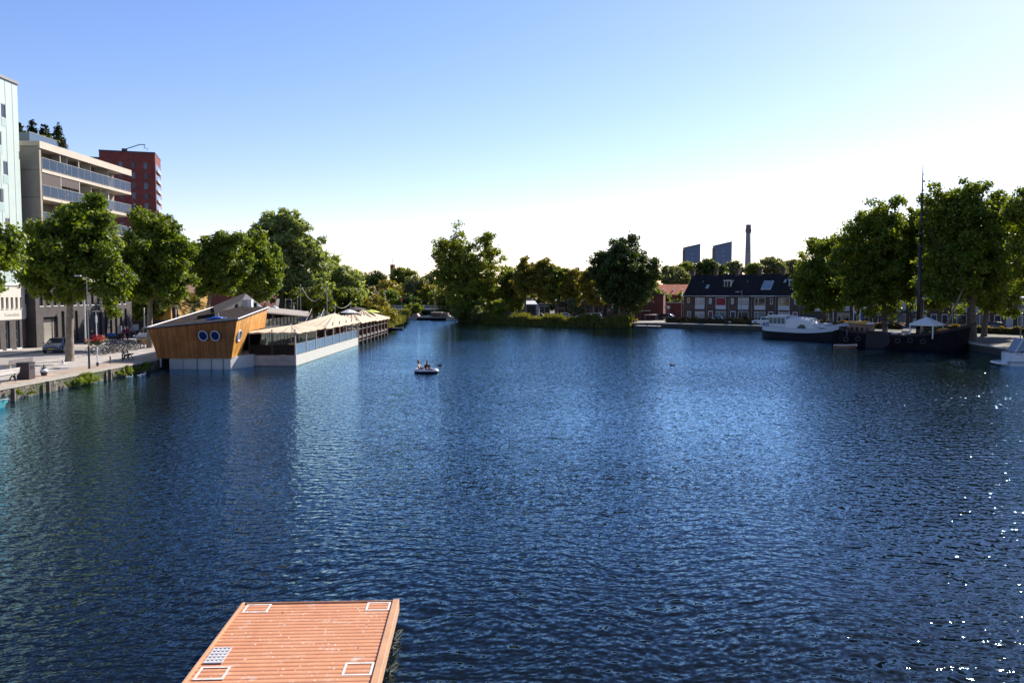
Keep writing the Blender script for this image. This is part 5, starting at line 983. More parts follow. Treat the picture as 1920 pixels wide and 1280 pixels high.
# ---------------- orange floating pontoon ----------------
DKR = R(-2); t = thing('pontoon', 'orange ribbed floating pontoon with white painted squares, at the bottom of the view', 'pontoon', (-2.33, 16.19, 0), R(2.6))
W_, L_, Z_ = 3.2, 9.5, .45
def deck_mat():
    m = bpy.data.materials.new('orange_deck'); m.use_nodes = True; n = m.node_tree; b = n.nodes['Principled BSDF']; tc = n.nodes.new('ShaderNodeTexCoord')
    n1 = n.nodes.new('ShaderNodeTexNoise'); n1.inputs['Scale'].default_value = 2.2; n1.inputs['Detail'].default_value = 8; n1.inputs['Roughness'].default_value = .7; n.links.new(tc.outputs['Object'], n1.inputs['Vector'])
    c1 = n.nodes.new('ShaderNodeValToRGB'); c1.color_ramp.elements[0].position = .3; c1.color_ramp.elements[1].position = .72; c1.color_ramp.elements[0].color = (.44, .175, .078, 1); c1.color_ramp.elements[1].color = (.56, .255, .125, 1); n.links.new(n1.outputs['Fac'], c1.inputs[0])
    vo = n.nodes.new('ShaderNodeTexVoronoi'); vo.inputs['Scale'].default_value = 7; n.links.new(tc.outputs['Object'], vo.inputs['Vector'])
    wn = n.nodes.new('ShaderNodeTexNoise'); wn.inputs['Scale'].default_value = 16; wn.inputs['Detail'].default_value = 3; n.links.new(tc.outputs['Object'], wn.inputs['Vector'])
    n3 = n.nodes.new('ShaderNodeTexNoise'); n3.inputs['Scale'].default_value = .9; n.links.new(tc.outputs['Object'], n3.inputs['Vector'])
    ad = n.nodes.new('ShaderNodeMath'); ad.operation = 'MULTIPLY_ADD'; n.links.new(wn.outputs['Fac'], ad.inputs[0]); ad.inputs[1].default_value = .16; n.links.new(vo.outputs['Distance'], ad.inputs[2])
    mr = n.nodes.new('ShaderNodeMapRange'); mr.inputs[1].default_value = .185; mr.inputs[2].default_value = .215; mr.inputs[3].default_value = .85; mr.inputs[4].default_value = 0; n.links.new(ad.outputs[0], mr.inputs[0])
    n4 = n.nodes.new('ShaderNodeTexNoise'); n4.inputs['Scale'].default_value = 3.2; n4.inputs['Detail'].default_value = 10; n4.inputs['Roughness'].default_value = .8; n.links.new(tc.outputs['Object'], n4.inputs['Vector'])
    m4 = n.nodes.new('ShaderNodeMapRange'); m4.inputs[1].default_value = .56; m4.inputs[2].default_value = .68; m4.inputs[3].default_value = 0; m4.inputs[4].default_value = .55; n.links.new(n4.outputs['Fac'], m4.inputs[0])
    mxx = n.nodes.new('ShaderNodeMath'); mxx.operation = 'MAXIMUM'; n.links.new(mr.outputs[0], mxx.inputs[0]); n.links.new(m4.outputs[0], mxx.inputs[1])
    mx = n.nodes.new('ShaderNodeMix'); mx.data_type = 'RGBA'; n.links.new(mxx.outputs[0], mx.inputs[0]); n.links.new(c1.outputs[0], mx.inputs[6]); mx.inputs[7].default_value = (.68, .6, .54, 1)
    v2 = n.nodes.new('ShaderNodeTexVoronoi'); v2.inputs['Scale'].default_value = 2.3; n.links.new(tc.outputs['Object'], v2.inputs['Vector']); m5 = n.nodes.new('ShaderNodeMapRange'); m5.inputs[1].default_value = .045; m5.inputs[2].default_value = .06; m5.inputs[3].default_value = 1; m5.inputs[4].default_value = 0; n.links.new(v2.outputs['Distance'], m5.inputs[0])
    my = n.nodes.new('ShaderNodeMix'); my.data_type = 'RGBA'; n.links.new(m5.outputs[0], my.inputs[0]); n.links.new(mx.outputs[2], my.inputs[6]); my.inputs[7].default_value = (.04, .02, .015, 1)
    n.links.new(my.outputs[2], b.inputs['Base Color']); b.inputs['Roughness'].default_value = .6; return m
m = M(); pitch = .145; prof = []; y = -L_
k = int(L_ / pitch)
for i in range(k):       # corrugated sheet: rounded ribs running across
    y = -L_ + i * pitch
    for f, z in ((0, 0), (.12, .009), (.28, .013), (.55, .013), (.7, .009), (.8, 0), (.9, -.002)): prof.append((y + f * pitch, Z_ + z))
prof.append((-.02, Z_))
m.add([(-W_ + .06, a, b) for a, b in prof] + [(-.13, a, b) for a, b in prof], [(i, i + 1, len(prof) + i + 1, len(prof) + i) for i in range(len(prof) - 1)]); ORD = deck_mat(); m.build('deck', ORD, t)
KB = pm('pontoon_edge', (.62, .32, .16), .6, var=.12, scale=3)
m = M(); m.box(-.13, 0, -L_, 0, .25, Z_ + .055); m.box(-W_, -W_ + .06, -L_, 0, .25, Z_ + .045); m.box(-W_ + .06, -.13, -.03, .0, .25, Z_ + .035); m.build('edge_beam', KB, t, bevel=.01)
m = M(); m.box(-W_ + .05, -.08, -L_, -.06, -.6, .25); m.build('float', pm('wet_float', (.13, .14, .1), .4, var=.5, scale=2), t)
PW = pm('road_paint_white', (.8, .74, .68), .7, var=.25, scale=9)
def sq(x0, y0, w, d, lw=.042):
    m = M(); z0 = Z_ + .014; z1 = z0 + .004; m.box(x0, x0 + w, y0, y0 + lw, z0, z1); m.box(x0, x0 + w, y0 + d - lw, y0 + d, z0, z1); m.box(x0, x0 + lw, y0 + lw, y0 + d - lw, z0, z1); m.box(x0 + w - lw, x0 + w, y0 + lw, y0 + d - lw, z0, z1); m.build('painted_square', PW, t)
sq(-3.08, -.48, .5, .42); sq(-.64, -.48, .48, .42); sq(-3.08, -3.26, .5, .46); sq(-.66, -3.22, .5, .46)
m = M()
for i in range(6): m.box(-3.1, -2.78, -2.68 + i * .115, -2.65 + i * .115, Z_ + .024, Z_ + .032)
for i in range(5): m.box(-3.1 + i * .0725, -3.07 + i * .0725, -2.68, -2.075, Z_ + .02, Z_ + .028)
m.box(-3.1, -2.78, -2.69, -2.06, Z_ + .014, Z_ + .019); m.build('grate', pm('pale_grate', (.62, .6, .6), .5), t)
rng = np.random.default_rng(5); n = 500; b0 = np.column_stack([np.full(n, -.02) + rng.random(n) * .06, -L_ + rng.random(n) * (L_ - .5), rng.random(n) * .1 - .05]); e0 = b0 + np.column_stack([.03 + rng.random(n) * .1, rng.normal(size=n) * .12, .05 - rng.random(n) * .1]); wv = np.array([0, .012, .006])
npmesh('water_weed', np.stack([b0 - wv, e0 - wv * .4, e0 + wv * .4, b0 + wv], 1).reshape(-1, 3), np.arange(4 * n).reshape(n, 4), pm('weed', (.04, .05, .012), .7, var=.4, scale=6), t)
# ---------------- boats ----------------
def hull(L, B, zs, zb, zm, d=.7, bow=.22, stern=.3, bluntb=.55, blunts=.5, fl=1.0, band=None, n=22):
    """x from stern 0 to bow L. returns (lower hull, upper band, deck) meshes"""
    lo, up, dk = M(), M(), M(); rows = []; 
    for i in range(n + 1):
        t = i / n; b = B / 2
        if t > 1 - bow: b *= max(.03, (1 - ((t - 1 + bow) / bow) ** 2)) ** bluntb
        if t < stern: b *= max(.12, (1 - ((stern - t) / stern) ** 2 * .9)) ** blunts
        z = zm + (zs - zm) * max(0, (.5 - t) / .5) ** 2 + (zb - zm) * max(0, (t - .5) / .5) ** 2
        x = t * L; fx = (t ** 4) * .06 * L * (z / zb)
        rows.append((x, b, z, fx))
    q = band or .6
    R_ = []
    for x, b, z, fx in rows: R_.append([(x - fx * .3, 0, -d), (x - fx * .2, b * .8, -d * .8), (x, b * .97, 0), (x + fx * .5, b * (1 + .02 * fl), z * q), (x + fx, b * (1 + .05 * fl), z), (x + fx, b * (1 + .05 * fl) - min(.1, b * .3), z), (x + fx, b * (1 + .03 * fl) - min(.1, b * .3), z - .3)])
    for sg in (1, -1):
        f = lambda p: (p[0], p[1] * sg, p[2])
        for i in range(n):
            for j in range(3): lo.poly([f(R_[i][j]), f(R_[i + 1][j]), f(R_[i + 1][j + 1]), f(R_[i][j + 1])])
            for j in range(3, 6): up.poly([f(R_[i][j]), f(R_[i + 1][j]), f(R_[i + 1][j + 1]), f(R_[i][j + 1])])
    for i in range(n): a, b = R_[i][6], R_[i + 1][6]; dk.poly([a, b, (b[0], -b[1], b[2]), (a[0], -a[1], a[2])])
    for k in (0, n):
        for j in range(3): a, b = R_[k][j], R_[k][j + 1]; lo.poly([a, b, (b[0], -b[1], b[2]), (a[0], -a[1], a[2])])
        for j in range(3, 4): a, b = R_[k][j], R_[k][j + 1]; up.poly([a, b, (b[0], -b[1], b[2]), (a[0], -a[1], a[2])])
    return lo, up, dk
HBLK = pm('hull_black', (.004, .005, .012), .5, var=.2, spec=.2); HWHT = pm('hull_white', (.62, .66, .72), .4, var=.06); DECKG = pm('deck_grey', (.3, .3, .3), .7, var=.15); TARP = pm('white_tarp', (.78, .77, .75), .75, var=.05, bump=.04, bscale=3); WOODV = pm('varnished_wood', (.2, .08, .03), .4, var=.3, scale=5)
# white barge
bx = Vector((39.3, 124.2, 0)); be = Vector((48.0, 112.6, 0)); L = (be - bx).length; t = thing('canal_barge', 'white topped motor barge with a black hull and a white tarpaulin over its deck', 'boat', bx, math.atan2(be.y - bx.y, be.x - bx.x))
lo, up, dk = hull(L, 3.9, 1.9, 3.05, 1.65, band=.62, bow=.2, stern=.22); lo.build('hull', HBLK, t, smooth=True); up.build('bulwark', HWHT, t, smooth=True); dk.build('deck', DECKG, t)
m = M(); m.box(1.6, 4.6, -1.35, 1.35, 1.3, 3.35); w_ = m.build('wheelhouse', HWHT, t, bevel=.05); m = M(); m.box(1.4, 4.8, -1.5, 1.5, 3.353, 3.5); m.build('roof', WHITE, w_)
for i in range(4): m = M(); m.box(1.75 + i * .7, 2.3 + i * .7, -1.39, 1.39, 2.25, 3.15); m.build('window', GLASST, w_)
m = M(); m.box(1.56, 4.64, -1.1, 1.1, 2.35, 3.1); m.build('windscreen', GLASS, w_)
m = M(); S_ = [(4.7, 1.35, 3.3), (6.0, 1.4, 3.35), (8.3, 1.35, 3.2), (9.6, 1.45, 2.0)]
vs = []
for x, b, z in S_: vs += [(x, -1.6, 1.45), (x, -b, z - .35), (x, -b * .4, z), (x, b * .4, z), (x, b, z - .35), (x, 1.6, 1.45)]
fs = [(i * 6 + j, (i + 1) * 6 + j, (i + 1) * 6 + j + 1, i * 6 + j + 1) for i in range(3) for j in range(5)] + [(0, 1, 2, 3, 4, 5), (23, 22, 21, 20, 19, 18)]
m.add(vs, fs); m.build('tarpaulin', TARP, t)
m = M(); m.prism([(6.6, -1.62, 1.7), (8.2, -1.66, 1.6), (7.9, -1.55, 2.15), (7.2, -1.52, 2.25)], (0, -.03, 0)); m.build('tarp_opening', pm('tarp_gap', (.1, .09, .06), .8), t)
m = M(); m.box(9.7, 11.2, -1.1, 1.1, 1.6, 2.15); m.build('hatch', HWHT, t, bevel=.08); m = M(); m.sphere((10.6, 0, 2.35), .6, 10, 6, (1.4, 1, .4)); m.build('folded_sail', TARP, t, smooth=True)
m = M(); m.box(.2, 1.5, -.9, .9, 1.7, 2.3); m.build('aft_box', pm('blue_cover', (.03, .12, .3), .6), t); m = M(); m.box(.1, 1.7, -1.3, 1.3, 3.1, 3.18)
for x, y in ((.15, -1.2), (.15, 1.2)): m.tube((x, y, 1.7), (x, y, 3.1), .03)
m.build('aft_canopy', WHITE, t)
m = M(); m.path([(2.6, 0, 3.5), (2.3, 0, 4.6)], .02); m.path([(4.2, .3, 3.5), (3.9, .3, 4.7)], .02); m.build('antennas', WHITE, t)
for i, x in enumerate((.6, 1.0)): m = M(); m.ring((x + i * .5, -1.75, 1.95), .22, .05, 'Y', 14, 6); m.build('life_ring', WHITE, t)
m = M(); 
for x in (11.8, 12.7, 13.6): m.tube((x, -1.2 + (x - 11.8) * .45, 2.3), (x, -1.2 + (x - 11.8) * .45, 3.2), .02)
m.path([(11.8, -1.2, 3.2), (13.6, -.4, 3.3), (14.4, 0, 3.4)], .02); m.build('bow_rail', GREYM, t)
tx = text('Ingena 2', .5, PBLK, t, (11.3, -2.04, 1.75), (PI / 2, 0, R(3.5)), shear=.2)
# dark sailing ship
bx = Vector((43.0, 104.6, 0)); be = Vector((54.9, 96.4, 0)); L = (be - bx).length; ang = math.atan2(be.y - bx.y, be.x - bx.x)
HSH = pm('hull_tar', (.012, .01, .013), .8, var=.5, scale=1.5, spec=.08); HRL = pm('hull_rail', (.03, .02, .02), .8, var=.3)
t = thing('sailing_barge', 'black hulled old sailing barge with a very tall mast and a fan shaped leeboard', 'boat', bx, ang); SHIP = t
lo, up, dk = hull(L, 4.3, 2.5, 3.3, 1.75, band=.85, bow=.24, stern=.2, bluntb=.45, blunts=.4); lo.build('hull', HSH, t, smooth=True); up.build('rail', HRL, t, smooth=True); dk.build('deck', DWOOD, t)
m = M(); m.prism([(1.3, -1.35, 1.5), (3.9, -1.35, 1.4), (3.9, -1.35, 2.7), (1.3, -1.35, 2.9)], (0, 2.7, 0)); c_ = m.build('cabin', WOODV, t)
m = M(); m.prism([(1.1, -1.5, 2.93), (4.1, -1.5, 2.73), (4.1, -1.5, 2.83), (1.1, -1.5, 3.03)], (0, 3.0, 0)); m.build('cabin_roof', WOODV, c_)
for i in range(4): m = M(); m.box(1.5 + i * .6, 1.85 + i * .6, -1.38, -1.352, 2.05, 2.5); m.build('window', BLACK, c_)
m = M(); m.sphere((2.3, -.1, 3.0), .95, 12, 8, (1.1, 1.2, .28)); m.build('yellow_tarp', pm('yellow_tarp', (.75, .42, .05), .7, bump=.05, bscale=4), t, smooth=True); m = M(); m.sphere((3.4, .1, 2.92), .6, 10, 6, (1.2, 1.3, .3)); m.build('white_cover', TARP, t, smooth=True)
xm = (V(1722, 600, 99.5) - bx); xm = xm.x * math.cos(-ang) - xm.y * math.sin(-ang)
m = M(); m.tube((xm, 0, 1), (xm, 0, 13), .23, .19, 12); m.tube((xm, 0, 13), (xm, 0, 19), .18, .12, 12); m.tube((xm, 0, 19), (xm, 0, 22.6), .09, .03, 8); ms = m.build('mast', pm('mast_wood', (.015, .009, .007), .5, var=.2), t, smooth=True)
m = M()
for z in (12.6, 14.2, 16.0, 19.0): m.lathe((xm, 0, z), [(.27, -.08), (.27, .08)], 10)
m.build('mast_bands', DARKM, ms)
m = M()
for y in (-2.0, 2.0):
    for dx in (-.5, .9): m.tube((xm + dx, y, 1.6), (xm, 0, 14.2), .014, n=4)
m.tube((xm, 0, 18.8), (L - .6, 0, 2.6), .014, n=4); m.build('rigging', DARKM, t)
tip = (11.0, 11.0); p0 = V(1774, 612, 97); p1 = V(1811, 530, 97)
def loc_(p): d = p - bx; return (d.x * math.cos(-ang) - d.y * math.sin(-ang), d.x * math.sin(-ang) + d.y * math.cos(-ang), p.z)
m = M(); m.tube(loc_(p0), loc_(p1), .15, .09, 8); m.build('raised_bowsprit', pm('spar_grey', (.16, .12, .1), .6), t); m = M(); m.tube(loc_(p1), (xm, 0, 16), .018, n=4); m.build('forestay', GREYM, t)
m = M(); m.tube(loc_(V(1640, 592, 102)), loc_(V(1700, 613, 99)), .12, .09); m.tube(loc_(V(1660, 612, 100)), loc_(V(1700, 580, 100)), .12, .09); m.tube(loc_(V(1700, 580, 100)), loc_(V(1716, 596, 99.5)), .3, .2); m.tube(loc_(V(1652, 600, 101)), loc_(V(1690, 580, 100)), .08, .06); m.build('gaff', pm('spar_pale', (.035, .025, .022), .6), t)
m = M(); p = []; 
for i in range(9): a = R(100 + i * 20 * .0 + i * 11.25); p.append((5.4 + 2.9 * (1 - math.cos(R(i * 11.25))) * 0 + 0, 0, 0))
pts = [(3.6, 2.05), (5.6, 2.0), (6.3, 1.5), (6.4, .7), (5.6, -.1), (4.4, -.35), (3.5, -.3)]
m.prism([(x, -2.42, z) for x, z in pts], (0, .12, 0)); lb = m.build('leeboard', patm('leeboard_wood', (.012, .01, .012), (.006, .005, .006), pitch=3, row=.22, axis='ZX', var=.3), t)
m = M(); m.prism([(3.5, -2.46, 2.0), (5.6, -2.46, 1.95), (6.2, -2.46, 1.55), (6.28, -2.46, 1.7), (5.65, -2.46, 2.1), (3.5, -2.46, 2.12)], (0, .03, 0)); m.build('iron_edge', HRL, lb)
m = M(); m.box(6.9, 9.6, -1.9, -1.5, 1.45, 1.75); m.build('deck_locker', PALEW, t)
m = M()
for x, y, s in ((5.2, .2, .5), (6.4, -.4, .4), (5.9, .9, .35)): m.sphere((x, y, 1.75), s, 10, 6, (1.5, 1, .35))
m.build('furled_canvas', TARP, t, smooth=True)
m = M(); m.sphere((12.1, -1.35, 2.35), .55, 12, 8, (1.5, .6, .6)); m.build('orange_cover', pm('orange_cover', (.6, .28, .05), .6), t, smooth=True)
m = M(); m.box(10.6, 11.6, -.7, .7, 1.5, 2.5); m.tube((11, -1, 2.6), (11, 1, 2.6), .18); m.build('windlass', DARKM, t)
for x, lab, cs in ((1601, 'red and blue flag', ((.5, .02, .04), (.6, .55, .55), (.02, .05, .3))), (1613, 'blue flag', ((.02, .08, .3), (.02, .08, .3), (.02, .08, .3)))):
    p = V(x, 573 if x == 1601 else 580, 105); q = loc_(p); m = M(); m.tube((q[0], q[1], 2.0), (q[0], q[1], q[2]), .04); f = m.build('flagstaff', WHITE, t)
    m = M(); 
    for k in range(3): m.k = k; m.prism([(q[0] + .03, q[1], q[2] - .55 - k * .27), (q[0] + .3, q[1] + .1, q[2] - .8 - k * .27), (q[0] + .3, q[1] + .1, q[2] - .55 - k * .27), (q[0] + .03, q[1], q[2] - .3 - k * .27)], (0, .015, 0))
    m.build('flag', [pm('flag%d%d' % (x, k), c, .8, var=0) for k, c in enumerate(cs)], f)
m = M(); m.prism([(-.1, -.12, -.6), (-1.0, -.12, -.5), (-.9, -.12, 1.9), (-.15, -.12, 2.1)], (0, .24, 0)); m.path([(-.6, 0, 1.9), (.9, 0, 2.6)], .06); m.build('rudder', HSH, t)
for i, x in enumerate((1.2, 2.6, 7.2, 8.6, 10.0)):
    m = M(); m.ring((x, -2.28, .95 + .1 * (i % 2)), .26, .09, 'Y', 16, 6); m.tube((x, -2.2, 1.2), (x, -2.1, 1.9), .02, n=4); m.build('tyre_fender', pm('old_rubber', (.03, .03, .03), .8), t)
m = M(); m.path([(.4, -1.7, 3.0), (1.2, -1.9, 2.7), (3.6, -2.1, 2.4), (6.5, -2.1, 2.2), (9.5, -2.1, 2.3), (12, -1.7, 2.9), (14, -.5, 3.6)], .025, 4)
for x, y, z in ((1.2, -1.9, 2.7), (3.6, -2.1, 2.4), (6.5, -2.1, 2.2), (9.5, -2.1, 2.3), (12, -1.7, 2.9)): m.tube((x, y, 1.4), (x, y, z), .025, n=5)
m.build('guard_rail', GREYM, t)
for x, y, sx, sy, sz, mt in ((4.6, .6, .8, .6, .5, PALEW), (5.9, -.9, .5, .5, .45, DWOOD), (9.9, .4, .7, .9, .6, DWOOD), (7.6, .9, .9, .6, .55, YW if 'YW' in globals() else PALEW)):
    m = M(); m.cbox((x, y, 1.5 + sz / 2), (sx, sy, sz), .3); m.build('deck_box', mt, t)
# gazebo on the deck
p = V(1733, 626, 97.5); t = thing('party_tent', 'small white pointed party tent standing on the deck of the sailing barge', 'gazebo', (p.x + .3, 97.6, 1.35), R(-56)); w2, d2, hh = 1.4, 1.15, 1.75
m = M()
for sx in (-1, 1):
    for sy in (-1, 1): m = M(); m.box(sx * w2 - .05, sx * w2 + .05, sy * d2 - .05, sy * d2 + .05, 0, hh); m.build('leg', WHITE, t)
m = M(); cs = [(-w2 - .1, -d2 - .1), (w2 + .1, -d2 - .1), (w2 + .1, d2 + .1), (-w2 - .1, d2 + .1)]
m.add([(x, y, hh - .22) for x, y in cs] + [(x, y, hh + .02) for x, y in cs] + [(0, 0, hh + .85)], [(0, 1, 5, 4), (1, 2, 6, 5), (2, 3, 7, 6), (3, 0, 4, 7), (4, 5, 8), (5, 6, 8), (6, 7, 8), (7, 4, 8)]); m.build('canopy', TARP, t)
def small_boat(name, label, loc, rz, L, B, z, hm, extra=None, grp=None, inner=None):
    t = thing(name, label, 'boat', loc, rz, grp); lo, up, dk = hull(L, B, z, z * 1.35, z, d=.25, band=.75, bow=.4, stern=.15, n=14); lo.build('hull', hm, t, smooth=True); up.build('gunwale', inner or PALEW, t, smooth=True); dk.build('floor', DECKG, t)
    for x in (.3, .6): m = M(); m.box(L * x, L * x + .25, -B * .42, B * .42, z - .18, z - .13); m.build('thwart', PALEW, t)
    return t
small_boat('dinghy', 'small brown wooden dinghy floating at the stern of the sailing barge', (40.5, 100.6, 0), R(-20), 2.6, 1.2, .38, WOODV)
t = small_boat('pedal_boat', 'teal pedal boat at the left frame edge below the quay', (-32.0, 45.4, 0), R(62), 2.9, 1.3, .4, pm('teal_paint', (.04, .26, .29), .4), inner=pm('teal_paint', (.04, .26, .29), .4)); m = M(); m.prism([(.9, -.5, .5), (2.2, -.5, .45), (2.0, -.5, .75), (1.1, -.5, .8)], (0, 1.0, 0)); m.build('seat_cover', pm('teal_cover', (.08, .38, .4), .6), t); m = M(); m.path([(.4, -.7, .45), (2.9, -.5, .5)], .03); m.cbox((.2, -.72, .44), (.5, .16, .03)); m.build('oar', PALEW, t)
# motor boat at the right edge
t = thing('motor_boat', 'white motor cruiser cut off by the right edge of the frame', 'boat', (46.6, 75.7, 0), R(-14)); lo, up, dk = hull(7.5, 2.6, 1.25, 1.7, 1.3, d=.4, band=.3, bow=.45, stern=.06); MW = pm('gelcoat', (.66, .7, .76), .25, var=.04); lo.build('hull', MW, t, smooth=True); up.build('topside', MW, t, smooth=True); dk.build('deck', MW, t)
m = M(); m.box(-.02, 6.2, -1.36, -1.33, .36, .44); m.build('blue_stripe', PNAVY, t); m = M(); m.prism([(-.75, -1.1, .2), (.05, -1.1, .15), (.05, -1.1, .42), (-.7, -1.1, .35)], (0, 2.2, 0)); m.build('swim_platform', MW, t)
m = M(); m.prism([(1.4, -1.1, 1.2), (4.8, -1.1, 1.4), (4.2, -1.1, 1.9), (2.2, -1.1, 2.0)], (0, 2.2, 0)); m.build('cabin', MW, t); m = M(); m.prism([(.7, -1.15, 1.35), (2.3, -1.15, 1.55), (1.3, -1.15, 2.6)], (0, 2.3, 0)); m.build('canvas_hood', pm('blue_grey_canvas', (.2, .26, .36), .6, var=.1), t); m = M(); m.path([(1.3, -1.17, 2.65), (2.4, -1.17, 1.5)], .05); m.path([(.65, -1.17, 1.35), (1.3, -1.17, 2.65)], .04); m.build('hood_frame', WHITE, t)
text('550', .26, PNAVY, t, (1.5, -1.4, .8), (PI / 2, 0, 0)); text('HIRO LINE', .13, PNAVY, t, (.9, -1.4, 1.1), (PI / 2, 0, 0))
# far boats by the bridge
t = small_boat('motor_boat', 'small white motorboat with a pink cover moored at the far bank', (at(757, 208), 209, 0), R(-12), 6.2, 2.0, .8, HWHT, grp='boats moored near the far bridge'); m = M(); m.prism([(2, -.7, .7), (4.3, -.7, .8), (3.7, -.7, 1.6), (2.4, -.7, 1.5)], (0, 1.4, 0)); m.build('cabin', pm('pink_cover', (.55, .35, .33), .7), t)
t = small_boat('flat_boat', 'long flat boat with a blue grey cover beside the small white motorboat', (at(781, 205), 206, 0), R(-8), 5.2, 1.8, .75, HBLK, grp='boats moored near the far bridge'); m = M(); m.box(.6, 4.6, -.75, .75, .75, .95); m.build('cover', pm('blue_grey_cover', (.2, .27, .33), .6), t)
t = small_boat('house_boat', 'houseboat with a lit yellow roof edge and two windows under the trees', (at(803, 204), 205, 0), R(-8), 6.5, 2.4, .8, HBLK, grp='boats moored near the far bridge'); m = M(); m.box(1, 5.2, -1, 1, .7, 1.9); c_ = m.build('cabin', pm('brown_cabin', (.2, .1, .05), .6), t); m = M(); m.box(.8, 3.6, -1.15, 1.15, 1.903, 2.0); m.build('cabin_roof', PALEW, c_)
for x in (3.4, 4.3): m = M(); m.box(x, x + .6, -1.03, -1.003, 1.1, 1.7); m.build('window', CURT, c_)
t = small_boat('motor_boat', 'tiny white boat at the right end of the far moored boats', (at(832, 203), 204, 0), R(-10), 2.6, 1.3, .6, HWHT, grp='boats moored near the far bridge'); m = M(); m.sphere((1.3, 0, .9), .5, 8, 6, (1.2, 1, .7)); m.build('cover', TARP, t)
p = V(814.5, 538, 206); pole('boat_mast', 'slim brown mast rising from the moored houseboats', at(814.5, 206), 206, p.z - .5, .13, pm('mast_brown', (.2, .1, .05), .6), .5, 'mast')
t = small_boat('rowing_boat', 'dark rowing boat with a pale bow moored at the far end of the terrace', (at(722, 147), 149, 0), R(-10), 3.0, 1.2, .45, PNAVY); person('person in blue standing in the rowing boat beyond the terrace', (at(728.5, 148.5), 148.6, .15), R(-40), 'stand', (.02, .08, .35), (.02, .03, .08), scale=1)
# inflatable boat with two people
t = thing('inflatable_boat', 'small black and white inflatable boat with two people on the open water', 'boat', (-7.35, 68.4, 0), R(-6)); m = M(); n = 36; k = 10; vs = []; fs = []
for i in range(n):
    a = 2 * PI * i / n; c, s = math.cos(a), math.sin(a); cx = .88 * (abs(c) ** .7) * (1 if c >= 0 else -1); cy = .42 * (abs(s) ** .7) * (1 if s >= 0 else -1); nrm = Vector((cx / .88 * .9, cy / .42, 0)).normalized()
    for j in range(k): b = 2 * PI * j / k; r = .2; vs.append((cx + nrm.x * r * math.cos(b), cy + nrm.y * r * math.cos(b), .17 + r * math.sin(b)))
for i in range(n):
    for j in range(k): fs.append((i * k + j, ((i + 1) % n) * k + j, ((i + 1) % n) * k + (j + 1) % k, i * k + (j + 1) % k))
for f in fs: z = sum(vs[i][2] for i in f) / 4; m.k = 0 if z < .2 else 1; m.add([vs[i] for i in f], [(0, 1, 2, 3)])
m.build('tube', [pm('pvc_navy', (.02, .015, .05), .35), pm('pvc_white', (.72, .68, .7), .35)], t, smooth=True)
m = M(); m.cbox((0, 0, .1), (1.7, .8, .1)); m.build('floor', DARKM, t); m = M(); m.ring((0, 0, .39), .0, .0, 'Z', 4, 3) if 0 else None
m.path([(-.7, -.66, .3), (-.2, -.68, .37), (.3, -.68, .37), (.7, -.64, .3)], .015); m.build('grab_rope', PNAVY, t)
m = M(); m.cbox((.35, -.45, .4), (.55, .24, .05)); m.build('printed_panel', pm('pvc_print', (.25, .2, .3), .4), t)
person('person with a cap and bare shoulders sitting at the left end of the inflatable boat', (-7.95, 68.45, .05), R(70), 'boat', (.5, .25, .2), (.1, .05, .05), bare=True, hat=pm('cap_brown', (.1, .04, .03), .7), arms='fwd', group='people in the inflatable boat')
person('long haired person in dark clothes sitting in the middle of the inflatable boat', (-7.25, 68.5, .05), R(20), 'boat', (.08, .02, .02), (.05, .02, .02), long_hair=True, arms='mid', group='people in the inflatable boat')
t = thing('paddle', 'dark bladed paddle raised at the right end of the inflatable boat', 'paddle', (-7.3, 68.3, .55), R(-4)); m = M(); m.tube((0, 0, 0), (.95, -.05, .1), .016); m.build('shaft', GREYM, t); m = M(); m.prism([(.9, -.06, .05), (1.02, -.06, .0), (1.3, -.07, .02), (1.32, -.07, .2), (1.0, -.06, .2), (.9, -.06, .14)], (0, .015, 0)); m.build('blade', DARKM, t)
# ---------------- wooden floating restaurant ----------------
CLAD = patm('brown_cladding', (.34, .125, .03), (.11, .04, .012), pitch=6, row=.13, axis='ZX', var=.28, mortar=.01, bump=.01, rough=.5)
CLADY = patm('sunlit_cladding', (.85, .38, .07), (.4, .16, .04), pitch=6, row=.13, axis='ZY', var=.3, mortar=.01, bump=.01, rough=.5)  # same boards as the front, colour brightened for sunlight on this side
SHING = patm('grey_shingle', (.075, .06, .056), (.03, .027, .026), pitch=.35, row=.22, axis='XY', var=.35, mortar=.02, bump=.02, rough=1, spec=.03)
GCLAD = patm('grey_cladding', (.085, .075, .08), (.07, .06, .06), pitch=6, row=.14, axis='ZH', var=.25, mortar=.012, bump=.01)
t = thing('floating_restaurant', 'wooden ship shaped floating restaurant with round portholes and a grey shingle roof', 'restaurant', (-28, 72, 0)); o_ = Vector((-28, 72, 0))
def Lp(*a): return [Vector(p) - o_ for p in a]
A0 = V(296, 671.5, 71.6); B0 = V(434, 671.5, 71.2); A1 = V(277.5, 617.5, 70.9); B1 = V(444.5, 601, 70.6); C1 = V(501.5, 578.5, 79.3); Cm = V(497, 612, 79.3); D0 = V(450.5, 666, 73.5); Dm = V(465, 621, 75.2); BK = V(400, 580, 86)
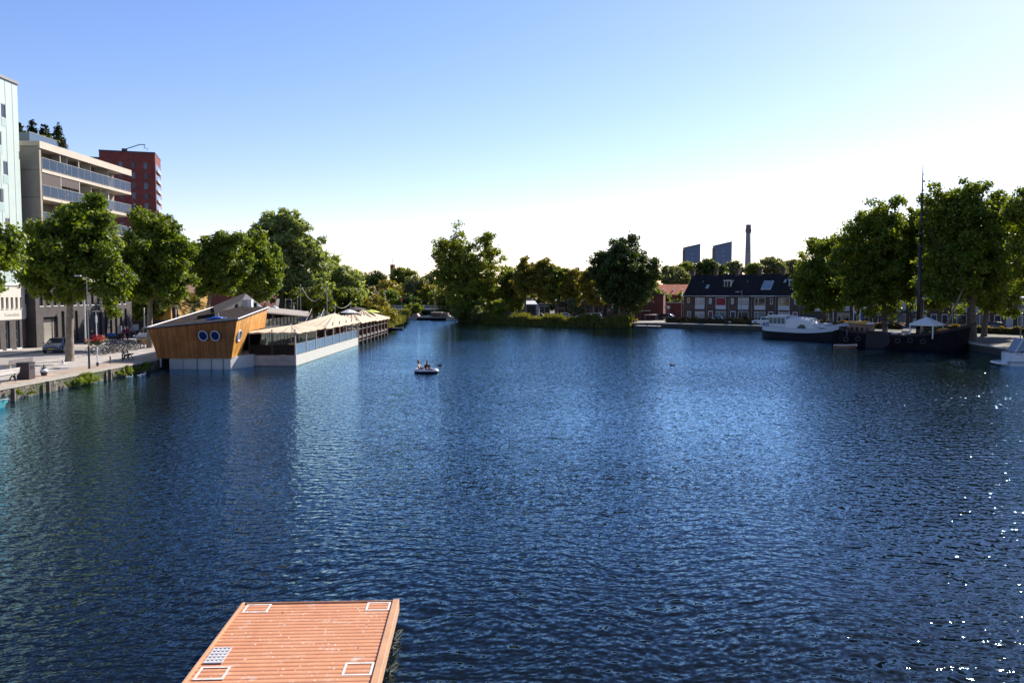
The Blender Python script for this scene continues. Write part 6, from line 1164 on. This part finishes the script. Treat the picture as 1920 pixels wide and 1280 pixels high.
# front wall with two portholes cut as deep rings
zt = .012
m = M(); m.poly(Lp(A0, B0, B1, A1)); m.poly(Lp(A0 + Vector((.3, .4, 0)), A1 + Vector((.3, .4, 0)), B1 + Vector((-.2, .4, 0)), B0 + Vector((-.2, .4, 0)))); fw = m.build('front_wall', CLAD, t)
cam_ = Vector((0, 0, CZ)); sn = (B1 - B0).cross(C1 - B0).normalized()
if sn.x < 0: sn = -sn
def on_side(px, py): r0 = ray(px, py); return cam_ + r0 * ((B0 - cam_).dot(sn) / r0.dot(sn))
D0 = on_side(450.5, 665)
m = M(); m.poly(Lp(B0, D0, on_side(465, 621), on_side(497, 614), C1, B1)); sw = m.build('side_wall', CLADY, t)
dn = (B0 - A0).cross(A1 - A0).normalized()
if dn.y > 0: dn = -dn
for px, lab in ((381, None), (403.5, None)):
    rr_ = ray(px, 629.2); c = cam_ + rr_ * ((A0 - cam_).dot(dn) / rr_.dot(dn)) - o_ + dn * .05; m = M(); m.ring((0, 0, 0), .4, .05, 'Y', 28, 8); r_ = m.build('porthole', pm('porthole_rim', (.5, .52, .6), .4), t, smooth=True); r_.location = c; r_.rotation_euler = dn.to_track_quat('-Y', 'Z').to_euler(); r_.scale = (1, 1, 1.12)
    m = M(); m.tube((0, .02, 0), (0, .05, 0), .38, n=28); m.build('glass', pm('porthole_glass', (.01, .03, .12), .08, var=0, spec=1), r_)
rr_ = ray(447.5, 629.5); c = cam_ + rr_ * ((B0 - cam_).dot(sn) / rr_.dot(sn)) - o_ + sn * .05; m = M(); m.ring((0, 0, 0), .5, .07, 'X', 28, 8); r_ = m.build('porthole', pm('porthole_rim', (.5, .52, .6), .4), t, smooth=True); r_.location = c; r_.rotation_euler = sn.to_track_quat('X', 'Z').to_euler(); m = M(); m.tube((-.05, 0, 0), (-.02, 0, 0), .46, n=28); m.build('glass', pm('porthole_glass_pale', (.35, .36, .34), .1, var=0, spec=1), r_)
# body behind the flared faces
EL = Vector((-32.0, 86.5, 5.2)); ER = Vector((-29.5, 88, 5.3)); C2 = Vector((-27.6, 81.5, 5.28))
m = M(); m.poly(Lp(A0, A1, EL, Vector((-31.6, 88, 1.0)))); m.poly(Lp(Vector((-31.6, 88, 1)), EL, ER, Vector((-29.5, 88, 1)))); m.poly(Lp(C1, C2, Vector((-27.6, 81.5, 1)), Vector((-25.3, 79.4, 1)))); m.poly(Lp(C2, ER, Vector((-29.5, 88, 1)), Vector((-27.6, 81.5, 1)))); m.poly(Lp(A0, B0, D0, Vector((-29.5, 88, 1)), Vector((-31.6, 88, 1)))); m.build('rear_walls', GCLAD, t)
m = M(); up_ = Vector((0, 0, .14)); P = [A1 + Vector((-.1, -.12, 0)), B1 + Vector((.1, -.12, 0)), C1 + Vector((.15, 0, 0)), C2, ER, EL + Vector((-.1, 0, 0))]
m.add(Lp(*[p + up_ for p in P], *[p + Vector((0, 0, .01)) for p in P]), [(0, 1, 2), (0, 2, 3), (0, 3, 4), (0, 4, 5), (0, 6, 7, 1), (1, 7, 8, 2), (5, 11, 6, 0)]); rf = m.build('roof', SHING, t)
m = M()
for a, b in ((P[0], P[1]), (P[1], P[2]), (P[5], P[0])): m.path(Lp(a + up_ * 1.15, b + up_ * 1.15), .07, 6)
m.build('roof_edge', pm('zinc_trim', (.42, .4, .43), .5, metal=.3), rf)
# raised rear roof wedge
La = Vector((-31.9, 85.4, 5.3)); Lb = V(461, 550.5, 94); Ra = V(403, 590, 79.3); Rb = V(453, 563.5, 86.5); Q = V(496, 577.5, 91); Qb = V(455, 580, 86.5)
m = M(); m.poly(Lp(La, Ra, Rb, Lb)); m.poly(Lp(La + up_, Ra + up_, Rb + up_, Lb + up_)); m.poly(Lp(Ra, Ra + up_, Rb + up_, Rb)); m.build('raised_roof', pm('zinc_roof', (.07, .062, .06), .9, var=.2, spec=.1), t)
m = M(); Ra0 = Vector((Ra.x, Ra.y, 4.3)); m.poly(Lp(Ra0, Vector((Rb.x, Rb.y, 4.4)), Rb, Ra)); m.poly(Lp(Vector((Rb.x, Rb.y, 4.4)), Vector((Q.x, Q.y, 4.6)), Q, Lb, Rb)); m.poly(Lp(Lb, Q, Vector((-32, 96, 4.4)))); m.poly(Lp(La, Lb, Vector((-32, 96, 4.4)))); m.build('gable_wall', GCLAD, t)
m = M(); 
c = V(464, 569.5, 85.6) - o_; m.cbox((c.x, c.y, c.z - .05), (1.05, .7, 1.05)); vb = m.build('vent_box', WHITE, t); m = M(); m.cbox((c.x - .16, c.y - .38, c.z), (.5, .05, .8), ); m.build('louvre', BEIGEL, vb)
c = V(478, 572, 87.6) - o_; m = M(); m.box(c.x - .28, c.x + .28, c.y - .1, c.y + .1, c.z - .3, c.z + .3); g_ = m.build('roof_window', GREYM, t); m = M(); m.box(c.x - .2, c.x + .2, c.y - .13, c.y - .1, c.z - .22, c.z + .22); m.build('pane', BLACK, g_)
m = M(); a, b = V(370, 602, 74.2) + Vector((0, 0, .1)), V(403, 599, 74.6) + Vector((0, 0, .1)); m.prism(Lp(a, b, b + Vector((0, 0, .5)), a + Vector((0, 0, .38))), (0, .5, 0)); m.build('roof_slot', BLACK, t)
c = V(485, 575, 84) - o_; m = M(); m.tube((c.x, c.y, c.z - .7), (c.x, c.y, c.z), .05); m.sphere((c.x, c.y, c.z + .05), .2, 10, 6, (1, 1, .6)); m.build('vent_cowl', WHITE, t)
# pale floating base
m = M(); m.prism(Lp((-30.9, 71.9, -.5), (-25.2, 71.4, -.5), (-24.2, 74.5, -.5), (-24.6, 87, -.5), (-31, 87, -.5)), (0, 0, 1.62)); b_ = m.build('float', pm('pale_concrete', (.5, .48, .47), .8, var=.12, scale=.8), t)
m = M(); 
for x in (-29.6, -28.3, -27, -25.9): m.box(x + 28, x + 28.04, -.55 + (x + 30.9) * -.09 + .35, -.3, 0, 1.1)
m.build('joint_lines', pm('joint_dark', (.2, .2, .22), .8), b_)
m = M(); m.tube((-3.6, -.3, .2), (-3.6, -.3, 1.2), .1); m.build('corner_pile', GREYM, t)
t = thing('blue_tarpaulin', 'crumpled bright blue tarpaulin with a white bracket lying on the shingle roof', 'tarpaulin', V(407, 600, 72.5) + Vector((0, 0, .08)), R(8)); m = M(); m.sphere((0, 0, .1), .5, 12, 8, (1.15, .8, .34)); m.sphere((.55, .1, .06), .4, 10, 6, (1.2, .7, .3)); m.sphere((-.5, -.1, .02), .3, 10, 6, (1.6, .8, .3)); m.build('sheet', pm('bright_blue', (.02, .12, .55), .5), t, smooth=True); m = M(); m.path([(.2, -.2, .05), (.15, -.2, .55)], .05); m.path([(.2, -.2, .08), (.85, -.15, .1)], .04); m.build('bracket', WHITE, t)
# pavilion with brown roof
t = thing('glass_pavilion', 'glazed restaurant pavilion with a flat brown roof behind the terrace', 'pavilion', (-26, 80, 1.0)); o_ = Vector((-26, 80, 1.0))
a, b, c, d = V(498, 586.5, 80.5), V(578, 594, 98), V(579, 585.5, 101), V(502, 578, 83); m = M(); m.poly(Lp(a, b, c, d)); m.poly(Lp(*[p + Vector((0, 0, .12)) for p in (a, b, c, d)])); m.poly(Lp(a, b, b + Vector((0, 0, .12)), a + Vector((0, 0, .12)))); m.poly(Lp(*[p + Vector((-5, 2, -.05)) for p in (a, b)], b, a)); m.build('roof', pm('brown_roof_sheet', (.17, .13, .11), .7, var=.15), t)
m = M(); m.box(-.05, .05, 1.2, 17, 0, 3.1)
m.build('glass_wall', pm('pavilion_glass', (.1, .13, .12), .1, var=.5, scale=1.2, spec=.8), t)
m = M()
for i in range(12): m.box(.05, .12, 1.2 + i * 1.4, 1.28 + i * 1.4, 0, 3.15)
m.box(.05, .11, 1.2, 17, 2.2, 2.27); m.build('mullions', GREYM, t)
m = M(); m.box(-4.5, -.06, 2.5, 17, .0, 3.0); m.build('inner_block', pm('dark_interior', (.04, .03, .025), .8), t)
for y in (3, 7): m = M(); m.path([(1.2, y, 3.6), (.1, y + 3, 2.4)], .03); m.build('brace', GREYM, t)
# terrace deck
TD = 1.0; t = thing('terrace', 'floating restaurant terrace with a white base wall, glass screens and brown piles further back', 'terrace', (-20.3, 75, 0)); WW = pm('terrace_white', (.55, .5, .43), .6, var=.1, scale=2); WEND = patm('terrace_end_boards', (.42, .36, .33), (.25, .2, .18), pitch=5, row=.5, axis='XZ', var=.1)  # end boards greyer than the white wall, shade put into their colour
m = M(); m.box(-.12, 0, 0, 30.3, .02, TD); m.build('base_wall', WW, t); m = M(); m.box(-4.5, -.123, -.0, .12, .02, TD); m.build('end_wall', WEND, t); m = M(); m.box(-.125, .012, -.02, 30.3, -.12, .018); m.box(-4.5, -.126, -.02, .12, -.12, .018); m.build('algae_line', pm('algae', (.12, .1, .03), .8), t)
m = M(); m.box(-5.5, -.123, .123, 56.5, TD - .2, TD - .02); m.build('deck', patm('deck_boards', (.22, .17, .12), (.1, .08, .06), pitch=4, row=.14, axis='XY', var=.25), t)
m = M(); m.box(-4.4, -.125, .123, 30, -.6, TD - .21); m.build('float', DARKM, t)
POST = pm('post_pale', (.48, .4, .34), .7, var=.15); PILE = pm('pile_brown', (.1, .04, .025), .8, var=.35, scale=3)
ys = [0, 4.0, 7.9, 12, 15.9, 19.4, 23.2, 26.6, 29.9]
for i, y in enumerate(ys):
    m = M(); h = 2.75 if i == 0 else 2.45 + (.4 if y > 14 else 0); m.box(-.14, -.02, y + .003, y + .12, TD + .003, TD + h - .3); m.build('post', POST, t)
GSC = bpy.data.materials.new('screen_glass'); GSC.use_nodes = True; n_ = GSC.node_tree; b = n_.nodes['Principled BSDF']; b.inputs['Base Color'].default_value = (.16, .24, .34, 1); b.inputs['Roughness'].default_value = .1; b.inputs['Alpha'].default_value = .75
for i in range(len(ys) - 1):
    a, b = ys[i] + .14, ys[i + 1] - .02; f = M(); k = 3
    f.box(-.1, -.07, a, b, TD + 1.02, TD + 1.07)
    for j in range(1, k): yy = a + (b - a) * j / k; f.box(-.1, -.07, yy, yy + .03, TD + .05, TD + 1.02)
    fr = f.build('screen_frame', GREYM, t); p_ = M(); p_.box(-.092, -.08, a, b, TD + .04, TD + 1.02); p_.build('glass', GSC, fr)
for i, x in enumerate((-4.45, -2.3)): m = M(); m.box(x, x + .1, .003, .1, TD + .003, TD + 2.4); m.build('post', DWOOD, t)
m = M(); m.box(-4.4, -.15, .02, .05, TD + .02, TD + .98); m.build('end_screen', pm('shaded_interior', (.03, .02, .014), .7, var=.3, scale=1.5, spec=.1), t)  # opaque dark panel stands for the shaded interior behind the end screen
for i in range(9):
    y = 30.6 + i * 3.1; m = M(); m.box(-.36, -.02, y, y + .36, -1.5, TD + 2.2 - i * .02); m.build('pile', PILE, t)
    if i < 8: m = M(); m.box(-.2, -.12, y + .363, y + 3.097, TD + .02, TD + .1); m.box(-.2, -.12, y + .363, y + 3.097, TD + 1.0, TD + 1.07); m.box(-.2, -.12, y + .363, y + 3.097, .42, .5); m.build('rail', GREYM, t)
m = M(); m.box(-5.4, -.4, 30.4, 56.5, TD - .5, TD - .21); m.build('rear_substructure', PILE, t)
# canopies
def canopy(label, x0, x1, y0, y1, ze, apex, ribs=8):
    t = thing('canopy', label, 'canopy', (x0, y0, 0), 0, 'cream fabric canopies over the terrace'); W, L = x1 - x0, y1 - y0; ax, ay, az = apex[0] - x0, apex[1] - y0, apex[2]
    m = M(); n = ribs; rim = []
    for i in range(n): rim.append((W * i / n, 0))
    for i in range(n): rim.append((W, L * i / n))
    for i in range(n): rim.append((W - W * i / n, L))
    for i in range(n): rim.append((0, L - L * i / n))
    k = len(rim); K = 6; vs = [(ax, ay, az)]
    for j in range(1, K + 1):
        s = j / K
        for i, (x, y) in enumerate(rim):
            sag = (.07 if i % 2 else -.02) * math.sin(PI * min(1, s * .95)) ; z = az + (ze - az) * (s ** .92) - sag - .06 * (i % 2) * (s > .99); vs.append((ax + (x - ax) * s, ay + (y - ay) * s, z))
    fs = [(0, 1 + i, 1 + (i + 1) % k) for i in range(k)]
    for j in range(K - 1):
        for i in range(k): fs.append((1 + j * k + i, 1 + (j + 1) * k + i, 1 + (j + 1) * k + (i + 1) % k, 1 + j * k + (i + 1) % k))
    m.add(vs, fs); b = len(vs) - k; m.add([vs[b + i] for i in range(k)] + [(vs[b + i][0], vs[b + i][1], vs[b + i][2] - .13) for i in range(k)], [(i, (i + 1) % k, k + (i + 1) % k, k + i) for i in range(k)])
    m.build('fabric', CANV, t)
    m = M(); m.tube((ax, ay, .98), (ax, ay, az), .06); m.build('mast', POST, t); m = M(); m.tube((ax, ay, az), (ax, ay, az + .18), .06, .02); m.build('finial', WHITE, t)
    return t
CANV = bpy.data.materials.new('canvas_cream'); CANV.use_nodes = True; n_ = CANV.node_tree; b = n_.nodes['Principled BSDF']; b.inputs['Base Color'].default_value = (.56, .44, .31, 1); b.inputs['Roughness'].default_value = .85
tl = n_.nodes.new('ShaderNodeBsdfTranslucent'); tl.inputs[0].default_value = (.6, .45, .3, 1); mx_ = n_.nodes.new('ShaderNodeMixShader'); mx_.inputs[0].default_value = .15; n_.links.new(b.outputs[0], mx_.inputs[1]); n_.links.new(tl.outputs[0], mx_.inputs[2]); n_.links.new(mx_.outputs[0], n_.nodes['Material Output'].inputs[0])
canopy('cream canopy nearest the wooden restaurant, over the dark end of the terrace', -24.9, -20.1, 74.6, 85.5, 3.2, (-22.4, 81, 3.6))
canopy('cream peaked canopy in the middle of the terrace with a long front slope', -24.6, -20.1, 86.5, 105.5, 3.1, (-22.6, 102, 4.3))
canopy('cream canopy second from the far end of the terrace', -24.6, -19.9, 105.8, 117.5, 3.0, (-22.6, 113, 4.3))
canopy('cream canopy at the far end of the terrace, above the last brown piles', -24.6, -20.0, 117.8, 131.5, 2.85, (-22.9, 122.5, 4.3))
def parasol(label, x, y, z, r, H, mt, g='parasols behind the terrace'):
    t = thing('parasol', label, 'parasol', (x, y, z), 0, g); m = M(); m.tube((0, 0, 0), (0, 0, H), .03); m.build('pole', GREYM, t); m = M(); m.lathe((0, 0, H - .45), [(r, 0), (r * .5, .28), (.02, .45)], 8); m.build('shade', mt, t); m = M(); m.lathe((0, 0, 0), [(.25, 0), (.25, .06)], 10); m.build('foot', DARKM, t)
p = V(655, 580, 112); parasol('white parasol behind the tallest canopy', p.x, 112, 1, 1.3, p.z - 1, TARP); p = V(668, 575, 114); parasol('dark brown parasol above the white one', p.x, 114, 1, 1.7, p.z - 1, DWOOD); p = V(696, 580, 124); parasol('lime yellow parasol behind the far canopies', p.x, 124, 1, 1.5, p.z - 1, pm('lime', (.6, .65, .08), .7))
p = V(513, 572, 104); t = thing('market_tent', 'small white peaked tent showing above the brown pavilion roof', 'tent', (p.x, 104, GZ)); H = p.z - GZ; m = M(); m.add([(-1.3, -1, H - .9), (1.3, -1, H - .9), (1.3, 1, H - .9), (-1.3, 1, H - .9), (0, 0, H)], [(0, 1, 4), (1, 2, 4), (2, 3, 4), (3, 0, 4)]); m.box(-1.3, 1.3, -1, 1, H - 1.25, H - .9); m.build('canopy', TARP, t)
for x in (-1.25, 1.25): m = M(); m.tube((x, -.95, 0), (x, -.95, H - 1.25), .05); m.build('leg', GREYM, t)
# staircase
p = V(587, 604, 97); t = thing('outdoor_staircase', 'dark steel staircase climbing to the roof terrace behind the canopies', 'staircase', (p.x - .9, 97, 2.0), R(-4)); m = M()
for i in range(8): m.box(0, 1.5, i * .3, i * .3 + .28, .4 + i * .19, .45 + i * .19)
m.build('treads', DARKM, t)
for x in (-.06, 1.52): m = M(); m.prism([(x, 0, .2), (x, 2.6, 1.9), (x, 2.6, 2.15), (x, 0, .5)], (.05, 0, 0)); m.path([(x, 0, 1.3), (x, 2.6, 2.9)], .03); m.path([(x, 0, .4), (x, 0, 1.3)], .03); m.path([(x, 2.6, 2.0), (x, 2.6, 2.9)], .03); m.build('stringer', GREYM, t)
p = V(615, 585, 104); t = thing('roof_terrace_rail', 'pale railing with small lanterns on the roof terrace right of the staircase', 'railing', (p.x - 1.2, 104, 2.6)); m = M(); m.path([(0, 0, 1.6), (2.6, 0, 1.5)], .04)
for x in (0, .6, 1.3, 2.0, 2.6): m.tube((x, 0, 0), (x, 0, 1.75), .04)
m.build('rail', WHITE, t); m = M()
for x in (.3, 1.3, 2.2): m.sphere((x, 0, 1.3), .14, 8, 6)
m.build('lanterns', WHITE, t)
m = M(); m.box(-.3, 3, .2, 4, -1.6, .9); m.build('plinth', PILE, t)
# terrace furniture and guests
def table(label, x, y, top, g='tables on the terrace', L=1.3, W=.8):
    t = thing('table', label, 'table', (x, y, TD - .02), R(random.Random(int(x * 7 + y)).uniform(-4, 4)), g); m = M(); m.box(-W / 2, W / 2, -L / 2, L / 2, .71, .75); m.build('tabletop', top, t)
    for sx in (-1, 1):
        for sy in (-1, 1): m = M(); m.box(sx * (W / 2 - .05) - .025, sx * (W / 2 - .05) + .025, sy * (L / 2 - .05) - .025, sy * (L / 2 - .05) + .025, 0, .708); m.build('leg', DARKM, t)
    return t
YW = pm('yellow_wood', (.6, .36, .12), .6, var=.15, scale=4)
tb0 = table('long yellow wooden table in the sun at the near end of the terrace', -22.0, 80.2, YW, L=3.2, W=.9)
tb1 = table('dark table behind the first glass screen', -21.2, 77.6, DWOOD)
def chair(label, x, y, rz, g='chairs on the terrace'):
    t = thing('chair', label, 'chair', (x, y, TD - .02), rz, g); m = M(); m.box(-.22, .22, -.22, .22, .42, .46); m.build('seat', DWOOD, t); m = M(); m.box(-.22, .22, .2, .24, .5, .9); m.build('backrest', DWOOD, t)
    for sx in (-1, 1):
        for sy in (-1, 1): m = M(); m.box(sx * .19 - .018, sx * .19 + .018, sy * .19 - .018, sy * .19 + .018, 0, .9 if sy > 0 else .418); m.build('leg', DARKM, t)
    return t
ORDN = ['first', 'second', 'third', 'fourth', 'fifth', 'sixth', 'seventh', 'eighth', 'ninth', 'tenth', 'eleventh', 'twelfth', 'thirteenth', 'fourteenth', 'fifteenth', 'sixteenth']
ch0 = chair('dark chair at the near end of the long yellow table', -22.0, 78.1, R(180)); k = 0
for y in (83.5, 87, 90.5, 94, 97.5, 101, 104.5, 109, 114, 119, 124):
    od = ORDN[k]; dup(tb1, (-21.3, y, TD - .02), 0, 'dark table, %s one counted from the yellow table along the terrace edge' % od); k += 1
    for s in (-1, 1): dup(ch0, (-21.3 + rg.uniform(-.1, .1), y + s * .95, TD - .02), R(180 + rg.uniform(-10, 10)) if s < 0 else R(rg.uniform(-10, 10)), 'dark chair on the %s side of the %s dark table counted from the yellow table' % ('near' if s < 0 else 'far', od))
t = thing('storage_crate', 'pale grey crate in the dark near corner of the terrace', 'crate', (-24.0, 75.7, TD - .02)); m = M(); m.box(-.3, .3, -.25, .25, 0, .42); m.build('box', GREYM, t); m = M(); m.box(-.32, .32, -.27, .27, .423, .46); m.build('lid', WHITE, t)
t = thing('green_canoe', 'green canoe lying on the dark near end of the terrace', 'canoe', (-23.4, 75.9, TD + .3), R(12)); lo, up, dk = hull(2.0, .6, .3, .35, .25, d=.15, band=.7, bow=.5, stern=.5, n=12); lo.build('hull', pm('canoe_green', (.05, .35, .2), .4), t, smooth=True); up.build('gunwale', PALEW, t)
gs = [(-21.6, 88.3, 'sit', (.6, .6, .6), 'guest in a white shirt at the first table behind the post'), (-21.0, 90.2, 'sit', (.03, .03, .05), 'guest in black leaning over a table under the canopy gap'), (-21.5, 92.5, 'stand', (.02, .02, .03), 'waiter in black standing under the front slope of the middle canopy'), (-21.2, 95.2, 'sit', (.5, .45, .4), 'guest in a cream shirt sitting halfway along the glass screens'), (-21.7, 97.2, 'stand', (.7, .7, .7), 'standing guest in a bright white shirt halfway along the terrace'), (-21.1, 99.6, 'sit', (.3, .04, .04), 'guest in a dark red shirt past the middle of the terrace'), (-21.5, 102.3, 'sit', (.65, .6, .6), 'guest in a pale shirt near the end of the white wall'), (-21.3, 110.5, 'sit', (.6, .6, .65), 'guest in white between the first brown piles'), (-21.3, 117.5, 'sit', (.1, .12, .3), 'guest in blue between the far brown piles')]
for x, y, ps, sh, lab in gs: person(lab, (x, y, TD - .02), R(rg.uniform(0, 360)), ps, sh, (.03, .03, .05), arms='mid', group='guests on the terrace')
# ---------------- right bank furniture ----------------
def arm_lamp(label, px, ytop, Y, arm=-1, L=1.3, zb=GZ):
    p = V(px, ytop, Y); t = thing('street_lamp', label, 'street lamp', (p.x, Y, zb), 0, 'street lamps on the right bank'); H = p.z - zb; m = M(); m.tube((0, 0, 0), (0, 0, H), .08, .05); m.path([(0, 0, H - .25), (arm * L * .5, 0, H - .32)], .04); m.build('pole', GREYM, t); m = M(); m.cbox((arm * L * .75, 0, H - .33), (L * .6, .18, .12)); m.build('lamp_head', WHITE, t); return t
arm_lamp('white street lamp with an arm to the right, before the big dark oak', 1161, 543, 166, 1, 1.6); arm_lamp('street lamp with an arm to the left, before the yellow green curtains', 1391, 544, 157, -1, 1.2)
for px, y0, Y, lab in ((1916, 562, 98, 'ball topped lamp post at the right edge behind the motorboat'), (1278, 556, 182, 'thin lamp post at the left end of the terraced row'), (1042, 565, 176, 'thin lamp post over the reeds left of the pale sapling'), (1732, 562, 112, 'slim lamp post behind the gazebo')):
    p = V(px, y0, Y); t = thing('street_lamp', lab, 'street lamp', (p.x, Y, GZ), 0, 'post top lamps on the right bank'); H = p.z - GZ; m = M(); m.tube((0, 0, 0), (0, 0, H), .06, .045); m.build('pole', GREYM, t); m = M(); m.lathe((0, 0, H), [(.06, 0), (.22, .15), (.25, .32), (.1, .4)], 12); m.build('lamp_head', WHITE, t)
def sign(label, px, yc, Y, kind):
    p = V(px, yc, Y); t = thing('traffic_sign', label, 'sign', (p.x, Y, GZ)); H = p.z - GZ; m = M(); m.tube((0, 0, 0), (0, 0, H + .2), .035); m.build('post', GREYM, t)
    m = M(); m.tube((0, -.05, H), (0, -.08, H), .34, n=20); m.build('plate', pm('sign_red', (.5, .03, .02), .5) if kind == 'no' else WHITE, t)
    if kind == 'no': m = M(); m.box(-.25, .25, -.1, -.083, H - .06, H + .06); m.build('white_bar', WHITE, t); m = M(); m.box(-.3, .3, -.08, -.05, H - .75, H - .42); m.build('lower_plate', WHITE, t)
sign('red no entry sign with a white plate below, in front of the brick outbuilding', 1149, 570.5, 168, 'no'); sign('round white sign in front of the red brick garden wall', 1253.5, 576, 174, 'w')
p = V(1008, 570, 184); t = thing('banner_sign', 'narrow white and purple upright banner under the ochre trees', 'sign', (p.x, 184, GZ)); H = p.z - GZ; m = M(); m.box(-.22, .22, -.03, .03, .3, H); m.build('banner', pm('mauve', (.5, .42, .55), .7), t); m = M(); m.tube((.26, 0, 0), (.26, 0, H + .1), .03); m.build('post', GREYM, t)
for z in (.5, .95, 1.45, 1.95): m = M(); m.box(-.13, .13, -.045, -.032, z, z + .25); m.build('mark', PNAVY, t)
def pergola(label, px, Y, w, H, rz=0):
    p = V(px, 590, Y); t = thing('garden_awning', label, 'awning', (p.x, Y, GZ), rz, 'pale awnings beside the brick garden wall'); m = M(); m.box(-w / 2, w / 2, -.8, .8, H, H + .14); m.build('roof', TARP, t)
    for sx in (-1, 1):
        for sy in (-1, 1): m = M(); m.tube((sx * (w / 2 - .1), sy * .7, 0), (sx * (w / 2 - .1), sy * .7, H), .04); m.build('leg', GREYM, t)
pergola('pale flat awning left of the dark blue hatchback', 1209, 178, 2.2, 2.0); pergola('long pale awning above the dark blue hatchback bonnet', 1234, 186, 2.3, 2.3); pergola('low pale awning in front of the other two', 1220, 174, 2.6, 1.2)
t = thing('jetty', 'low wooden jetty with a pale edge at the right end of the reeds', 'jetty', (24.2, 157.2, 0), R(-35)); m = M(); m.box(0, 5, 0, 1.2, .4, .52); m.build('planks', PALEW, t)
for x in (.3, 2.5, 4.7): m = M(); m.tube((x, .1, -1), (x, .1, .8), .1); m.build('post', DWOOD, t)
person('person in dark clothes sitting on the bank at the right end of the reeds', (at(1188.5, 161), 161, GZ - .1), R(20), 'boat', (.02, .02, .03), (.02, .02, .03), arms='mid')
for px, Y, lab in ((1251, 165.8, 'white capped bollard on the quay under the round white sign'), (1368.5, 153.5, 'white capped bollard on the quay below the blue front door')):
    t = thing('mooring_bollard', lab, 'bollard', (at(px, Y), Y, GZ), 0, 'mooring bollards on the right quay'); m = M(); m.lathe((0, 0, 0), [(.16, 0), (.14, .35)], 12); m.build('base', DARKM, t); m = M(); m.lathe((0, 0, .35), [(.24, 0), (.24, .1), (.08, .2)], 12); m.build('cap', WHITE, t)
t = thing('picnic_table', 'weathered picnic table on the bank in the gap of the reeds', 'table', (at(1028, 172), 172, GZ), R(-20)); m = M(); m.box(-.9, .9, -.35, .35, .7, .75); m.build('tabletop', PALEW, t)
for s in (-1, 1): m = M(); m.box(-.9, .9, s * .7 - .13, s * .7 + .13, .42, .46); m.build('seat', PALEW, t); m = M(); m.prism([(s * .6, -.7, 0), (s * .6, -.3, .7), (s * .6, -.2, .7), (s * .6, -.6, 0)], (.06, 0, 0)); m.prism([(s * .6, .7, 0), (s * .6, .3, .7), (s * .6, .2, .7), (s * .6, .6, 0)], (.06, 0, 0)); m.build('leg', PALEW, t)
